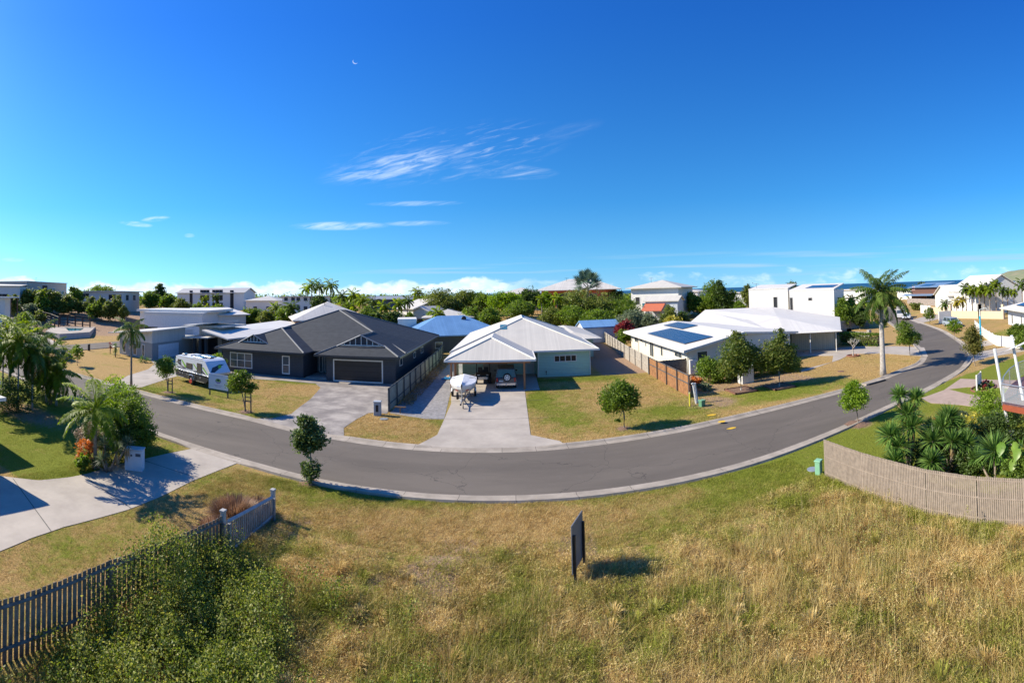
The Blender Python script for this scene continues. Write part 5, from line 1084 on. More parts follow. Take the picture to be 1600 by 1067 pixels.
WBR = M('orange_brown_paling', (.34, .17, .07), (.20, .095, .04), scale=3, rough=.85, detail=8)
WOLV = M('grey_green_paling', (.30, .31, .25), (.21, .22, .18), scale=2, rough=.95)
DPOST = M('dark_fence_post', (.075, .085, .09), (.055, .06, .065), rough=.8)
fence('picket_fence', 'weathered grey picket fence running out of the bottom left corner', [(-10.3, -6), (-10.05, 4.9), (-9.95, 8.4), (-9.2, 12.6)], 1.5, WGR, pale=.11, gap=.045, side=-1, posts=2.6, rails=(.24, .90), jitter=.015, postup=-.2)
t = fence('low_picket_fence', 'short sloping picket section with square grey end posts by the dry pampas', [(-9.15, 12.85), (-9.25, 16.05)], 1.2, M('grey_white_paling', (.33, .32, .30), (.22, .21, .20), scale=5), pale=.07, gap=.06, side=-1, posts=9, rails=(.2,), hs=(1.15, .78), jitter=.01)
for x, y, hh_ in ((-9.2, 12.72, 1.62), (-9.27, 16.2, 1.08)):
    mb = MB(); mb.box((x + 9.15, y - 12.85, hh_ / 2), (.15, .15, hh_)); mb.box((x + 9.15, y - 12.85, hh_ + .03), (.19, .19, .07)); mb.build('end_post', M('grey_white_post', (.42, .42, .40), (.33, .33, .32)), t, bevel=.01)
mb = MB(); mb.tube((0, .02, 1.24), (-.1, 3.2, .86), .075, n=4); mb.build('top_rail', M('grey_white_post', (.50, .52, .53)), t)
fence('paling_fence', 'pale curved paling fence below the yuccas at right', [(13.08, 16.75), (13.15, 14.3), (13.45, 11.1), (13.9, 9.1), (14.45, 7.5), (16.0, 3.6), (18.5, -2)], 1.70, WPK, pale=.062, gap=.016, thick=.02, side=1, posts=2.2, rails=(.12, .55, .93), jitter=.008, postup=-.15)
fence('boundary_fence', 'grey green paling fence with black posts between the dark house and the gravel strip', [(-9.45, 33.9), (-9.45, 46), (-9.5, 58), (-10.1, 66)], 1.78, WOLV, pale=.3, gap=.004, side=-1, posts=2.3, postm=DPOST, railm=DPOST, rails=(.3, .97), cap=False)
fence('boundary_fence', 'orange brown stained front section of the fence beside the cream house', [(13.85, 34.8), (13.92, 46.2)], 1.8, WBR, pale=.14, gap=.006, side=1, posts=2.8, postm=DPOST, railm=DPOST, rails=(.6, .98))
fence('boundary_fence', 'silver weathered rear section of the fence beside the cream house', [(13.95, 46.4), (14.3, 58.4), (15.7, 79)], 1.8, WSIL, pale=.2, gap=.006, side=1, posts=2.7, postm=WSIL, rails=(.5, .95))
fence('boundary_fence', 'dark rear yard fence left of the sky blue shed', [(8.5, 83), (15.5, 80)], 1.8, WGR, pale=.3, gap=.01, posts=3, rails=(.8,))
fence('boundary_fence', 'silver grey fence rising behind the hedge and white wall', [at(1298, 83), at(1345, 93), at(1357, 92)], 1.9, WSIL, pale=.3, gap=.01, posts=3, rails=(.9,))
fence('boundary_fence', 'shaded grey fence below the dense trees right of the villa', [at(1064, 92), at(1100, 90), at(1142, 88)], 2.0, WGR, pale=.3, gap=.01, posts=3, rails=(.9,))
fence('boundary_fence', 'pale paling fence on the bank between the tree clump and the villa', [at(1000, 90), at(1035, 89), at(1063, 90)], 1.8, WSIL, pale=.3, gap=.01, posts=3, rails=(.9,))
fence('yard_fence', 'short grey gate fence between the cream house and the orange brown palings', [(14.0, 43.9), (17.1, 43.9)], 1.7, WGR, pale=.15, gap=.004, posts=3, rails=(.9,))
fence('white_fence', 'long low white fence curving behind the blue lamp post', [G(1523, 512), G(1536, 526), G(1556, 540), G(1608, 546)], 1.35, MWHT, pale=.35, gap=.003, posts=2.4, rails=(.95,), postm=MWHT)
fence('courtyard_wall', 'stained retaining wall at the far end of the left street hill', [at(196, 118), at(226, 112)], 2.2, WGR, pale=.6, gap=.0, posts=6, rails=())
def wall_run(name, label, pts, h, th, mat, cat='wall', piers=0, pierh=.3, cap=None):
    x0, y0 = pts[0][:2]; t = thing(name, label, cat, (x0, y0, H(x0, y0))); mb = MB(); z0 = H(x0, y0)
    for a, b_ in zip(pts, pts[1:]):
        a = Vector(a); b_ = Vector(b_); m = (a + b_) / 2; d = b_ - a; mb.box((m.x - x0, m.y - y0, H(m.x, m.y) - z0 + h / 2 - .1), (d.length + th * .5, th, h + .2), math.atan2(d.y, d.x))
    mb.build('wall_panel', mat, t)
    if piers:
        for a, b_ in zip(pts, pts[1:]):
            L_ = math.dist(a, b_); n = max(1, round(L_ / piers))
            for i in range(n + 1):
                x = a[0] + (b_[0] - a[0]) * i / n; y = a[1] + (b_[1] - a[1]) * i / n; pb = MB(); pb.box((x - x0, y - y0, H(x, y) - z0 + (h + pierh) / 2), (.55, .55, h + pierh)); pb.build('pier', mat, t)
    return t
wall_run('garden_wall', 'sand coloured street wall with square piers in front of the palm row', [at(1484, 107), at(1530, 103), at(1566, 100)], 1.7, .25, MSAND, piers=6, pierh=1.5)
wall_run('garden_wall', 'plain white wall panel beside the parked wagon', [at(1466, 95), at(1484, 97)], 2.4, .2, MWHT)
wall_run('garden_wall', 'sand coloured low wall left of the small white wall panel', [at(1453, 124), at(1479, 118)], 1.8, .25, MSAND)
wall_run('garden_wall', 'white boundary wall at the driveway before the brown house', [at(1438, 128), at(1453, 122)], 2.2, .2, MWHT)
wall_run('garden_wall', 'rough grey stone wall in front of the brown timber house', [at(1418, 175), at(1462, 160)], 2.2, .4, M('rough_stone', (.34, .29, .25), (.22, .19, .17), scale=2, bump=.05))
t = wall_run('pier_fence', 'low mesh fence with white square piers behind the clipped hedge', [at(1308, 80), at(1325, 77), at(1356, 74)], .9, .1, M('wire_mesh_grey', (.33, .31, .28)), cat='fence', piers=8, pierh=.4)
# pool terrace on the left hill
t = thing('pool_terrace', 'raised swimming pool terrace with grey block wall and pale paving', 'swimming pool', (-85, 60, 0))
w = WB(); P0, P1, P2, P3 = G(93, 531), G(140, 527.5), at(150, 116), at(84, 118); P4 = at(72, 100)
w.prism([P0, P1, P2, P3, P4], -.2, 1.15); w.build('terrace_wall', M('block_wall', (.44, .44, .43), (.38, .38, .37), scale=2), t)
w = WB(); w.prism([(x * 1.0, y) for x, y in (P0, P1, P2, P3, P4)], 1.152, 1.2); w.build('paving', MC, t)
cx = sum(p[0] for p in (P0, P1, P2, P3)) / 4; cy = sum(p[1] for p in (P0, P1, P2, P3)) / 4
w = WB(); w.prism([(cx + (p[0] - cx) * .42, cy + (p[1] - cy) * .42) for p in (P0, P1, P2, P3)], 1.19, 1.215); w.build('pool_water', M('pool_water', (.03, .20, .22), (.02, .15, .18), rough=.08, spec=.6), t)
def railfence(label, pts, h, mat, name='rail_fence', n=3, step=2.2, zoff=0.0):
    x0, y0 = pts[0]; z0 = H(x0, y0); t = thing(name, label, 'fence', (x0, y0, z0)); rb = MB(); tt = []
    for a, b_ in zip(pts, pts[1:]):
        L_ = math.dist(a, b_); k = max(1, round(L_ / step))
        for i in range(k + 1):
            x = a[0] + (b_[0] - a[0]) * i / k; y = a[1] + (b_[1] - a[1]) * i / k
            if not any(math.dist((x, y), q[:2]) < .3 for q in tt): tt.append((x, y))
    for (x, y), (x2, y2) in zip(tt, tt[1:]):
        for j in range(n): zz = h * (j + 1) / n - .04; rb.tube((x - x0, y - y0, H(x, y) - z0 + zz + zoff), (x2 - x0, y2 - y0, H(x2, y2) - z0 + zz + zoff), .085, n=4)
    rb.build('rail', mat, t)
    for x, y in tt: pb = MB(); pb.b2(x - x0 - .13, x - x0 + .13, y - y0 - .13, y - y0 + .13, H(x, y) - z0 - .2, H(x, y) - z0 + h + zoff); pb.build('post', mat, t)
DB = M('dark_brown_rail', (.07, .045, .035))
railfence('dark brown post and rail fence along the back of the pool', [at(94, 117), at(118, 116), at(141, 114)], 2.7, DB, n=4, step=1.7)
railfence('dark brown rail fence climbing the left hill above the pool', [at(92, 113), at(80, 117), at(62, 121), at(40, 126), at(28, 130)], 2.7, DB, n=4, step=2.6)
def aerial(px, d, ztop, label):
    x, y = at(px, d); t = thing('roof_aerial', label, 'aerial', (x, y, ztop - 1.7)); mb = MB(); mb.tube((0, 0, 0), (0, 0, 1.7), .035, n=5); mb.tube((-.6, 0, 1.6), (.6, 0, 1.6), .025, n=5)
    for k in (-.5, -.25, 0, .25, .5): mb.tube((k, -.25, 1.6), (k, .25, 1.6), .018, n=4)
    mb.build('mast', MBLK, t)
for px, d, py, l in ((886, 134, 434, 'thin television aerial on the beige roof of the orange house'), (1018, 110, 434, 'television aerial on the white villa roof'), (507, 90, 473, 'television aerial above the beige hip roof'), (56, 150, 434, 'television aerial on the large grey hill house'), (1182, 95, 443, 'short aerial on the left half of the tall white double house')):
    x, y = at(px, d); aerial(px, d, zt(px, py, x, y), l)
# ================================================================== distant woods
def woods():
    rng = np.random.default_rng(77); C = []; 
    for i in range(1150):
        px = rng.uniform(-10, 1330); d = rng.uniform(205, 390)
        if 575 < px < 780 and d < 220: continue
        x, y = at(px, d); z = H(x, y); top = min(zt(px, rng.uniform(459, 470) - max(0, (px - 900)) * .022, x, y), z + 9); r = rng.uniform(2.5, 6)
        if top < z + .5: continue
        k = 34; dd = rng.normal(size=(k, 3)) * np.array([r * .5, r * .5, (top - z) * .2]); C.append(np.array([x, y, z + (top - z) * .62]) + dd)
    C = np.concatenate(C); V, Fc = leafcloud(rng, C, 1.5, .7)
    tag(npmesh('distant_trees', V, Fc, LG, attrs={'v': ('FACE', rng.random(len(Fc)) * .9)}), 'distant belt of scrub and trees just below the horizon', 'trees', kind='stuff')
    C = []
    for i in range(300):
        px = rng.uniform(1300, 1640); d = rng.uniform(215, 420); x, y = at(px, d); z = H(x, y); r = rng.uniform(2, 6); C.append(np.array([x, y, z + 1.0]) + rng.normal(size=(30, 3)) * np.array([r * .5, r * .5, .8]))
    C = np.concatenate(C); V, Fc = leafcloud(rng, C, 1.4, .7)
    tag(npmesh('coastal_scrub', V, Fc, LO, attrs={'v': ('FACE', rng.random(len(Fc)) * .9)}), 'low coastal scrub between the right hand houses and the sea', 'scrub', kind='stuff')
woods()
# ================================================================== street trees (near)
def stake(loc, h, label):
    x, y = loc; t = thing('tree_stake', label, 'tree stake', (x, y, 0)); mb = MB()
    for dx in (0, .52):
        b_ = MB(); b_.b2(dx - .035, dx + .035, -.035, .035, 0, h); b_.build('stake_post', DPOST, t)
    for z in (.78, 1.05): mb = MB(); mb.b2(.035, .485, -.03, .03, h * z / 1.3 - .03, h * z / 1.3 + .03); mb.build('tie', DPOST, t)
    return t
def mulch(loc, r, label, edge=False):
    x, y = loc; rng = random.Random(int(x * 9)); t = None; mb = MB(); n = 18
    pts = [(x + r * math.cos(2 * PI * i / n) * rng.uniform(.82, 1.12), y + r * math.sin(2 * PI * i / n) * rng.uniform(.8, 1.1)) for i in range(n)]
    mb.add([(x, y, H(x, y) + .1)] + [(a, b_, H(a, b_) + .012) for a, b_ in pts], [(0, i + 1, (i + 1) % n + 1) for i in range(n)]); tag(mb.build('mulch', MULCH), kind='structure')
tree('young round headed street tree beside wooden stakes left of the caravan', (-29.25, 31.72), 1.0, 1.9, 1.35, 11, 'street tree', 'street_tree', .17, 2600, LG, tr=.045, lean=(-.25, 0), clump=.26)
stake((-29.05, 31.55), 1.35, 'pair of dark tree stakes left of the caravan')
tree('leaning young street tree with wind swept crown in front of the white sign', (-19.5, 29.94), 1.15, 1.7, 1.3, 12, 'street tree', 'street_tree', .16, 2900, LG, tr=.05, lean=(-.45, .1), lobes=[(0, 0, 2.15, .85, .8, .62), (-.6, 0, 2.0, .6, .6, .5), (.75, .1, 1.75, .5, .4, .33), (.1, 0, 2.7, .5, .5, .4), (-.45, .1, 2.5, .45, .4, .4)])
stake((-19.4, 29.7), 1.45, 'pair of dark tree stakes below the wind swept tree')
tree('slender magnolia like tree in two tiers on the near verge', (-9.4, 19.97), .8, 2, 1.3, 13, 'street tree', 'street_tree', .17, 3000, leafmat('magnolia_leaf', (.055, .09, .025), (.12, .175, .045), (.27, .32, .13), rough=.3), tr=.035, clump=.24, lobes=[(-.22, 0, 2.55, .42, .42, .55), (.28, 0, 2.15, .42, .4, .5), (-.38, 0, 1.95, .42, .4, .45), (.0, 0, 1.65, .34, .34, .32), (.02, 0, .62, .32, .32, .46), (-.18, 0, 3.0, .16, .16, .22)])
tree('dense round green tree on the lawn before the mint house', (6.86, 28.81), 1.1, 1.9, 1.1, 14, 'street tree', 'street_tree', .17, 4200, LG, tr=.05, clump=.22, lobes=[(-.3, 0, 2.1, .95, .9, .72), (-.55, 0, 1.8, .75, .7, .55), (.25, 0, 1.85, .65, .7, .6), (-.1, 0, 2.62, .6, .6, .42), (-.9, 0, 1.45, .42, .35, .22), (-.4, -.1, .6, .16, .16, .14)])
tree('tall pale barked tree in square timber edged mulch nearest the green pillar', (18.42, 34.67), 1.7, 4.0, 1.25, 15, 'street tree', 'street_tree', .21, 5600, leafmat('leaf_bronze_green', (.065, .10, .018), (.14, .195, .035), (.32, .31, .08), trans=.48), bark=BARKP, tr=.07, clump=.22, lobes=[(-.3, 0, 3.1, 1.2, 1.2, 1.0), (.5, 0, 2.6, 1.1, 1.0, .85), (-1.0, 0, 2.4, .9, .9, .8), (-.2, 0, 4.1, .75, .75, .7), (-.3, 0, 4.75, .35, .35, .45), (.9, .1, 3.3, .7, .7, .6), (-.1, 0, 1.9, 1.0, 1.0, .5)])
tree('second pale barked street tree right of the white utility box', (21.76, 33.85), 1.8, 3.9, 1.1, 16, 'street tree', 'street_tree', .21, 5600, MATS['leaf_bronze_green'], bark=BARKP, tr=.07, clump=.22, lobes=[(-.3, 0, 2.9, 1.3, 1.2, 1.0), (.6, 0, 2.2, 1.2, 1.0, .8), (-1.1, 0, 2.4, .9, .9, .8), (.15, 0, 4.0, .65, .65, .7), (.25, 0, 4.7, .3, .3, .4), (.9, .1, 3.0, .8, .7, .6), (1.3, 0, 1.7, .7, .7, .5)])
tree('small bright green ball tree on the near verge beside the curved road', (19.51, 21.48), .85, 1.6, .95, 17, 'street tree', 'street_tree', .14, 3400, LB, tr=.035, clump=.24, lean=(-.12, 0), lobes=[(-.1, 0, 1.75, .7, .7, .55), (-.45, 0, 1.5, .5, .5, .42), (.3, 0, 1.6, .45, .5, .42), (-.2, 0, 2.25, .45, .45, .36), (.05, 0, 2.5, .25, .25, .2), (.7, 0, 1.45, .2, .2, .18)])
tree('two tiered street tree on the inner bend of the road by the royal palm', (41.32, 35.89), 1.5, 3.0, 1.2, 18, 'street tree', 'street_tree', .2, 3600, LG, tr=.06, lobes=[(-.9, 0, 3.35, .85, .85, .72), (-.3, 0, 2.2, 1.1, 1.0, .65), (.7, 0, 2.0, .9, .8, .6), (-1.2, 0, 1.95, .7, .6, .45), (-.9, 0, 3.9, .4, .4, .3)])
tree('upright bronze tipped street tree on the outer bend of the road', (39.31, 25.45), 1.1, 3.3, 1.0, 19, 'street tree', 'street_tree', .17, 3800, leafmat('leaf_bronze', (.06, .07, .012), (.15, .155, .03), (.30, .24, .06)), tr=.05, lean=(-.35, 0), lobes=[(0, 0, 2.4, .9, .9, .9), (.2, 0, 1.75, .85, .8, .5), (-.1, 0, 3.3, .7, .7, .6), (0, 0, 3.9, .35, .35, .35), (.4, .0, 2.9, .5, .5, .5)])
tree('small lime green tree hiding the nose of the parked wagon', G(1492, 531), 1.15, 2.0, 1.0, 20, 'street tree', 'street_tree', .2, 1500, LB, tr=.05)
tree('little dark green tree beyond the parked wagon on the verge', G(1453, 508), 1.25, 2.5, 1.0, 21, 'street tree', 'street_tree', .24, 1200, LG, tr=.06)
tree('thin leaning tree between the left palm clump and the road', (-35.3, 23.7), .95, 1.6, 1.7, 22, 'tree', 'tree', .17, 2200, LO, tr=.04, lean=(-.3, 0))
tree('small open tree on the verge right of the stone planter', G(121, 571), .95, 1.7, .8, 23, 'tree', 'tree', .22, 900, LG, tr=.04)
for loc, r, l in (((-29.0, 31.6), .5, ''), ((-19.4, 29.8), .55, ''), ((-9.4, 19.97), .5, ''), ((6.86, 28.81), .5, ''), ((19.51, 21.48), .85, '')): mulch(loc, r, l)
for x, y in ((18.42, 34.67), (21.76, 33.85)):
    mb = MB(); s = 1.0
    for a, b_ in (((-s, -s), (s, -s)), ((s, -s), (s, s)), ((s, s), (-s, s)), ((-s, s), (-s, -s))): mb.box((x + (a[0] + b_[0]) / 2, y + (a[1] + b_[1]) / 2, .07), (abs(b_[0] - a[0]) + .12, abs(b_[1] - a[1]) + .12, .16), 0)
    o = mb.build('timber_edging', M('edging_timber', (.18, .09, .06))); tag(o, 'square timber edging around the ' + ('pale barked tree nearest the green pillar' if x < 20 else 'pale barked tree right of the utility box'), 'garden edging')
    mb = MB(); mb.b2(x - s, x + s, y - s, y + s, .0, .09); tag(mb.build('mulch', MULCH), kind='structure')
# bare frangipani in a ring of bricks
def bare_shrub(label, loc, h, seed, mat=BARKP, leafy=0):
    rng = random.Random(seed); x, y = loc; t = thing('frangipani', label, 'shrub', (x, y, 0)); mb = MB(); tips = []
    def grow(p, d, L_, r, lv):
        q = p + d * L_; mb.tube(p, q, r, r * .75, 6)
        if lv == 0: tips.append(q); return
        for k in range(3):
            a = rng.uniform(0, 2 * PI); nd = (d + Vector((math.cos(a), math.sin(a), .25)) * .75).normalized(); grow(q, nd, L_ * rng.uniform(.62, .8), r * .7, lv - 1)
    grow(Vector((0, 0, 0)), Vector((0, 0, 1)), h * .32, .09, 4); mb.build('branches', mat, t)
    if leafy:
        g_ = np.random.default_rng(seed); C = np.repeat(np.array([tuple(q) for q in tips]), leafy, 0) + g_.normal(size=(len(tips) * leafy, 3)) * .12; V, Fc = leafcloud(g_, C, .16, .4); npmesh('leaves', V, Fc, LY, t, attrs={'v': ('FACE', g_.random(len(Fc)))})
    return t
bare_shrub('bare branched frangipani with few leaves in a brick ring on the right lawn', G(1333, 556), 2.3, 5, leafy=2)
mb = MB(); cx, cy = G(1333, 556.5); mb.path([(cx + .75 * math.cos(a), cy + .75 * math.sin(a), .09) for a in np.linspace(0, 2 * PI, 15)], .09, 5); tag(mb.build('brick_ring', M('red_brick', (.26, .11, .07), (.18, .08, .05), scale=8)), 'ring of red bricks around the bare frangipani', 'garden edging')
# ================================================================== palms in the street
palm('tall royal palm with smooth pale trunk on the verge inside the road bend', (31.19, 30.53), 7.8, 31, L_=3.5, ll=.85, nf=30, tr=.24, shaft=1.5, nl=66, w=.075, elr=(-1.0, 1.35), droop=1.15, hang=.75, bulge=1.15, mat=LPD)
palm('slim wind blown palm on the corner lawn by the grey house driveway', (-33.38, 30.94), 5.6, 32, L_=2.1, ll=.6, nf=15, tr=.11, shaft=.7, nl=34, w=.07, elr=(-.8, 1.2), droop=1.3, hang=.9, mat=LPD, bark=BARK, dead=2)
palm('foxtail palm with bright plumes rising over the flower bed beside the letterbox', (-18.75, 14.9), 3.0, 33, L_=2.3, ll=.58, nf=18, tr=.115, shaft=.75, nl=70, w=.06, elr=(-.35, 1.45), droop=1.25, hang=.5, bark=BARK, mat=LPM)
# clump of golden cane palms at the left edge
for k, (px, py, h, s, l) in enumerate([(28, 640, 5.2, 1, 'tallest cane palm at the left edge on a pale slender stem'), (50, 641, 4.4, 2, 'cane palm with a pair of pale stems in the left clump'), (4, 632, 4.9, 3, 'cane palm touching the left edge of the view'), (72, 628, 3.9, 4, 'shorter cane palm on the road side of the left clump'), (14, 612, 5.6, 5, 'rear cane palm behind the left clump'), (58, 606, 5.0, 6, 'rear cane palm nearer the planter'), (88, 634, 2.6, 7, 'lowest cane palm at the right of the left clump')]):
    palm(l, G(px, py), h, 40 + s, L_=2.5, ll=.7, nf=20, tr=.075, shaft=.5, nl=44, w=.10, elr=(-.9, 1.35), droop=1.3, hang=.6, mat=LPM if k % 2 == 0 else LPD, bark=BARKP, dead=3 if k % 2 else 0, group='cane palms at the left edge')
yucca('dark spiky cordyline under the left palm clump', G(78, 632), [(0, 0, 1.1, 1.5), (.5, .2, 1.7, 1.3), (-.4, .1, 2.1, 1.3)], 61, mat=LD, R_=.75, n=120)
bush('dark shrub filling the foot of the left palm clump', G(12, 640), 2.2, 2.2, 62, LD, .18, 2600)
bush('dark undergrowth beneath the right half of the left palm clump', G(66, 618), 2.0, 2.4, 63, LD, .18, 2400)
# bush mass beside the letter box
bush('large rounded dark green bush behind the white letterbox', (-18.9, 17.6), 1.35, 3.0, 64, LG, .13, 8000, clump=.16)
bush('second glossy green bush on the road side of the flower bed', (-20.3, 18.6), 1.45, 3.4, 65, LG, .13, 7000, clump=.16)
bush('yellow green shrub topping the bush row by the corner palm', (-22.0, 18.9), 1.3, 3.6, 66, LB, .14, 4500)
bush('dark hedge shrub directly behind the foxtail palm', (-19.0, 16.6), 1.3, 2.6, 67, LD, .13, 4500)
yucca('blue grey yucca with three rosettes left of the letterbox', (-18.0, 15.1), [(-.15, -.1, 1.35, .95), (.5, .2, 1.15, .95), (.2, -.5, .75, .95), (.9, .5, 1.5, .8), (-.5, -.4, .35, .8)], 68, mat=leafmat('yucca_blue', (.06, .10, .05), (.14, .19, .10), (.26, .31, .19)), R_=.62, n=120, w=.04)
bush('dried hydrangea shrub with papery brown heads', (-20.1, 15.6), .85, 1.9, 69, leafmat('dried_heads', (.14, .09, .06), (.30, .22, .16), (.48, .40, .31)), .10, 2200)
bush('coral red flowering shrub at the foot of the foxtail palm', (-19.35, 14.75), .55, 1.5, 70, LORG, .13, 500, cat='flowering shrub', name='flowering_shrub')
bush('low green strap leaved plant by the coral flowers', (-18.9, 14.3), .5, .8, 71, LG, .16, 700)
bush('purple brown pampas clump leaning over the low picket section', (-10.4, 14.9), .9, 1.1, 72, LPAM, .05, 10) if False else None
def pampas(label, loc, r, h, seed, n=2600):
    rng = np.random.default_rng(seed); x, y = loc; t = thing('pampas_grass', label, 'ornamental grass', (x, y, 0)); a = rng.random(n) * 2 * PI; q = r * .35 * rng.random(n) ** .5; e = rng.uniform(.5, 1.45, n); L_ = h * rng.uniform(.6, 1.15, n)
    p = np.stack([q * np.cos(a), q * np.sin(a), 0 * q], 1); a2 = a + rng.normal(0, .5, n); d = np.stack([np.cos(a2) * np.cos(e), np.sin(a2) * np.cos(e), np.sin(e)], 1); m = p + d * L_[:, None] * .6; tip = m + (d * .7 + np.array([0, 0, -.35])) * L_[:, None] * .45; b_ = np.stack([-np.sin(a2), np.cos(a2), 0 * a], 1) * .008
    V = np.stack([p - b_, m - b_, tip, m + b_], 1).reshape(-1, 3); npmesh('blades', V, np.arange(4 * n).reshape(n, 4), LPAM, t, attrs={'v': ('FACE', rng.random(n))}); return t
pampas('reddish brown pampas clump behind the low picket section', (-10.35, 15.0), 1.1, 1.25, 73, 4200)
pampas('smaller reddish brown pampas clump next to the first end post', (-10.2, 13.6), .8, .95, 74, 2600)
pampas('thin dry pampas clump reaching over the low picket top rail', (-10.0, 16.2), .7, .8, 75, 1600)
# weeds on the near side of the picket fence
def weeds():
    rng = np.random.default_rng(91); poly = [G(10, 1130, .4), G(85, 1030, .5), G(150, 940, .7), G(190, 870, .9), G(335, 850, .5), G(400, 885, .3), G(425, 930, .3), G(420, 1000, .3), G(440, 1100, .2), G(200, 1300, 0), G(60, 1300, 0)]
    C = []; T = []; n = 0
    while n < 540:
        x, y = rng.uniform(-10, -1), rng.uniform(2.5, 13.2)
        if not inpoly(np.array([x + rng.normal(0, .35)]), np.array([y + rng.normal(0, .35)]), poly)[0] and not (rng.random() < .035 and x < -1.5): continue
        n += 1; h = .2 + 1.1 * float(fbm(x * .7, y * .7, 99, 3)) * rng.uniform(.45, 1.5); h += 1.0 * math.exp(-((x + 9.3) ** 2 + (y - 9.9) ** 2) / 1.1) + .45 * math.exp(-((x + 9.3) / .8) ** 2) * (y > 8.2); k = 130; s = rng.uniform(.16, .34)
        d = rng.normal(size=(k, 3)) * np.array([s, s, 0]); zz = h * rng.random(k) ** .6; C.append(np.stack([x + d[:, 0] * (1.2 - zz / h * .6), y + d[:, 1] * (1.2 - zz / h * .6), zz], 1)); T.append(np.full(k, rng.random()))
    C = np.concatenate(C); rng2 = np.random.default_rng(7); st = MB()
    for i in range(140):
        k = rng2.integers(0, len(C)) ; x, y = C[k][0], C[k][1]; hgt = rng2.uniform(.7, 1.5) if x < -8 else rng2.uniform(.6, 1.2); la = rng2.uniform(0, 6.28); q = Vector((x + .3 * math.cos(la), y + .3 * math.sin(la), hgt)); st.path([(x, y, 0), tuple(Vector((x, y, 0)).lerp(q, .5) + Vector((.05, 0, .1))), tuple(q)], [.012, .009, .004], 4)
        m_ = 60; u = rng2.random(m_) ** .5; p = np.stack([x + (q.x - x) * u, y + (q.y - y) * u, hgt * u], 1) + rng2.normal(size=(m_, 3)) * .07; C = np.concatenate([C, p]); T.append(np.full(m_, rng2.uniform(.4, 1)))
    tag(st.build('weed_stems', M('weed_stem', (.20, .15, .07)), recalc=False), 'woody stems poking out of the green weeds along the picket fence', 'weeds', kind='stuff')
    V, Fc = leafcloud(rng, C, .066, .6, .25); v = np.clip(rng.random(len(Fc)) * .6 + np.concatenate(T) * .4, 0, 1)
    tag(npmesh('weeds', V, Fc, leafmat('weed_leaf', (.07, .10, .018), (.19, .25, .035), (.52, .48, .13), trans=.48), attrs={'v': ('FACE', v)}), 'leafy green weeds swallowing the near side of the picket fence', 'weeds', kind='stuff')
    # weed patches in the long grass
    C = []; 
    for i in range(300):
        x, y = rng.uniform(-4, 12.8), rng.uniform(5.5, 14.5); wgt = .25 + blob(x, y, 9.2, 13.2, 3.2, 1.2) + .7 * blob(x, y, 1.5, 9.5, 5, 3)
        if rng.random() > wgt: continue
        k = 60; s = rng.uniform(.12, .3); C.append(np.array([x, y, 0]) + np.stack([rng.normal(size=k) * s, rng.normal(size=k) * s, rng.random(k) * .28 + H(x, y)], 1))
    C = np.concatenate(C); V, Fc = leafcloud(rng, C, .035, .5, .3)
    tag(npmesh('low_weeds', V, Fc, LO, attrs={'v': ('FACE', rng.random(len(Fc)))}), 'low olive weeds growing through the long dry grass', 'weeds', kind='stuff')
    n = 0; C = []; V_ = []; 
    sb = MB()
    for i in range(190):
        u = rng.random()
        x, y = (rng.normal(10.2, 1.5), rng.normal(12.0, 1.3)) if u < .6 else ((rng.uniform(12, 14.2), rng.uniform(6.5, 9)) if u < .75 else (rng.uniform(-2, 11), rng.uniform(6, 10)))
        if x > 13 or y > 15: continue
        h = rng.uniform(.5, 1.15); la = rng.uniform(0, 6.28); dx, dy = .14 * math.cos(la), .14 * math.sin(la); z = H(x, y)
        sb.path([(x, y, z), (x + dx * .4, y + dy * .4, z + h * .55), (x + dx, y + dy, z + h)], [.007, .006, .004], 3)
        k = 46; q = rng.random(k) ** .6; C.append(np.stack([x + dx * q + rng.normal(size=k) * .045, y + dy * q + rng.normal(size=k) * .045, z + h * q], 1))
    sb.v and tag(sb.build('weed_stems', M('straw_stem', (.42, .33, .15)), recalc=False), 'tall straw coloured weed stems near the curved paling fence', 'weeds', kind='stuff')
    C = np.concatenate(C); V, Fc = leafcloud(rng, C, .05, .55, .2)
    tag(npmesh('tall_weeds', V, Fc, leafmat('weed_yellow', (.16, .17, .03), (.33, .32, .07), (.55, .50, .18), trans=.4), attrs={'v': ('FACE', rng.random(len(Fc)))}), 'tall yellow green seeding weeds near the curved paling fence', 'weeds', kind='stuff')
weeds()
# ================================================================== right yard
def yuccapx(label, base, heads, seed, **k):
    bx, by = base; hs = []
    for px, py, d, s_ in heads: x, y = at(px, d); hs.append((x - bx, y - by, zt(px, py, x, y), s_))
    return yucca(label, base, hs, seed, **k)
yuccapx('tall many headed yucca leaning over the right paling fence', at(1412, 21.6), [(1400, 618, 21.8, .62), (1426, 622, 22.0, .6), (1412, 648, 21.6, .85), (1418, 668, 21.2, .9), (1384, 682, 20.8, .85), (1396, 700, 20.5, .8), (1390, 722, 19.9, .72), (1448, 672, 22.0, .7)], 81, R_=1.0, n=230, w=.06)
yuccapx('second yucca clump with brown leaf skirts right of the tall one', at(1474, 21.2), [(1476, 655, 21.8, .85), (1466, 668, 21.4, .8), (1490, 668, 21.8, .7), (1449, 690, 20.9, .85), (1502, 694, 21.2, .8), (1447, 722, 19.7, .72), (1480, 690, 20.8, .7)], 82, R_=1.0, n=230, w=.06)
yuccapx('low dark starburst yucca behind the fence near the deck column', at(1545, 19.6), [(1546, 706, 19.6, .95), (1520, 716, 20.4, .6)], 83, R_=1.05, n=300, w=.055, skirts=False)
bush('dark undergrowth shrub behind the paling fence and yuccas', at(1450, 21.8), 1.3, 1.5, 84, LD, .14, 3000)
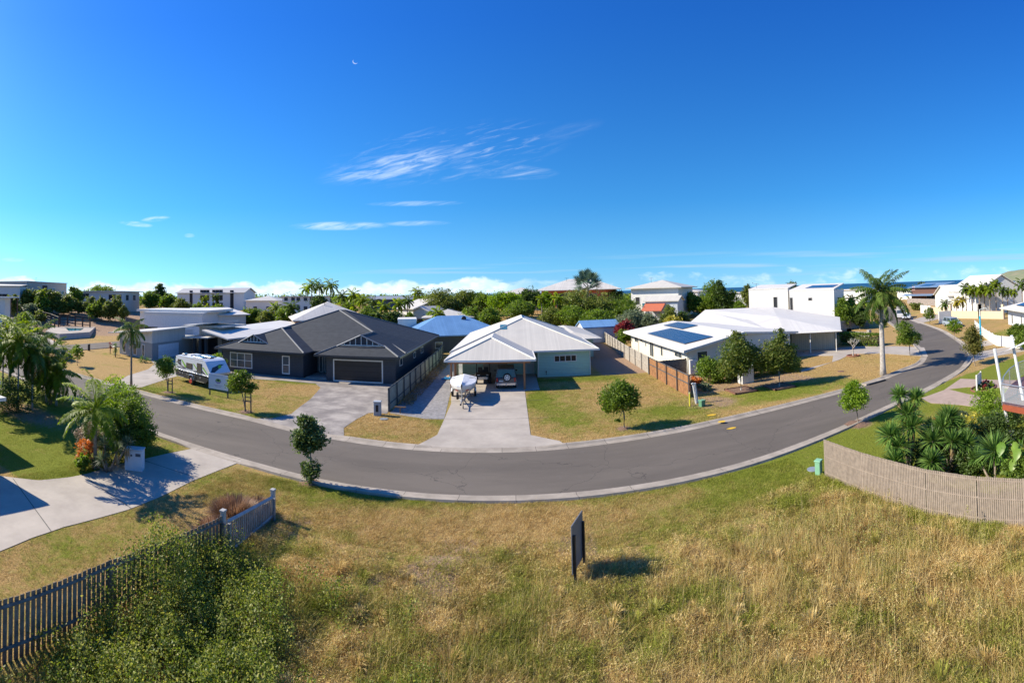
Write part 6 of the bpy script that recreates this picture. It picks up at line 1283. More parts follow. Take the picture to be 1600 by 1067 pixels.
bush('dark low shrub between the second yucca and the starburst yucca', at(1512, 21.0), 1.1, 1.2, 184, LD, .14, 2400)
bush('leafy green shrub at the right end of the paling fence', at(1588, 18.8), 1.1, 1.5, 185, LG, .14, 2600)
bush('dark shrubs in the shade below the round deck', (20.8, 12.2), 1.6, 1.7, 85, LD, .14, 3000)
bush('yellow leaved croton bush in the terraced garden bed', (21.5, 14.2), 1.2, 1.2, 86, LYEL, .13, 1500)
bush('light green shrub rising beside the deck beam', (23.6, 14.2), 1.4, 2.2, 87, LB, .13, 3200)
bush('dark red cordyline patch in the terraced garden bed', (19.6, 13.3), .7, .8, 88, LRED, .16, 500)
bush('orange bromeliad clump at the top of the garden bed', (22.2, 16.9), .6, .7, 89, LORG, .2, 240)
bush('bluish agave like clump beside the orange bromeliads', (23.6, 16.6), .7, .6, 90, LY, .2, 320)
bush('round grey green mound in the garden bed', (20.0, 14.8), .6, .6, 191, LY, .1, 900)
bush('small magenta cordyline at the foot of the starburst yucca', (18.9, 12.0), .35, .5, 92, LRED, .16, 160)
def bigleaf(label, loc, n, r, h, seed):
    rng = np.random.default_rng(seed); t = thing('elephant_ear', label, 'plant', (*loc, 0)); st = MB(); lf = MB()
    for i in range(n):
        a = rng.uniform(0, 2 * PI); q = r * rng.uniform(.2, 1); hh = h * rng.uniform(.5, 1); tip = Vector((q * math.cos(a), q * math.sin(a), hh)); st.path([(0, 0, 0), tuple(tip * .5 + Vector((0, 0, hh * .2))), tuple(tip)], [.03, .022, .015], 5)
        d = Vector((math.cos(a) * .6, math.sin(a) * .6 - .3, -.75)).normalized(); s = d.cross(Vector((0, 0, 1))).normalized(); L_ = rng.uniform(.32, .55); w_ = L_ * .42; up = s.cross(d) * .06
        ring = [tip - d * L_ * .22 + s * w_ * .5, tip + s * w_ + d * L_ * .1, tip + s * w_ * .8 + d * L_ * .5, tip + d * L_, tip - s * w_ * .8 + d * L_ * .5, tip - s * w_ + d * L_ * .1, tip - d * L_ * .22 - s * w_ * .5]
        lf.add([tip + up] + ring, [(0, j + 1, j + 2) for j in range(6)] + [(0, 7, 1)])
    st.build('stem', M('green_stem', (.10, .18, .03)), t, recalc=False); o = lf.build('leaves', leafmat('elephant_leaf', (.06, .13, .015), (.13, .25, .03), (.24, .36, .06), trans=.45, rough=.35), t, recalc=False, smooth=True); at_ = o.data.attributes.new('v', 'FLOAT', 'FACE'); vals = np.repeat(rng.random(n), 7).astype(np.float32); at_.data.foreach_set('value', vals)
bigleaf('broad lime elephant ear leaves below the deck column', at(1580, 19.6), 20, .8, 2.0, 5)
bigleaf('second elephant ear clump at the right edge of the fence', at(1598, 19.0), 16, .8, 1.9, 6)
# island bed with red plants
mb = MB(); cx, cy = G(1537, 607); n = 24; mb.path([(cx + 1.35 * math.cos(a), cy + .85 * math.sin(a), .06) for a in np.linspace(0, 2 * PI, n)], .07, 5); tag(mb.build('brick_edging', M('red_brick', (.26, .11, .07))), 'oval brick edging around the red island flower bed', 'garden edging')
for dx, dy, r, m_, l in ((-.9, -.1, .3, LD, 'dark rosette at the left end of the island bed'), (-.5, -.35, .26, LRED, 'crimson bromeliad near the front of the island bed'), (.35, 0, .36, LRED, 'scarlet bromeliad in the middle of the island bed'), (.9, .3, .34, LRED, 'dark red bromeliad at the far end of the island bed'), (.1, .45, .35, LYEL, 'golden croton at the back of the island bed'), (-.1, -.2, .3, LY, 'silver green mound in the island bed'), (.75, -.3, .28, LB, 'lime green plant at the right of the island bed')): bush(l, (cx + dx, cy + dy), r, .5, int(100 + dx * 10), m_, .14, 160)
# hedge and garden before the cream house
def hedge(label, pts, w_, h, seed, mat=LG, leaf=.13, dens=900):
    rng = np.random.default_rng(seed); x0, y0 = pts[0]; t = thing('hedge', label, 'hedge', (x0, y0, 0)); C = []
    for a, b_ in zip(pts, pts[1:]):
        L_ = math.dist(a, b_); n = int(L_ * dens); s = rng.random(n); d = ((b_[0] - a[0]) / L_, (b_[1] - a[1]) / L_); q = rng.uniform(-1, 1, n); z = rng.random(n)
        f = rng.random(n); top = f < .4; z = np.where(top, rng.uniform(.88, 1.0, n), z); q = np.where(top, q, np.sign(q) * rng.uniform(.8, 1.0, n)); hh = h * (1 + .06 * (vn(s * L_ * 1.5, q, seed) - .5))
        C.append(np.stack([a[0] + (b_[0] - a[0]) * s - d[1] * q * w_ / 2 - x0, a[1] + (b_[1] - a[1]) * s + d[0] * q * w_ / 2 - y0, z * hh], 1))
    C = np.concatenate(C); V, Fc = leafcloud(rng, C, leaf, .55); npmesh('foliage', V, Fc, mat, t, attrs={'v': ('FACE', rng.random(len(Fc)))})
    mb = MB()
    for a, b_ in zip(pts, pts[1:]): mb.tube((a[0] - x0, a[1] - y0, h * .45), (b_[0] - x0, b_[1] - y0, h * .45), w_ * .33, n=6)
    mb.build('stems', BARKD, t)
hedge('clipped dark green hedge between the pole carport and the royal palm', [G(1316, 538), G(1376, 541)], 1.6, 1.75, 95, LG, .2, 700)
for k, (px, py, r, h, m_, l) in enumerate([(1108, 598, 1.3, 2.4, LG, 'banana like shrub against the cream house front'), (1130, 597, 1.4, 2.0, LG, 'rounded shrub left of the first pale barked tree'), (1152, 592, 1.5, 2.0, LD, 'dark shrub behind the first pale barked tree'), (1178, 588, 1.5, 1.9, LG, 'shrub behind the white utility box'), (1204, 583, 1.5, 1.9, LG, 'shrub between the two pale barked trees'), (1232, 580, 1.4, 1.6, LG, 'right end shrub of the front garden row')]): bush(l, G(px, py), r, h, 200 + k, m_, .2, 2600, group='shrubs along the cream house front')
bush('spiky agave like plant with orange bracts by the stained fence end', G(1090, 606), .7, .9, 210, LORG, .24, 130); bush('low blue green agave beside the orange bracts', G(1101, 610), .7, .7, 211, LY, .22, 300)
bush('bright clump of shrubs behind the caravan roof at the fence', G(341, 583), 1.0, 2.2, 212, LB, .16, 1300)
yucca('agave rosette under the grey house windows', G(222, 566), [(0, 0, .3, 1.5), (.7, .3, .25, 1.2)], 213, R_=.6, n=60, skirts=False)
yucca('slim dracaena with drooping tuft by the grey house corner', G(180, 558), [(0, 0, 1.6, .8), (.1, .1, 1.0, .8), (0, 0, .6, .8)], 214, R_=.7, n=70)
yucca('reddish cordyline pair at the left corner of the grey house', G(172, 553), [(0, 0, 1.5, .7), (.1, 0, .9, .7)], 215, mat=LRED, R_=.6, n=50)
# stone planter with small palm
mb = MB(); px_, py_ = G(99, 562); mb.tube((px_, py_, -.05), (px_, py_, .85), 1.25, 1.2, 20); tag(mb.build('stone_planter', M('stone_planter', (.24, .20, .16), (.13, .11, .09), scale=3, bump=.06, stripe=None)), 'round dry stone planter holding a small palm', 'planter')
palm('small feathery palm growing in the round stone planter', (px_, py_, .8), .6, 216, L_=1.4, ll=.35, nf=15, tr=.13, shaft=0, nl=24, elr=(-.1, 1.3), droop=1.4, bark=BARKD)
palm('large date palm spreading above the driveway to the pool', (*G(34, 540),), 1.9, 217, L_=2.9, ll=.55, nf=26, tr=.3, shaft=0, nl=34, w=.09, elr=(-.3, 1.35), droop=1.1, mat=LPD, bark=BARKD, hang=.3)
# ================================================================== mid distance and background trees
def bt(label, px, d, pytop, wpx, mat, seed, base=None, cat='tree', name='tree', n=None, leaf=None, grp=None, z0f=.12, flat=1.0):
    x, y = at(px, d); z = H(x, y); top = zt(px, pytop, x, y); h = max(1.2, top - z); r = wpx / 2 * d / F
    return tree(label, (x, y, z), r, h * (1 - z0f), h * z0f, seed, cat, name, leaf or max(.2, d * .0042), n or int(max(1000, min(4200, 30 * wpx * h * F / d / 10))), mat, tr=.12, group=grp, nl=6, clump=.2, flat=flat)
rows = [
 (47, 138, 454, 34, LO, 'yellow green bushy tree before the large grey hill house', 'scrub'), (83, 133, 457, 38, LO, 'broad olive tree below the glazed corner balcony', 'scrub'), (108, 131, 463, 24, LO, 'olive scrub tree left of the flat roofed hill house', 'scrub'), (124, 130, 470, 18, LO, 'small scrub tree below the left window of the hill house', 'scrub'), (141, 128, 464, 24, LO, 'middle scrub tree in front of the flat roofed hill house', 'scrub'), (159, 126, 465, 22, LO, 'scrub tree before the right windows of the hill house', 'scrub'), (180, 124, 464, 26, LO, 'end scrub tree at the top of the dry slope', 'scrub'), (48, 124, 474, 26, LY, 'grey twiggy shrub beside the left balcony house', None), (70, 124, 480, 20, LD, 'dark shrub on the slope above the pool', None), (118, 135, 449, 26, LG, 'tree top showing behind the hill scrub', None), (152, 190, 448, 60, LG, 'wooded crest between the two hill houses', None),
 (20, 126, 462, 30, LO, 'olive scrub tree between the balcony house and the hill houses', 'scrub'), (66, 128, 462, 30, LG, 'green scrub tree between the first two olive trees of the crest', 'scrub'), (96, 130, 467, 28, LO, 'rounded scrub tree under the right end of the glazed balcony', 'scrub'), (150, 124, 472, 26, LG, 'low green scrub tree in the middle of the crest row', 'scrub'), (170, 122, 471, 24, LO, 'low olive scrub tree near the end of the crest row', 'scrub'), (192, 120, 478, 18, LO, 'outermost small scrub tree of the crest row', 'scrub'), (112, 138, 458, 30, LD, 'dark tree behind the gap in the crest row', None), (62, 118, 486, 20, LO, 'dry shrub beside the climbing rail fence', None), (40, 112, 488, 26, LG, 'green shrub above the date palm', None),
 (250, 152, 445, 24, LD, 'dark conical tree left of the apartment block', None), (236, 146, 456, 30, LG, 'leafy tree at the foot of the dark conical tree', None), (262, 140, 459, 28, LG, 'leafy tree against the left end of the apartment block', None), (283, 128, 468, 30, LO, 'olive shrubs below the apartment block', None), (310, 130, 474, 20, LG, 'shrub in front of the apartment balconies', None), (340, 128, 476, 26, LG, 'low tree before the apartment block right half', None),
 (392, 112, 482, 34, LG, 'green tree right of the white skillion roof', None), (420, 106, 484, 34, LO, 'yellow green shrub cluster behind the corner house roof', None), (445, 104, 480, 36, LG, 'tree below the cream apartment block', None), (470, 110, 486, 24, LD, 'dark tree left of the beige hip roof', None),
 (498, 135, 463, 30, LD, 'dark tree under the coconut palms', None), (545, 120, 474, 30, LG, 'green tree top above the beige hip roof', None), (575, 104, 480, 34, LG, 'shrubby tree among the central palms', None), (612, 96, 486, 36, LD, 'dark shrub behind the ridge of the charcoal roof', None), (640, 96, 489, 26, LG, 'small tree above the orange brick annexe', None), (672, 100, 488, 24, LG, 'tree between the gabled house and blue roof', None),
 (688, 118, 451, 62, LO, 'broad olive crowned tree right of the gabled house', 'big'), (722, 122, 456, 56, LO, 'wide olive tree in the middle of the wooded rise', 'big'), (752, 120, 459, 48, LG, 'rounded green tree above the white carport roof', 'big'), (786, 112, 457, 52, LB, 'fresh green tree below the pale hill house', 'big'), (812, 106, 470, 48, LG, 'green tree behind the mint house roof ridge', 'big'), (828, 118, 452, 36, LD, 'dark tree left of the orange walled house', 'big'), (765, 98, 482, 40, LG, 'lower green tree left of the roof peak', 'big'), (735, 100, 480, 36, LG, 'green tree behind the satellite dish', 'big'),
 (853, 110, 458, 26, LB, 'bright columnar tree before the orange house', 'big'), (880, 112, 463, 22, LB, 'small bright tree below the orange house windows', 'big'), (862, 96, 482, 44, LO, 'low spreading tree on the brown bank', 'big'), (908, 100, 455, 62, LO, 'tall domed tree directly below the fan palm', 'big'), (892, 94, 478, 56, LG, 'dense low tree left of the blue shed', 'big'), (940, 100, 461, 64, LO, 'wide domed tree right of the fan palm', 'big'), (972, 98, 466, 62, LG, 'rounded tree above the blue shed roof', 'big'), (935, 90, 484, 60, LG, 'low dark green tree behind the blue shed', 'big'), (990, 84, 486, 52, LY, 'pale grey green tree right of the blue shed', None), (1014, 82, 492, 30, LY, 'grey green shrub behind the solar panel roof', None), (975, 78, 502, 30, LRED, 'wine red shrub beside the rear side fence', None), (972, 72, 515, 22, LG, 'green shrub below the wine red shrub', None), (1044, 84, 479, 30, LO, 'olive shrub in front of the garden shed', None), (1050, 78, 494, 34, LYEL, 'yellowish shrub above the solar panel roof', None), (1065, 86, 488, 22, LD, 'dark shrub at the fence right of the garden shed', None),
 (960, 128, 455, 34, LD, 'dark tree right end of the orange house', None), (1076, 112, 457, 34, LG, 'tree hugging the right side of the white villa', 'dense'), (1092, 108, 462, 36, LG, 'dense tree between villa and tall dark tree', 'dense'), (1112, 106, 442, 40, LG, 'tallest dense tree right of the white villa', 'dense'), (1126, 104, 440, 22, LD, 'dark pointed tree top in the dense group', 'dense'), (1138, 106, 455, 34, LG, 'right hand tree of the dense group', 'dense'), (1155, 100, 470, 22, LG, 'low tree against the left white wall', 'dense'),
 (1236, 112, 443, 36, LY, 'grey green tree top behind the tall white double house', None), (1168, 130, 446, 20, LO, 'thin tree behind the left white wall', None), (1316, 88, 467, 26, LG, 'palm shaded shrub right of the tall white house', None), (1328, 92, 470, 26, LG, 'green tree behind the silver fence', None), (1342, 88, 476, 24, LD, 'dark shrub right of the silver fence', None),
 (1398, 150, 470, 24, LO, 'roadside shrub beyond the royal palm', None), (1430, 140, 474, 26, LO, 'low shrubs at the bend before the stone wall', None), (1440, 250, 447, 40, LO, 'coastal tree tops behind the brown house', None), (1535, 200, 440, 50, LO, 'tree line beyond the palm row', None), (1590, 60, 505, 34, LG, 'leafy shrub behind the shade sail', None), (1600, 56, 520, 40, LG, 'green shrub in front of the small bungalow', None),
]
gn = {'scrub': 'scrub trees along the crest of the dry slope', 'big': 'trees on the wooded rise behind the mint house', 'dense': 'dense trees right of the white villa'}
for k, (px, d, top, w_, m_, l, g_) in enumerate(rows): bt(l, px, d, top, w_, m_, 300 + k, grp=gn.get(g_), flat=.8 if g_ == 'big' else 1)
prow = [(487, 140, 437, 30, 'coconut palm'), (499, 144, 441, 26, 'coconut palm'), (516, 138, 438, 34, 'coconut palm'), (478, 146, 446, 22, 'coconut palm'), (534, 130, 456, 26, 'palm'), (552, 128, 454, 28, 'palm'), (566, 118, 462, 30, 'palm'), (583, 112, 466, 30, 'palm'), (600, 106, 472, 32, 'palm'), (622, 104, 468, 28, 'palm'), (636, 108, 464, 26, 'palm'), (652, 135, 450, 26, 'palm'), (548, 100, 484, 30, 'palm'), (590, 94, 486, 30, 'palm'), (528, 104, 476, 30, 'palm'), (684, 88, 482, 30, 'palm'), (455, 100, 472, 34, 'palm'), (430, 108, 474, 28, 'palm'), (320, 140, 463, 18, 'palm'), (338, 138, 460, 20, 'palm'), (322, 118, 478, 20, 'palm'), (66, 128, 451, 22, 'palm'), (76, 130, 453, 18, 'palm'), (846, 100, 462, 22, 'palm'), (870, 98, 460, 24, 'palm'), (1306, 92, 462, 22, 'palm'), (1330, 98, 463, 26, 'palm'), (1350, 104, 466, 26, 'palm'),
 (1476, 112, 470, 22, 'palm'), (1494, 108, 467, 20, 'palm'), (1503, 107, 464, 22, 'palm'), (1509, 112, 444, 26, 'palm'), (1519, 111, 446, 26, 'palm'), (1530, 110, 447, 24, 'palm'), (1538, 112, 443, 26, 'palm'), (1546, 108, 448, 24, 'palm'), (1556, 112, 438, 26, 'palm'), (1566, 110, 448, 22, 'palm'), (1574, 114, 451, 18, 'palm'), (1584, 112, 452, 18, 'palm'), (1597, 110, 437, 26, 'palm')]
where = ['nearest the cream apartments', 'just left of the tallest coconut palm', 'tallest of the coconut palms against the sky', 'leftmost of the coconut palms', 'right of the coconut palms', 'above the beige hip roof', 'below the blue fascia house', 'in the middle of the central palms', 'left of the gabled house', 'touching the gabled house wall', 'above the gabled house roof', 'standing clear against the sky left of the wooded rise', 'low behind the beige hip roof', 'low above the charcoal roof ridge', 'over the ridge of the beige roof', 'in front of the low white roofs behind the blue roof', 'below the cream apartment block', 'behind the corner house roofs', 'left one of two before the apartment balconies', 'right one of two before the apartment balconies', 'short one under the apartment block', 'left of the glazed corner balcony', 'small one beside the glazed corner balcony', 'grey green one left before the orange house', 'grey green one right before the orange house', 'beside the right white wall', 'behind the silver fence', 'left of the royal palm crown', 'before the white wing house', 'yellowing one before the steep white gable', 'second yellowing one before the steep white gable', 'leaning tall one at the left of the palm row', 'second tall one in the palm row', 'third tall one in the palm row', 'fourth palm in the row above the sand wall', 'fifth palm in the row with dense skirt', 'tallest slim palm in the row', 'seventh palm in the row', 'thin palm before the sloping white roof', 'another thin palm before the sloping white roof', 'tall palm at the right edge by the sloping roof']
for k, ((px, d, top, w_, kd), wh) in enumerate(zip(prow, where)):
    x, y = at(px, d); z = H(x, y); tp = zt(px, top, x, y); L_ = w_ / 2 * d / F * 1.1; h = max(1.5, tp - z - L_ * .45)
    palm(('windblown ' if kd[0] == 'c' else 'feathery ') + kd + ' ' + wh, (x, y, z), h, 500 + k, L_=L_, ll=L_ * .28, nf=16, tr=.14, shaft=.5 if h > 3 else 0, nl=18, w=.26, elr=(-.7, 1.3), droop=1.4, hang=.7, mat=[LPM, LPD, LPM][k % 3] if 'yellow' not in wh else leafmat('palm_yellow', (.16, .15, .02), (.32, .28, .04), (.5, .42, .08)), bark=BARK, group='background palms')
# silver fan palm on the rise
def fan_palm(label, loc, h, R_, seed):
    rng = np.random.default_rng(seed); t = thing('fan_palm', label, 'palm tree', loc); mb = MB(); mb.path([(0, 0, 0), (0, 0, h * .6), (0, 0, h)], [.3, .26, .22], 9); mb.build('trunk', BARK, t); Vs = []; v = []
    for i in range(34):
        a = i * 2.4 + rng.uniform(-.2, .2); e = rng.uniform(-.35, 1.45); d = np.array([math.cos(a) * math.cos(e), math.sin(a) * math.cos(e), math.sin(e)]); c = np.array([0, 0, h]) + d * R_ * .55; s = np.cross(d, [0, 0, 1.0]) + 1e-6; s /= np.linalg.norm(s); u = np.cross(s, d)
        for k in range(17):
            b_ = (k / 16 - .5) * 4.4; dd = d * math.cos(b_) + (s * math.cos(i) + u * math.sin(i) * .6) * math.sin(b_); w2 = np.cross(dd, u) * .2; tip = c + dd * R_ * .5; m = c + dd * R_ * .3; Vs.append([c, m - w2, tip, m + w2]); v.append(rng.random() * .5 + (i % 5) * .1)
    V = np.array(Vs).reshape(-1, 3); n = len(V) // 4; npmesh('crown', V, np.arange(4 * n).reshape(n, 4), leafmat('fan_leaf', (.05, .09, .06), (.12, .19, .13), (.26, .34, .25), trans=.2), t, attrs={'v': ('FACE', np.array(v))})
    return t
x, y = at(918, 116); fan_palm('big silver green fan palm standing above the orange house', (x, y, H(x, y)), zt(918, 447, x, y) - H(x, y), 4.6, 3)
bush('dry brown tussock bank between the carport ridge and low tree', at(836, 96), 2.6, 2.4, 640, leafmat('tussock', (.22, .14, .06), (.38, .27, .13), (.52, .40, .22)), .3, 900)
# ================================================================== vehicles
TYRE = M('tyre_rubber', (.018, .018, .019), rough=.85); RIM = M('alloy_rim', (.55, .56, .57), rough=.3, metal=.7); CHR = M('chrome_trim', (.6, .6, .62), rough=.25, metal=.8)
TAIL = M('tail_light', (.45, .02, .015), rough=.25); HEADL = M('head_light', (.75, .76, .78), rough=.1); PLATE = M('number_plate', (.75, .75, .7), rough=.5); PLAST = M('black_plastic', (.03, .03, .032), rough=.6)
def wheel(t, x, y, r, w, side, spokes=6, rim=None, name='wheel'):
    mb = MB(); mb.disc((x, y, r), r, 'Y', w, 22); o = mb.build(name, TYRE, t, bevel=.02)
    mb = MB(); yy = y + side * (w / 2 + .005); mb.disc((x, yy, r), r * .62, 'Y', .02, 18); h = mb.build('rim_well', PLAST, o)
    mb = MB(); yy = y + side * (w / 2 + .02)
    for i in range(spokes): a = 2 * PI * i / spokes; mb.tube((x, yy, r), (x + r * .6 * math.cos(a), yy, r + r * .6 * math.sin(a)), r * .11, r * .09, 5)
    mb.disc((x, yy, r), r * .18, 'Y', .03, 12)
    n = 20; ring = [(x + r * .6 * math.cos(2 * PI * i / n), yy, r + r * .6 * math.sin(2 * PI * i / n)) for i in range(n + 1)]; mb.path(ring, r * .06, 5); mb.build('rim', rim or RIM, o, smooth=False)
def car(name, label, loc, rz, L_=4.6, Wd=1.85, Hh=1.7, paint=(.3, .3, .32), boxy=True, cat='car', rear_spare=False, z=0.0):
    """forward is +x; origin on the ground under the centre"""
    t = thing(name, label, cat, (loc[0], loc[1], H(*loc) + z), rz); pm = M('paint_%d_%d_%d' % tuple(int(c * 99) for c in paint), paint, tuple(c * .93 for c in paint), rough=.3, coat=.5, spec=.5); h = L_ / 2; r = .37 if boxy else .33; bz = Hh * .58; f = .9 if boxy else 1.15
    arch = lambda cx: [(cx + (r + .07) * math.cos(a), .32 + (r + .02) * math.sin(a)) for a in np.linspace(PI, 0, 7)]
    low = [(-h, .45), (-h + .05, .32)] + arch(-h + .85) + arch(h - .9) + [(h - .05, .34), (h, .5), (h - .02, bz - .2), (h - f, bz), (-h + .1, bz), (-h, bz - .12)]
    mb = MB(); mb.extr(low, -Wd / 2, Wd / 2, lambda x, z_: .03 if z_ < .5 else (.05 if z_ > bz - .05 else 0)); mb.build('body', pm, t, bevel=0)
    gh = [(-h + (.12 if boxy else .45), bz - .01), (-h + (.22 if boxy else .95), Hh - .08), (h - f - .85, Hh - .08), (h - f - .05, bz - .01)]
    mb = MB(); mb.extr(gh, -Wd / 2 + .07, Wd / 2 - .07, lambda x, z_: .15 if z_ > bz + .1 else 0); mb.build('glasshouse', MGLS, t)
    mb = MB(); mb.extr([(gh[1][0] - .05, Hh - .1), (gh[1][0], Hh - .02), (gh[2][0] - .1, Hh), (gh[2][0] + .08, Hh - .1)], -Wd / 2 + .18, Wd / 2 - .18); mb.build('roof', pm, t)
    for s in (-1, 1):
        y1 = s * (Wd / 2 - .075); y2 = s * (Wd / 2 - .215)
        for (a, b_) in ((gh[0], gh[1]), (gh[3], gh[2]), (((gh[0][0] + gh[3][0]) / 2, bz), ((gh[1][0] + gh[2][0]) / 2, Hh - .08))): mb = MB(); mb.tube((a[0], y1, a[1]), (b_[0], y2, b_[1]), .045, n=5); mb.build('pillar', pm, t)
    for sx in (-h + .85, h - .9):
        for s in (-1, 1): wheel(t, sx, s * (Wd / 2 - .13), r, .24, s)
    mb = MB(); mb.b2(h - .06, h + .06, -Wd / 2 + .08, Wd / 2 - .08, .34, .56); mb.build('front_bumper', PLAST, t, bevel=.03)
    mb = MB(); mb.b2(-h - .07, -h + .05, -Wd / 2 + .08, Wd / 2 - .08, .36, .60); mb.build('rear_bumper', CHR if rear_spare else PLAST, t, bevel=.03)
    for s in (-1, 1):
        mb = MB(); mb.box((h - .01, s * (Wd / 2 - .28), bz - .28), (.08, .36, .18)); mb.build('headlight', HEADL, t)
        mb = MB(); mb.box((-h + .01, s * (Wd / 2 - .14), bz - .22), (.08, .16, .34)); mb.build('tail_light', TAIL, t)
        mb = MB(); mb.box((h - f - .35, s * (Wd / 2 + .08), bz + .1), (.12, .2, .16)); mb.build('side_mirror', PLAST, t, bevel=.02)
    mb = MB(); mb.b2(h - .02, h + .02, -.5, .5, bz - .38, bz - .2); mb.build('grille', PLAST, t)
    for xx in (-h - .075, h + .065): mb = MB(); mb.box((xx, 0.0 if xx > 0 else (.45 if rear_spare else 0), .62 if xx > 0 else .78), (.02, .38, .12)); mb.build('number_plate', PLATE, t)
    if rear_spare:
        mb = MB(); mb.disc((-h - .17, -.1, 1.12), .37, 'X', .22, 24); o = mb.build('spare_wheel', TYRE, t, bevel=.02)
        mb = MB(); mb.disc((-h - .285, -.1, 1.12), .26, 'X', .01, 20); mb.build('rim_disc', MWHT, o)
        for i in range(6): a = 2 * PI * i / 6 + .26; mb = MB(); mb.box((-h - .293, -.1 + .165 * math.cos(a), 1.12 + .165 * math.sin(a)), (.012, .085, .085)); mb.build('rim_hole', PLAST, o)
        mb = MB(); mb.tube((-h - .05, 0, .42), (-h - .28, 0, .42), .04); mb.sph((-h - .3, 0, .46), .04); mb.build('tow_bar', CHR, t)
    return t
car('four_wheel_drive', 'dark blue boxy four wheel drive with white spoked spare wheel parked under the carport', (-.78, 44.75), PI / 2 + .02, 4.5, 1.9, 1.88, (.045, .065, .09), True, 'car', True, .025)
car('parked_wagon', 'silver blue wagon parked nose first towards the road on the dry verge', G(1488, 510), math.atan2(-52, -68) + .45, 4.6, 1.9, 1.75, (.30, .36, .42))
car('parked_car', 'light silver car standing behind the caravan on the corner driveway', G(318, 556, 1.4), PI * .93, 4.6, 1.8, 1.5, (.36, .38, .40), False, z=.02)
car('parked_car', 'white car in the driveway lane beside the grey truck on the far road', G(1417, 499), math.atan2(-74, -84) - .1, 4.5, 1.8, 1.5, (.62, .64, .66), False)
car('parked_car', 'pale car in front of the carport slot of the white cubic house', at(233, 101), PI, 4.2, 1.75, 1.5, (.6, .6, .6), False, z=3.0) if False else None
def truck(loc, rz):
    t = thing('box_truck', 'small grey box truck on the far road beyond the royal palm', 'truck', (*loc, H(*loc)), rz)
    mb = MB(); mb.b2(-3, .9, -1, 1, .8, 2.9); mb.build('cargo_box', M('truck_box_grey', (.42, .40, .39)), t, bevel=.05)
    mb = MB(); mb.extr([(1.0, .5), (1.0, 2.1), (1.7, 2.15), (2.3, 1.35), (2.55, 1.2), (2.55, .5)], -.95, .95); mb.build('cab', M('truck_cab', (.5, .5, .52), rough=.35), t)
    mb = MB(); mb.add([(1.74, -.85, 2.1), (1.74, .85, 2.1), (2.33, .85, 1.38), (2.33, -.85, 1.38)], [(0, 1, 2, 3)]); mb.build('windscreen', MGLS, t)
    for x in (-2, 1.7):
        for s in (-1, 1): wheel(t, x, s * .85, .4, .25, s)
truck(G(1408, 497.5), math.atan2(-74, -84) - .05)
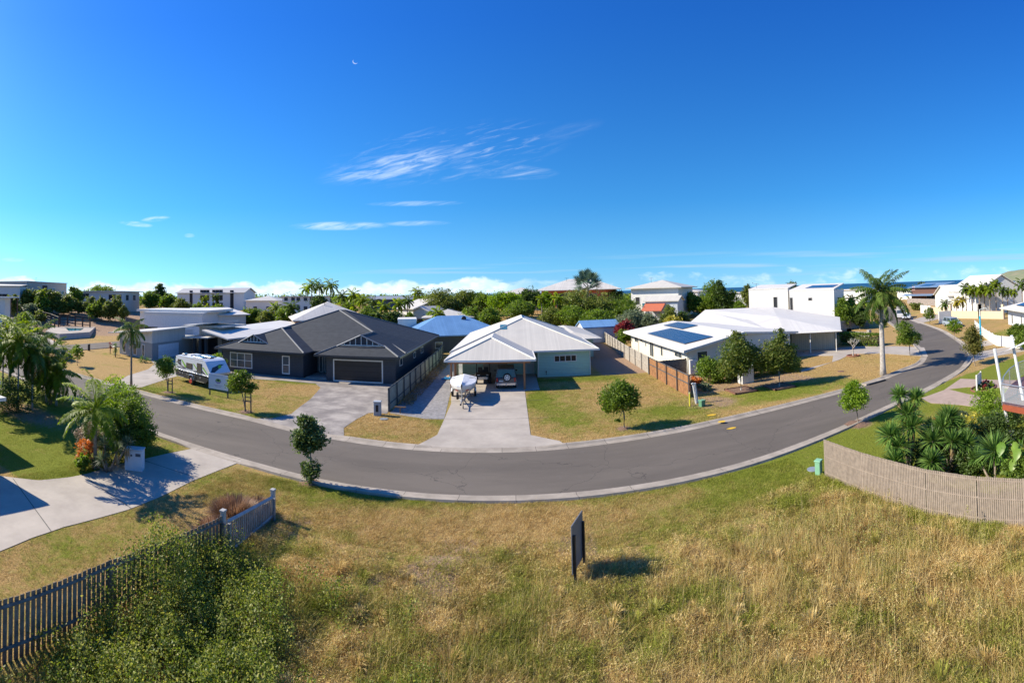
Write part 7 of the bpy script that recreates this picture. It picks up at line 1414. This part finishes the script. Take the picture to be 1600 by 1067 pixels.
def caravan():
    t = thing('caravan', 'white and black caravan with lime green side graphics parked on the dry lawn', 'caravan', (-32.7, 36.7, .02), math.radians(-18)); Lx = 6.5; W0 = 2.35
    up = [(0, 1.22), (0, 2.25), (.12, 2.5), (.4, 2.66), (5.15, 2.72), (5.55, 2.56), (6.5, 1.5), (6.42, 1.36), (6.2, 1.22)]; lo = [(.12, .48), (0, .62), (0, 1.215), (6.2, 1.215), (6.0, .8), (5.6, .48)]
    mb = MB(); mb.extr(up, 0, W0); mb.build('upper_body', M('caravan_white', (.70, .72, .75), (.66, .68, .71), rough=.35, coat=.3), t)
    mb = MB(); mb.extr(lo, .02, W0 - .02); mb.build('lower_body', M('caravan_black', (.022, .022, .024), rough=.45), t)
    for x0, x1, z0, z1, nm in ((.45, 1.05, 2.0, 2.28, 'window'), (2.15, 3.3, 1.52, 2.1, 'window'), (4.15, 5.0, 1.3, 2.3, 'door')):
        mb = MB(); mb.b2(x0, x1, -.03, .01, z0, z1); o = mb.build(nm, PLAST, t, bevel=.01)
        mb = MB(); mb.b2(x0 + .05, x1 - .05, -.036, -.03, z0 + .05, z1 - .05); mb.build('pane', MGLS, o)
    gr = M('lime_graphic', (.28, .55, .03), rough=.4); bk = M('dark_graphic', (.06, .06, .07), rough=.4)
    def poly(mat, nm, pts, y=-.006): mb = MB(); mb.add([(x, y, z) for x, z in pts], [tuple(range(len(pts)))]); mb.build(nm, mat, t, recalc=False)
    poly(gr, 'side_graphic', [(1.1, 2.3), (1.35, 2.28), (2.1, 1.75), (2.1, 1.55), (1.85, 1.6)]); poly(gr, 'side_graphic', [(3.35, 2.15), (3.6, 2.12), (4.1, 1.78), (4.1, 1.6)]); poly(gr, 'side_graphic', [(5.05, 1.95), (5.3, 1.98), (6.05, 1.42), (5.9, 1.34)])
    for pts in ([(.3, 1.95), (.6, 1.75), (2.0, 1.42), (2.1, 1.5), (1.2, 1.7), (1.1, 1.95)], [(3.4, 1.4), (4.1, 1.5), (4.1, 1.36), (3.6, 1.34)], [(5.05, 1.7), (5.7, 1.3), (5.5, 1.27), (5.05, 1.45)]): poly(bk, 'side_graphic', pts, -.0045)
    rr = random.Random(4)
    for i in range(9): x = .35 + i * .19; poly(bk, 'side_lettering', [(x, 1.36 + rr.random() * .1), (x + .12, 1.38), (x + .12, 1.54 + rr.random() * .08), (x, 1.5)], -.007)
    # nose graphic
    def nose(mat, pts, o=.012):
        d = Vector((.95, 0, -1.06)).normalized(); n = Vector((1.06, 0, .95)).normalized(); a = Vector((5.55, 0, 2.56)); mb = MB(); mb.add([tuple(a + d * s + Vector((0, y, 0)) + n * o) for y, s in pts], [tuple(range(len(pts)))]); mb.build('nose_graphic', mat, t, recalc=False)
    nose(bk, [(.1, 1.25), (.5, .75), (1.0, .62), (1.5, .45), (2.0, .5), (1.5, .7), (1.1, 1.0), (.5, 1.3)]); nose(gr, [(1.2, .62), (1.55, .5), (1.6, .75), (1.3, .95), (1.15, .85)], .02)
    for s in (0, 1):
        mb = MB(); mb.b2(2.35, 3.9, -.02 if s == 0 else W0 - .3, .3 if s == 0 else W0 + .02, .5, .98); mb.build('wheel_arch', PLAST, t)
        wheel(t, 3.1, .1 if s == 0 else W0 - .1, .38, .24, -1 if s == 0 else 1)
    mb = MB(); mb.disc((3.1, -.06, .38), .24, 'Y', .06, 6); mb.box((2.95, -.08, .25), (.35, .05, .1), 0, .6); mb.build('wheel_clamp', M('clamp_red', (.55, .06, .03), rough=.5), t)
    mb = MB(); mb.path([(2.55, -.04, .62), (2.75, -.04, .92), (3.1, -.04, 1.0), (3.45, -.04, .92), (3.65, -.04, .62)], .035, 6); mb.build('fender_trim', CHR, t)
    mb = MB(); mb.b2(.5, 1.7, -.03, 0, .5, .55); mb.b2(4.0, 5.4, -.03, 0, .5, .55); mb.tube((-1.5, .3, .35), (.1, .2, .55), .035); mb.tube((0, -.02, 1.22), (6.2, -.02, 1.22), .02); mb.build('side_rail', CHR, t)
    for x in (.8, 1.3, 2.2, 4.6): mb = MB(); mb.b2(x, x + .22, -.012, .02, .85, .97); mb.build('service_hatch', M('hatch_grey', (.25, .25, .26)), t)
    for x0, x1, y0, y1, m_, nm in ((1.2, 1.9, .7, 1.4, MWHT, 'roof_hatch'), (2.2, 2.9, 1.0, 1.7, M('hatch_tint', (.2, .22, .25)), 'roof_hatch'), (3.0, 4.6, .25, 1.0, MSOL, 'solar_array'), (3.0, 4.6, 1.3, 2.05, MSOL, 'solar_array'), (.5, 1.0, .5, 1.0, MSOL, 'solar_array'), (4.75, 5.05, .9, 1.4, PLAST, 'roof_vent')): mb = MB(); mb.b2(x0, x1, y0, y1, 2.6, 2.80); mb.build(nm, m_, t, bevel=.01)
    mb = MB(); mb.path([(0, .05, 2.52), (2.5, .03, 2.62), (5.2, .03, 2.62)], .045, 6); mb.build('awning_roll', M('awning_grey', (.45, .46, .48)), t)
    mb = MB(); mb.tube((5.9, .5, .5), (7.5, 1.17, .5), .05, n=4); mb.tube((5.9, 1.85, .5), (7.5, 1.17, .5), .05, n=4); mb.tube((7.3, 1.17, .5), (7.3, 1.17, 0), .04); mb.build('drawbar', PLAST, t)
caravan()
def boat():
    t = thing('boat_trailer', 'galvanised boat trailer on the pale driveway', 'trailer', (-4.3, 39.0, .025), 0.06); mb = MB()
    for s in (-1, 1): mb.tube((s * .55, 2.2, .45), (s * .5, -.8, .45), .045, n=4); mb.tube((s * .5, -.8, .45), (0, -3.1, .45), .045, n=4); mb.tube((s * .25, 2.0, .62), (s * .2, -1.2, .66), .05, n=4)
    for y in (-.8, .3, 1.3, 2.1): mb.tube((-.56, y, .46), (.56, y, .46), .04, n=4)
    mb.tube((0, -.8, .45), (0, -4.2, .45), .045, n=4); mb.tube((0, -2.5, .45), (0, -2.5, 1.25), .045, n=4); mb.build('frame', MGALV, t)
    for s in (-1, 1): wheel(t, 0, 0, .3, .18, 1) if False else None
    for s in (-1, 1):
        w = MB(); w.disc((s * .98, .9, .3), .3, 'X', .18, 20); o = w.build('wheel', TYRE, t, bevel=.02); w = MB(); w.disc((s * 1.08, .9, .3), .17, 'X', .02, 14); w.build('rim', RIM, o)
        w = MB(); w.path([(s * .98, .5, .5), (s * .98, .65, .68), (s * .98, .9, .74), (s * .98, 1.15, .68), (s * .98, 1.3, .5)], .09, 4); w.build('mudguard', MGALV, t)
        w = MB(); w.box((s * .5, 2.2, .5), (.25, .04, .12)); w.build('trailer_light', TAIL, t)
    w = MB(); w.disc((-.38, -1.9, .62), .28, 'X', .16, 18); w.build('spare_wheel', TYRE, t, bevel=.02)
    w = MB(); w.tube((.14, -3.5, .75), (.14, -3.5, .14), .03); w.disc((.14, -3.5, .12), .12, 'X', .07, 14); w.build('jockey_wheel', PLAST, t)
    w = MB(); w.box((0, -4.25, .48), (.12, .25, .1)); w.build('coupling', PLAST, t)
    t = thing('boat', 'small white motor boat under a pale cover on its trailer, bow to the street', 'boat', (-4.3, 39.0, .025), 0.06); secs = []; st = [(-2.5, .04, 1.15, 1.52, .02), (-2.2, .38, .92, 1.50, .2), (-1.6, .72, .74, 1.46, .5), (-.6, 1.0, .66, 1.42, .8), (.8, 1.1, .64, 1.38, .95), (2.3, 1.06, .66, 1.36, .95)]
    V = []; 
    for y, hw, kz, gz, ch in st: V += [(-hw, y, gz), (-hw * .97, y, gz - .28), (-hw * ch, y, kz + .22), (0, y, kz), (hw * ch, y, kz + .22), (hw * .97, y, gz - .28), (hw, y, gz)]
    n = 7; fs = [(i * n + k, i * n + k + 1, (i + 1) * n + k + 1, (i + 1) * n + k) for i in range(len(st) - 1) for k in range(n - 1)] + [tuple(range((len(st) - 1) * n, len(st) * n))]
    mb = MB(); mb.add(V, fs); mb.build('hull', M('boat_white', (.60, .58, .53), (.55, .53, .49), rough=.35, coat=.3), t)
    rnd = random.Random(3); V = []
    for y, hw, kz, gz, ch in st: V += [(-hw - .02, y, gz - .1), (-hw - .03, y, gz + .03), (-hw * .5, y, gz + .19 + rnd.uniform(-.04, .05)), (0, y, gz + .24 + (.06 if y > 0 else 0) + rnd.uniform(-.03, .03)), (hw * .5, y, gz + .14 + rnd.uniform(-.05, .05)), (hw + .03, y, gz + .03), (hw + .02, y, gz - .1)]
    mb = MB(); mb.add(V, fs[:-1] + [tuple(range((len(st) - 1) * n, len(st) * n))]); mb.build('cover', M('boat_cover', (.70, .71, .72), (.60, .62, .66), scale=1.5, rough=.7, bump=.05, bscale=4), t)
    for s in (-1, 1): w = MB(); w.box((s * .42, -1.75, 1.05), (.3, .02, .13), s * .75); w.build('registration_mark', M('mark_red', (.45, .12, .08)), t)
    w = MB(); w.box((0, 2.6, 1.3), (.36, .4, .5)); w.box((0, 2.65, .85), (.16, .25, .6)); w.build('outboard_motor', MWHT, t, bevel=.04)
    w = MB(); w.path([(-1.05, 1.0, 1.4), (-1.0, 1.0, 1.55), (1.0, 1.0, 1.55), (1.05, 1.0, 1.4)], .02, 5); w.build('strap', M('strap_black', (.03, .03, .03)), t)
boat()
def buggy():
    t = thing('buggy', 'black side by side buggy with roll cage parked under the carport behind the boat', 'buggy', (-3.1, 46.6, .025), -PI / 2 + .05)
    mb = MB(); mb.extr([(-1.5, .5), (-1.4, .95), (-.5, 1.0), (-.4, .55), (.3, .55), (.4, .98), (1.0, 1.05), (1.55, .8), (1.6, .55), (1.3, .4), (-1.2, .4)], -.55, .55); mb.build('body', M('buggy_black', (.02, .02, .022), rough=.35), t)
    mb = MB(); mb.extr([(.5, .98), (1.1, 1.06), (1.5, .85), (1.2, .8)], -.7, .7); mb.build('bonnet', M('buggy_black', (.02, .02, .022)), t)
    mb = MB()
    for s in (-.68, .68): mb.path([(.75, s, .95), (.35, s * .92, 1.85), (-.7, s * .92, 1.9), (-1.2, s, .95)], .035, 6); mb.tube((-.35, s, .5), (-.35, s * .92, 1.88), .035, n=6)
    for x, z in ((.35, 1.85), (-.7, 1.9), (.75, 1.0)): mb.tube((x, -.66, z), (x, .66, z), .035, n=6)
    mb.build('roll_cage', PLAST, t)
    for s in (-.3, .3): mb = MB(); mb.b2(-.45, .0, s - .22, s + .22, .55, .75); mb.b2(-.55, -.4, s - .22, s + .22, .6, 1.35); mb.build('seat', M('seat_dark', (.05, .045, .045)), t, bevel=.03)
    for x in (-1.1, 1.15):
        for s in (-1, 1): wheel(t, x, s * .68, .34, .26, s, 5)
    for s in (-1, 1): mb = MB(); mb.box((1.42, s * .42, .86), (.1, .22, .1)); mb.build('headlight', HEADL, t)
    mb = MB(); mb.box((1.62, 0, .6), (.06, .9, .22)); mb.build('bull_bar', CHR, t)
    x, y = -3.75, 47.2; mb = MB(); mb.sph((0, 0, 0), .32, 10, 6, (1.2, .8, .55)); o = mb.build('yellow_float', M('float_yellow', (.72, .42, .02), rough=.5)); o.location = (x, y, 1.98); tag(o, 'bright yellow inflatable float lying on top of the black buggy', 'float')
buggy()
# ================================================================== street furniture
def post_sign(name, label, a, b_, z0, z1, pz, matp, matq, thick=.03, px_=.07, off=0.0, cat='sign', gz=None):
    zt0 = gz if gz is not None else H(*a); t = thing(name, label, cat, (a[0], a[1], zt0)); d = Vector(b_) - Vector(a); rz = math.atan2(d.y, d.x)
    for p in (a, b_): mb = MB(); mb.box((p[0] - a[0], p[1] - a[1], (pz - .3) / 2), (px_, px_, pz + .3), rz); mb.build('post', matq, t)
    n = Vector((d.y, -d.x)).normalized() * off; m = d / 2 + n; mb = MB(); mb.box((m.x, m.y, (z0 + z1) / 2), (d.length + .16, thick, z1 - z0), rz); o = mb.build('panel', matp, t)
    return t, o, rz, m
post_sign('block_sign', 'dark grey back of a signboard on two black posts in the long grass', (1.70, 13.98), (2.10, 14.78), .28, 1.72, 1.42, M('sign_back', (.15, .16, .18), rough=.55), MBLK, off=-.06, gz=.05)
A_, B_ = G(328, 617), G(356, 622); zt1 = zt(328, 583, *A_); t, o, rz, m = post_sign('white_sign', 'white signboard with round green and purple emblem before the caravan', A_, B_, .62, zt1, zt1, M('sign_white', (.74, .76, .80), (.72, .74, .78), rough=.5), DPOST, px_=.09, off=.06)
def signmark(mat, pts, nm, y=-.02):
    mb = MB(); R_ = Matrix.Rotation(rz, 3, 'Z'); mb.add([tuple(Vector((m.x, m.y, 0)) + R_ @ Vector((x, y, z))) for x, z in pts], [tuple(range(len(pts)))]); mb.build(nm, mat, o if False else t, recalc=False)
cz = (.62 + zt1) / 2 + .14
signmark(M('emblem_green', (.25, .42, .10)), [(.30 * math.cos(a), cz + .15 * math.sin(a)) for a in np.linspace(0, 2 * PI, 16, endpoint=False)], 'emblem'); signmark(M('emblem_dark', (.05, .05, .06)), [(.11 * math.cos(a), cz + .02 + .1 * math.sin(a)) for a in np.linspace(0, 2 * PI, 12, endpoint=False)], 'emblem', -.024)
signmark(M('emblem_purple', (.30, .16, .50)), [(.36 * math.cos(a), cz + .02 + .30 * math.sin(a)) for a in np.linspace(PI * 1.08, PI * 1.92, 12)] + [(.30 * math.cos(a), cz + .02 + .22 * math.sin(a)) for a in np.linspace(PI * 1.92, PI * 1.08, 12)], 'emblem')
for zz, w_ in ((cz + .36, .55), (cz - .45, .5), (cz - .55, .34)): signmark(M('text_grey', (.52, .53, .57)), [(-w_, zz), (w_, zz), (w_, zz + .04), (-w_, zz + .04)], 'text_line')
A_, B_ = G(1526.5, 613), G(1533, 606); post_sign('garden_sign', 'small white name board on two posts beside the island flower bed', A_, B_, .35, 1.3, 1.35, MWHT, MWHT, px_=.1)
def boxthing(name, label, cat, loc, d, rz, mat, bevel=.02, lid=None, z=0): 
    t = thing(name, label, cat, (loc[0], loc[1], H(*loc) + z), rz); mb = MB(); mb.b2(-d[0] / 2, d[0] / 2, -d[1] / 2, d[1] / 2, -.05, d[2]); mb.build('body', mat, t, bevel=bevel)
    if lid: mb = MB(); mb.b2(-d[0] / 2 - .03, d[0] / 2 + .03, -d[1] / 2 - .03, d[1] / 2 + .03, d[2] + .002, d[2] + .07); mb.build('lid', lid, t, bevel=.015)
    return t
t = boxthing('letterbox', 'large white masonry letterbox at the edge of the grey driveway', 'letterbox', (-17.35, 16.35), (.92, .5, 1.02), .52, M('letterbox_white', (.62, .66, .70), (.56, .60, .64)), lid=M('letterbox_cap', (.50, .54, .58)))
mb = MB(); mb.box((.25, -.265, .82), (.26, .02, .14)); mb.build('number_plate', M('plate_grey', (.10, .12, .14)), t); mb = MB(); mb.disc((-.1, -.262, .78), .05, 'Y', .02, 10); mb.build('lock', M('plate_grey', (.10, .12, .14)), t)
t = boxthing('letterbox', 'blue grey rendered letterbox pillar with dark slot by the stained driveway', 'letterbox', G(590, 649), (.52, .42, .98), .1, M('pillar_grey', (.33, .37, .40)), lid=M('pillar_cap', (.38, .42, .46)))
mb = MB(); mb.b2(-.1, .1, -.222, -.2, .3, .8); mb.build('slot', MDK, t)
boxthing('utility_box', 'white utility cabinet standing between the two pale barked trees', 'utility box', (20.4, 37.4), (1.3, .75, 1.5), .12, M('cabinet_white', (.66, .66, .62)), lid=MWHT)
boxthing('service_pillar', 'small light green service pillar at the end of the curved paling fence', 'service pillar', (13.0, 17.1), (.3, .26, .62), .5, M('pillar_green', (.20, .42, .26)), lid=M('pillar_green_cap', (.25, .50, .32)))
boxthing('service_pillar', 'squat dark green pit box next to the white leaning pole', 'service pillar', G(1097, 635), (.42, .34, .42), .4, M('box_green', (.10, .24, .13)), lid=M('box_green_cap', (.16, .34, .2)))
boxthing('letterbox', 'dark slim letterbox on the corner lawn near the cross street', 'letterbox', G(139, 548), (.3, .3, 1.1), 0, MBLK)
t = thing('marker_post', 'bright yellow marker post at the foot of the stained fence', 'marker post', (*G(1078, 635), 0)); mb = MB(); mb.tube((0, 0, -.05), (0, 0, .95), .06, .06, 8); mb.build('post', M('marker_yellow', (.72, .62, .05)), t); mb = MB(); mb.tube((0, 0, .952), (0, 0, 1.05), .062, .062, 8); mb.build('cap', M('marker_cap', (.7, .68, .3)), t)
t = thing('street_pole', 'white leaning twin post beside the yellow marker', 'post', (*G(1089, 630.5), 0)); mb = MB(); mb.tube((-.06, 0, -.05), (-.3, 0, 1.6), .07, .06, 6); mb.tube((.1, .05, -.05), (-.1, .05, 1.55), .07, .06, 6); mb.build('post', M('post_white', (.66, .66, .64)), t); mb = MB(); mb.b2(-.4, -.05, -.06, .06, 1.5, 1.58); mb.build('cross_bar', M('post_white', (.66, .66, .64)), t)
def lamp(loc, h, label, m1, m2, hb):
    t = thing('street_lamp', label, 'street lamp', (*loc, H(*loc))); mb = MB(); mb.tube((0, 0, -.05), (0, 0, hb), .12, .1, 10); mb.build('lower_pole', m1, t); mb = MB(); mb.tube((0, 0, hb), (0, 0, h), .09, .05, 8); mb.tube((0, 0, h), (.5, -.3, h + .12), .035, .03, 6); mb.build('upper_pole', m2, t); mb = MB(); mb.box((.65, -.38, h + .13), (.4, .18, .08), -.5); mb.build('lamp_head', m2, t)
lamp((47.62, 29.93), 5.1, 'street lamp with bright blue lower post on the outer verge', M('post_blue', (.02, .40, .62), rough=.4), M('post_pale', (.62, .66, .62)), 4.3)
lamp(G(84.5, 549), 2.2, 'thin dark garden lamp at the corner of the pool driveway', MBLK, MBLK, 1.6)
t = thing('drain_inlet', 'dark concrete kerb drain inlet below the royal palm', 'drain', (*G(1371, 598.5), 0)); a = Vector(G(1352, 603.5)); b_ = Vector(G(1386, 594)); rz_ = math.atan2((b_ - a).y, (b_ - a).x); c = Vector((t.location.x, t.location.y)); mb = MB(); mb.box((0, .0, .06), (2.2, .10, .12), rz_); mb.build('opening', MBLK, t); mb = MB(); mb.box((-.12, .42, .07), (2.5, .7, .14), rz_); mb.build('slab', MC2, t)
def cover(label, px, py, r, mat): x, y = G(px, py); mb = MB(); mb.tube((0, 0, -.02), (0, 0, .03), r, r, 14); o = mb.build('pit_cover', mat); o.location = (x, y, H(x, y) + .012); tag(o, label, 'pit cover')
cover('grey pit cover in the grass before the letterbox pillar', 600, 655, .3, M('cover_grey', (.22, .25, .27))); cover('rusty brown grate in the lawn left of the royal palm', 1314, 580.5, .35, M('cover_rust', (.2, .11, .07))); cover('small blue grey pit cover on the green verge', 1270, 734, .28, M('cover_blue', (.24, .28, .32)))
t = thing('timber_offcut', 'small brown timber trestle at the foot of the boundary fence', 'trestle', (*G(627, 646), 0)); mb = MB(); mb.b2(-.5, .35, -.05, .05, .42, .5); mb.build('board', M('timber_brown', (.25, .15, .08)), t); mb = MB(); mb.b2(-.12, -.04, -.04, .04, 0, .42); mb.build('leg', M('timber_brown', (.25, .15, .08)), t)
# debris beside the carport
for k, (dx, dy, m_, l, s) in enumerate(((-7.0, 47.6, M('tarp_blue', (.02, .22, .42)), 'crumpled dark blue tarp on the gravel beside the carport', .55), (-6.55, 47.9, M('tarp_cyan', (.03, .35, .6)), 'bright blue folded cloth against the timber post', .3), (-6.9, 48.6, M('board_tan', (.5, .32, .18)), 'tan board leaning beside the blue tarp', .35))):
    mb = MB(); rnd = random.Random(k); n = 10; ring = [(s * math.cos(2 * PI * i / n) * rnd.uniform(.7, 1.2), s * .7 * math.sin(2 * PI * i / n) * rnd.uniform(.7, 1.2), rnd.uniform(0, .1)) for i in range(n)]; mb.add([(0, 0, .28)] + ring + [(x * .5, y * .5, rnd.uniform(.12, .25)) for x, y, z in ring], [(0, 11 + i, 11 + (i + 1) % n) for i in range(n)] + [(11 + i, 1 + i, 1 + (i + 1) % n, 11 + (i + 1) % n) for i in range(n)]); o = mb.build('tarp' if k < 2 else 'board', m_, recalc=False); o.location = (dx, dy, .02); tag(o, l, 'tarp' if k < 2 else 'board')
def scrubstrip():
    rng = np.random.default_rng(17); n = 5200; x = rng.uniform(-9.2, -8.1, n); y = rng.uniform(36, 62, n); k = fbm(y * .9, x * .5, 5); ok = rng.random(n) < k * 1.3; x, y = x[ok], y[ok]; z = rng.random(len(x)) * .4 * fbm(y * .7, x, 6) * 2
    V, Fc = leafcloud(rng, np.stack([x, y, z], 1), .16, .4); tag(npmesh('dead_weeds', V, Fc, LDRY, attrs={'v': ('FACE', rng.random(len(Fc)) * .6)}), 'dead brown weeds along the foot of the gravel side boundary fence', 'weeds', kind='stuff')
scrubstrip()
# ================================================================== raised round deck at the right edge
def deck():
    z = 2.3; t = thing('round_deck', 'raised round timber deck with steel and glass railing at the right edge', 'deck', (22, 12, 0)); P_ = [G(1566, 630, z), G(1569, 616, z), G(1578, 602, z), G(1592, 591, z), G(1615, 581, z), G(1660, 578, z), G(1700, 600, z), G(1700, 655, z), G(1610, 638, z)]
    P_ = [(x - 22, y - 12) for x, y in P_]; mb = MB(); mb.prism(P_, z - .05, z); mb.build('deck_boards', M('deck_boards', (.17, .085, .075), (.12, .06, .055), scale=3, rough=.5, stripe=('u', .12, .004, .5, 'board')), t)
    mb = MB(); mb.prism(P_, z - .36, z - .055); mb.build('deck_beam', M('deck_beam', (.30, .075, .035), (.24, .06, .03), scale=4, rough=.5), t)
    st = M('rail_steel', (.42, .43, .44), rough=.35, metal=.6); ring = [P_[8]] + P_[:6]; mb = MB()
    for hz in (1.0,): mb.path([(x, y, z + hz) for x, y in ring], .035, 6)
    for x, y in ring: mb.tube((x, y, z - .1), (x, y, z + 1.0), .028, n=6)
    mb.build('railing', st, t)
    gm, nt, b = nodemat('clear_glass'); b.inputs['Base Color'].default_value = (.75, .82, .82, 1); b.inputs['Roughness'].default_value = .03; b.inputs['Alpha'].default_value = .22; b.inputs['Specular IOR Level'].default_value = .6
    mb = MB()
    for (x0, y0), (x1, y1) in zip(ring, ring[1:]): mb.add([(x0, y0, z + .08), (x1, y1, z + .08), (x1, y1, z + .92), (x0, y0, z + .92)], [(0, 1, 2, 3)])
    mb.build('glass_panel', gm, t, recalc=False)
    a = Vector((21.5, 11.82)); tp = at(1551, 24.3); h = zt(1551, 545, *tp); W_ = M('column_white', (.62, .64, .64), (.56, .58, .58)); mb = MB(); mb.tube((a.x - 22, a.y - 12, 0), (tp[0] - 22, tp[1] - 12, h), .085, .085, 10); mb.build('column', W_, t)
    mb = MB(); mb.box((a.x - 22, a.y - 12, .3), (.34, .34, .9), 0, -.1); mb.build('footing', MWHT, t, bevel=.01)
    q0 = at(1593, 24.5); q1 = at(1578, 24.5); mb = MB(); mb.tube((q0[0] - 22, q0[1] - 12, z), (q1[0] - 22, q1[1] - 12, zt(1578, 524, *q1)), .085, .085, 10); mb.build('column', W_, t)
    for px in (1598, 1625):
        q = at(px, 25.5); mb = MB(); mb.tube((q[0] - 22, q[1] - 12, 0), (q[0] - 22, q[1] - 12, z - .36), .13, .13, 10); mb.build('support_pier', MWHT, t)
    t2 = thing('shade_sail', 'white shade sail stretched to its pole above the round deck', 'shade sail', (22, 12, 0)); c0 = at(1566, 24.5); z0 = zt(1566, 549, *c0); c1 = at(1640, 20.5); z1 = zt(1640, 515, *c1); c2 = at(1660, 26.5); z2 = zt(1660, 498, *c2); n = 8; V = []; mb = MB()
    A_, B_, C_ = Vector((*c0, z0)), Vector((*c1, z1)), Vector((*c2, z2)); idx = {}
    for i in range(n + 1):
        for j in range(n + 1 - i):
            u, v = i / n, j / n; w = 1 - u - v; sag = 1.3 * (u * v + v * w + u * w) * .55; cen = (A_ + B_ + C_) / 3; p = A_ * w + B_ * u + C_ * v; p = p.lerp(cen, .35 * (u * v * (1 - w) * 2 + v * w * (1 - u) * 2 + u * w * (1 - v) * 2) * .5); p.z -= sag * .5; idx[(i, j)] = len(V); V.append((p.x - 22, p.y - 12, p.z))
    fs = []
    for i in range(n):
        for j in range(n - i):
            fs.append((idx[(i, j)], idx[(i + 1, j)], idx[(i, j + 1)]))
            if i + j < n - 1: fs.append((idx[(i + 1, j)], idx[(i + 1, j + 1)], idx[(i, j + 1)]))
    mb.add(V, fs); mb.build('sail', M('sail_white', (.80, .80, .80)), t2, smooth=True, recalc=False)
    mb = MB(); q = at(1578, 24.5); mb.tube((c0[0] - 22, c0[1] - 12, z0), (at(1560, 24.3)[0] - 22, at(1560, 24.3)[1] - 12, zt(1560, 552, *at(1560, 24.3))), .015, n=5); mb.build('tension_cable', MGALV, t2)
    # house behind the deck, mostly outside the picture
    t3 = thing('deck_house', 'pale wall of the house the round deck belongs to, at the right edge', 'house', (31, 10, 0)); w = WB(); q = [G(1597, 600, 2.3), G(1700, 585, 2.3)]; w.prism([(29.5, 4), (36, 4), (36, 12.5), (31.5, 12.5)], 0, 6); w.build('wall', M('pale_blue_grey_wall', (.60, .64, .68)), t3); w = WB(); w.prism([(28.7, 3), (37, 3), (37, 13.2), (31, 13.2)], 6.0, 6.2); w.build('roof', MROOFW, t3)
deck()
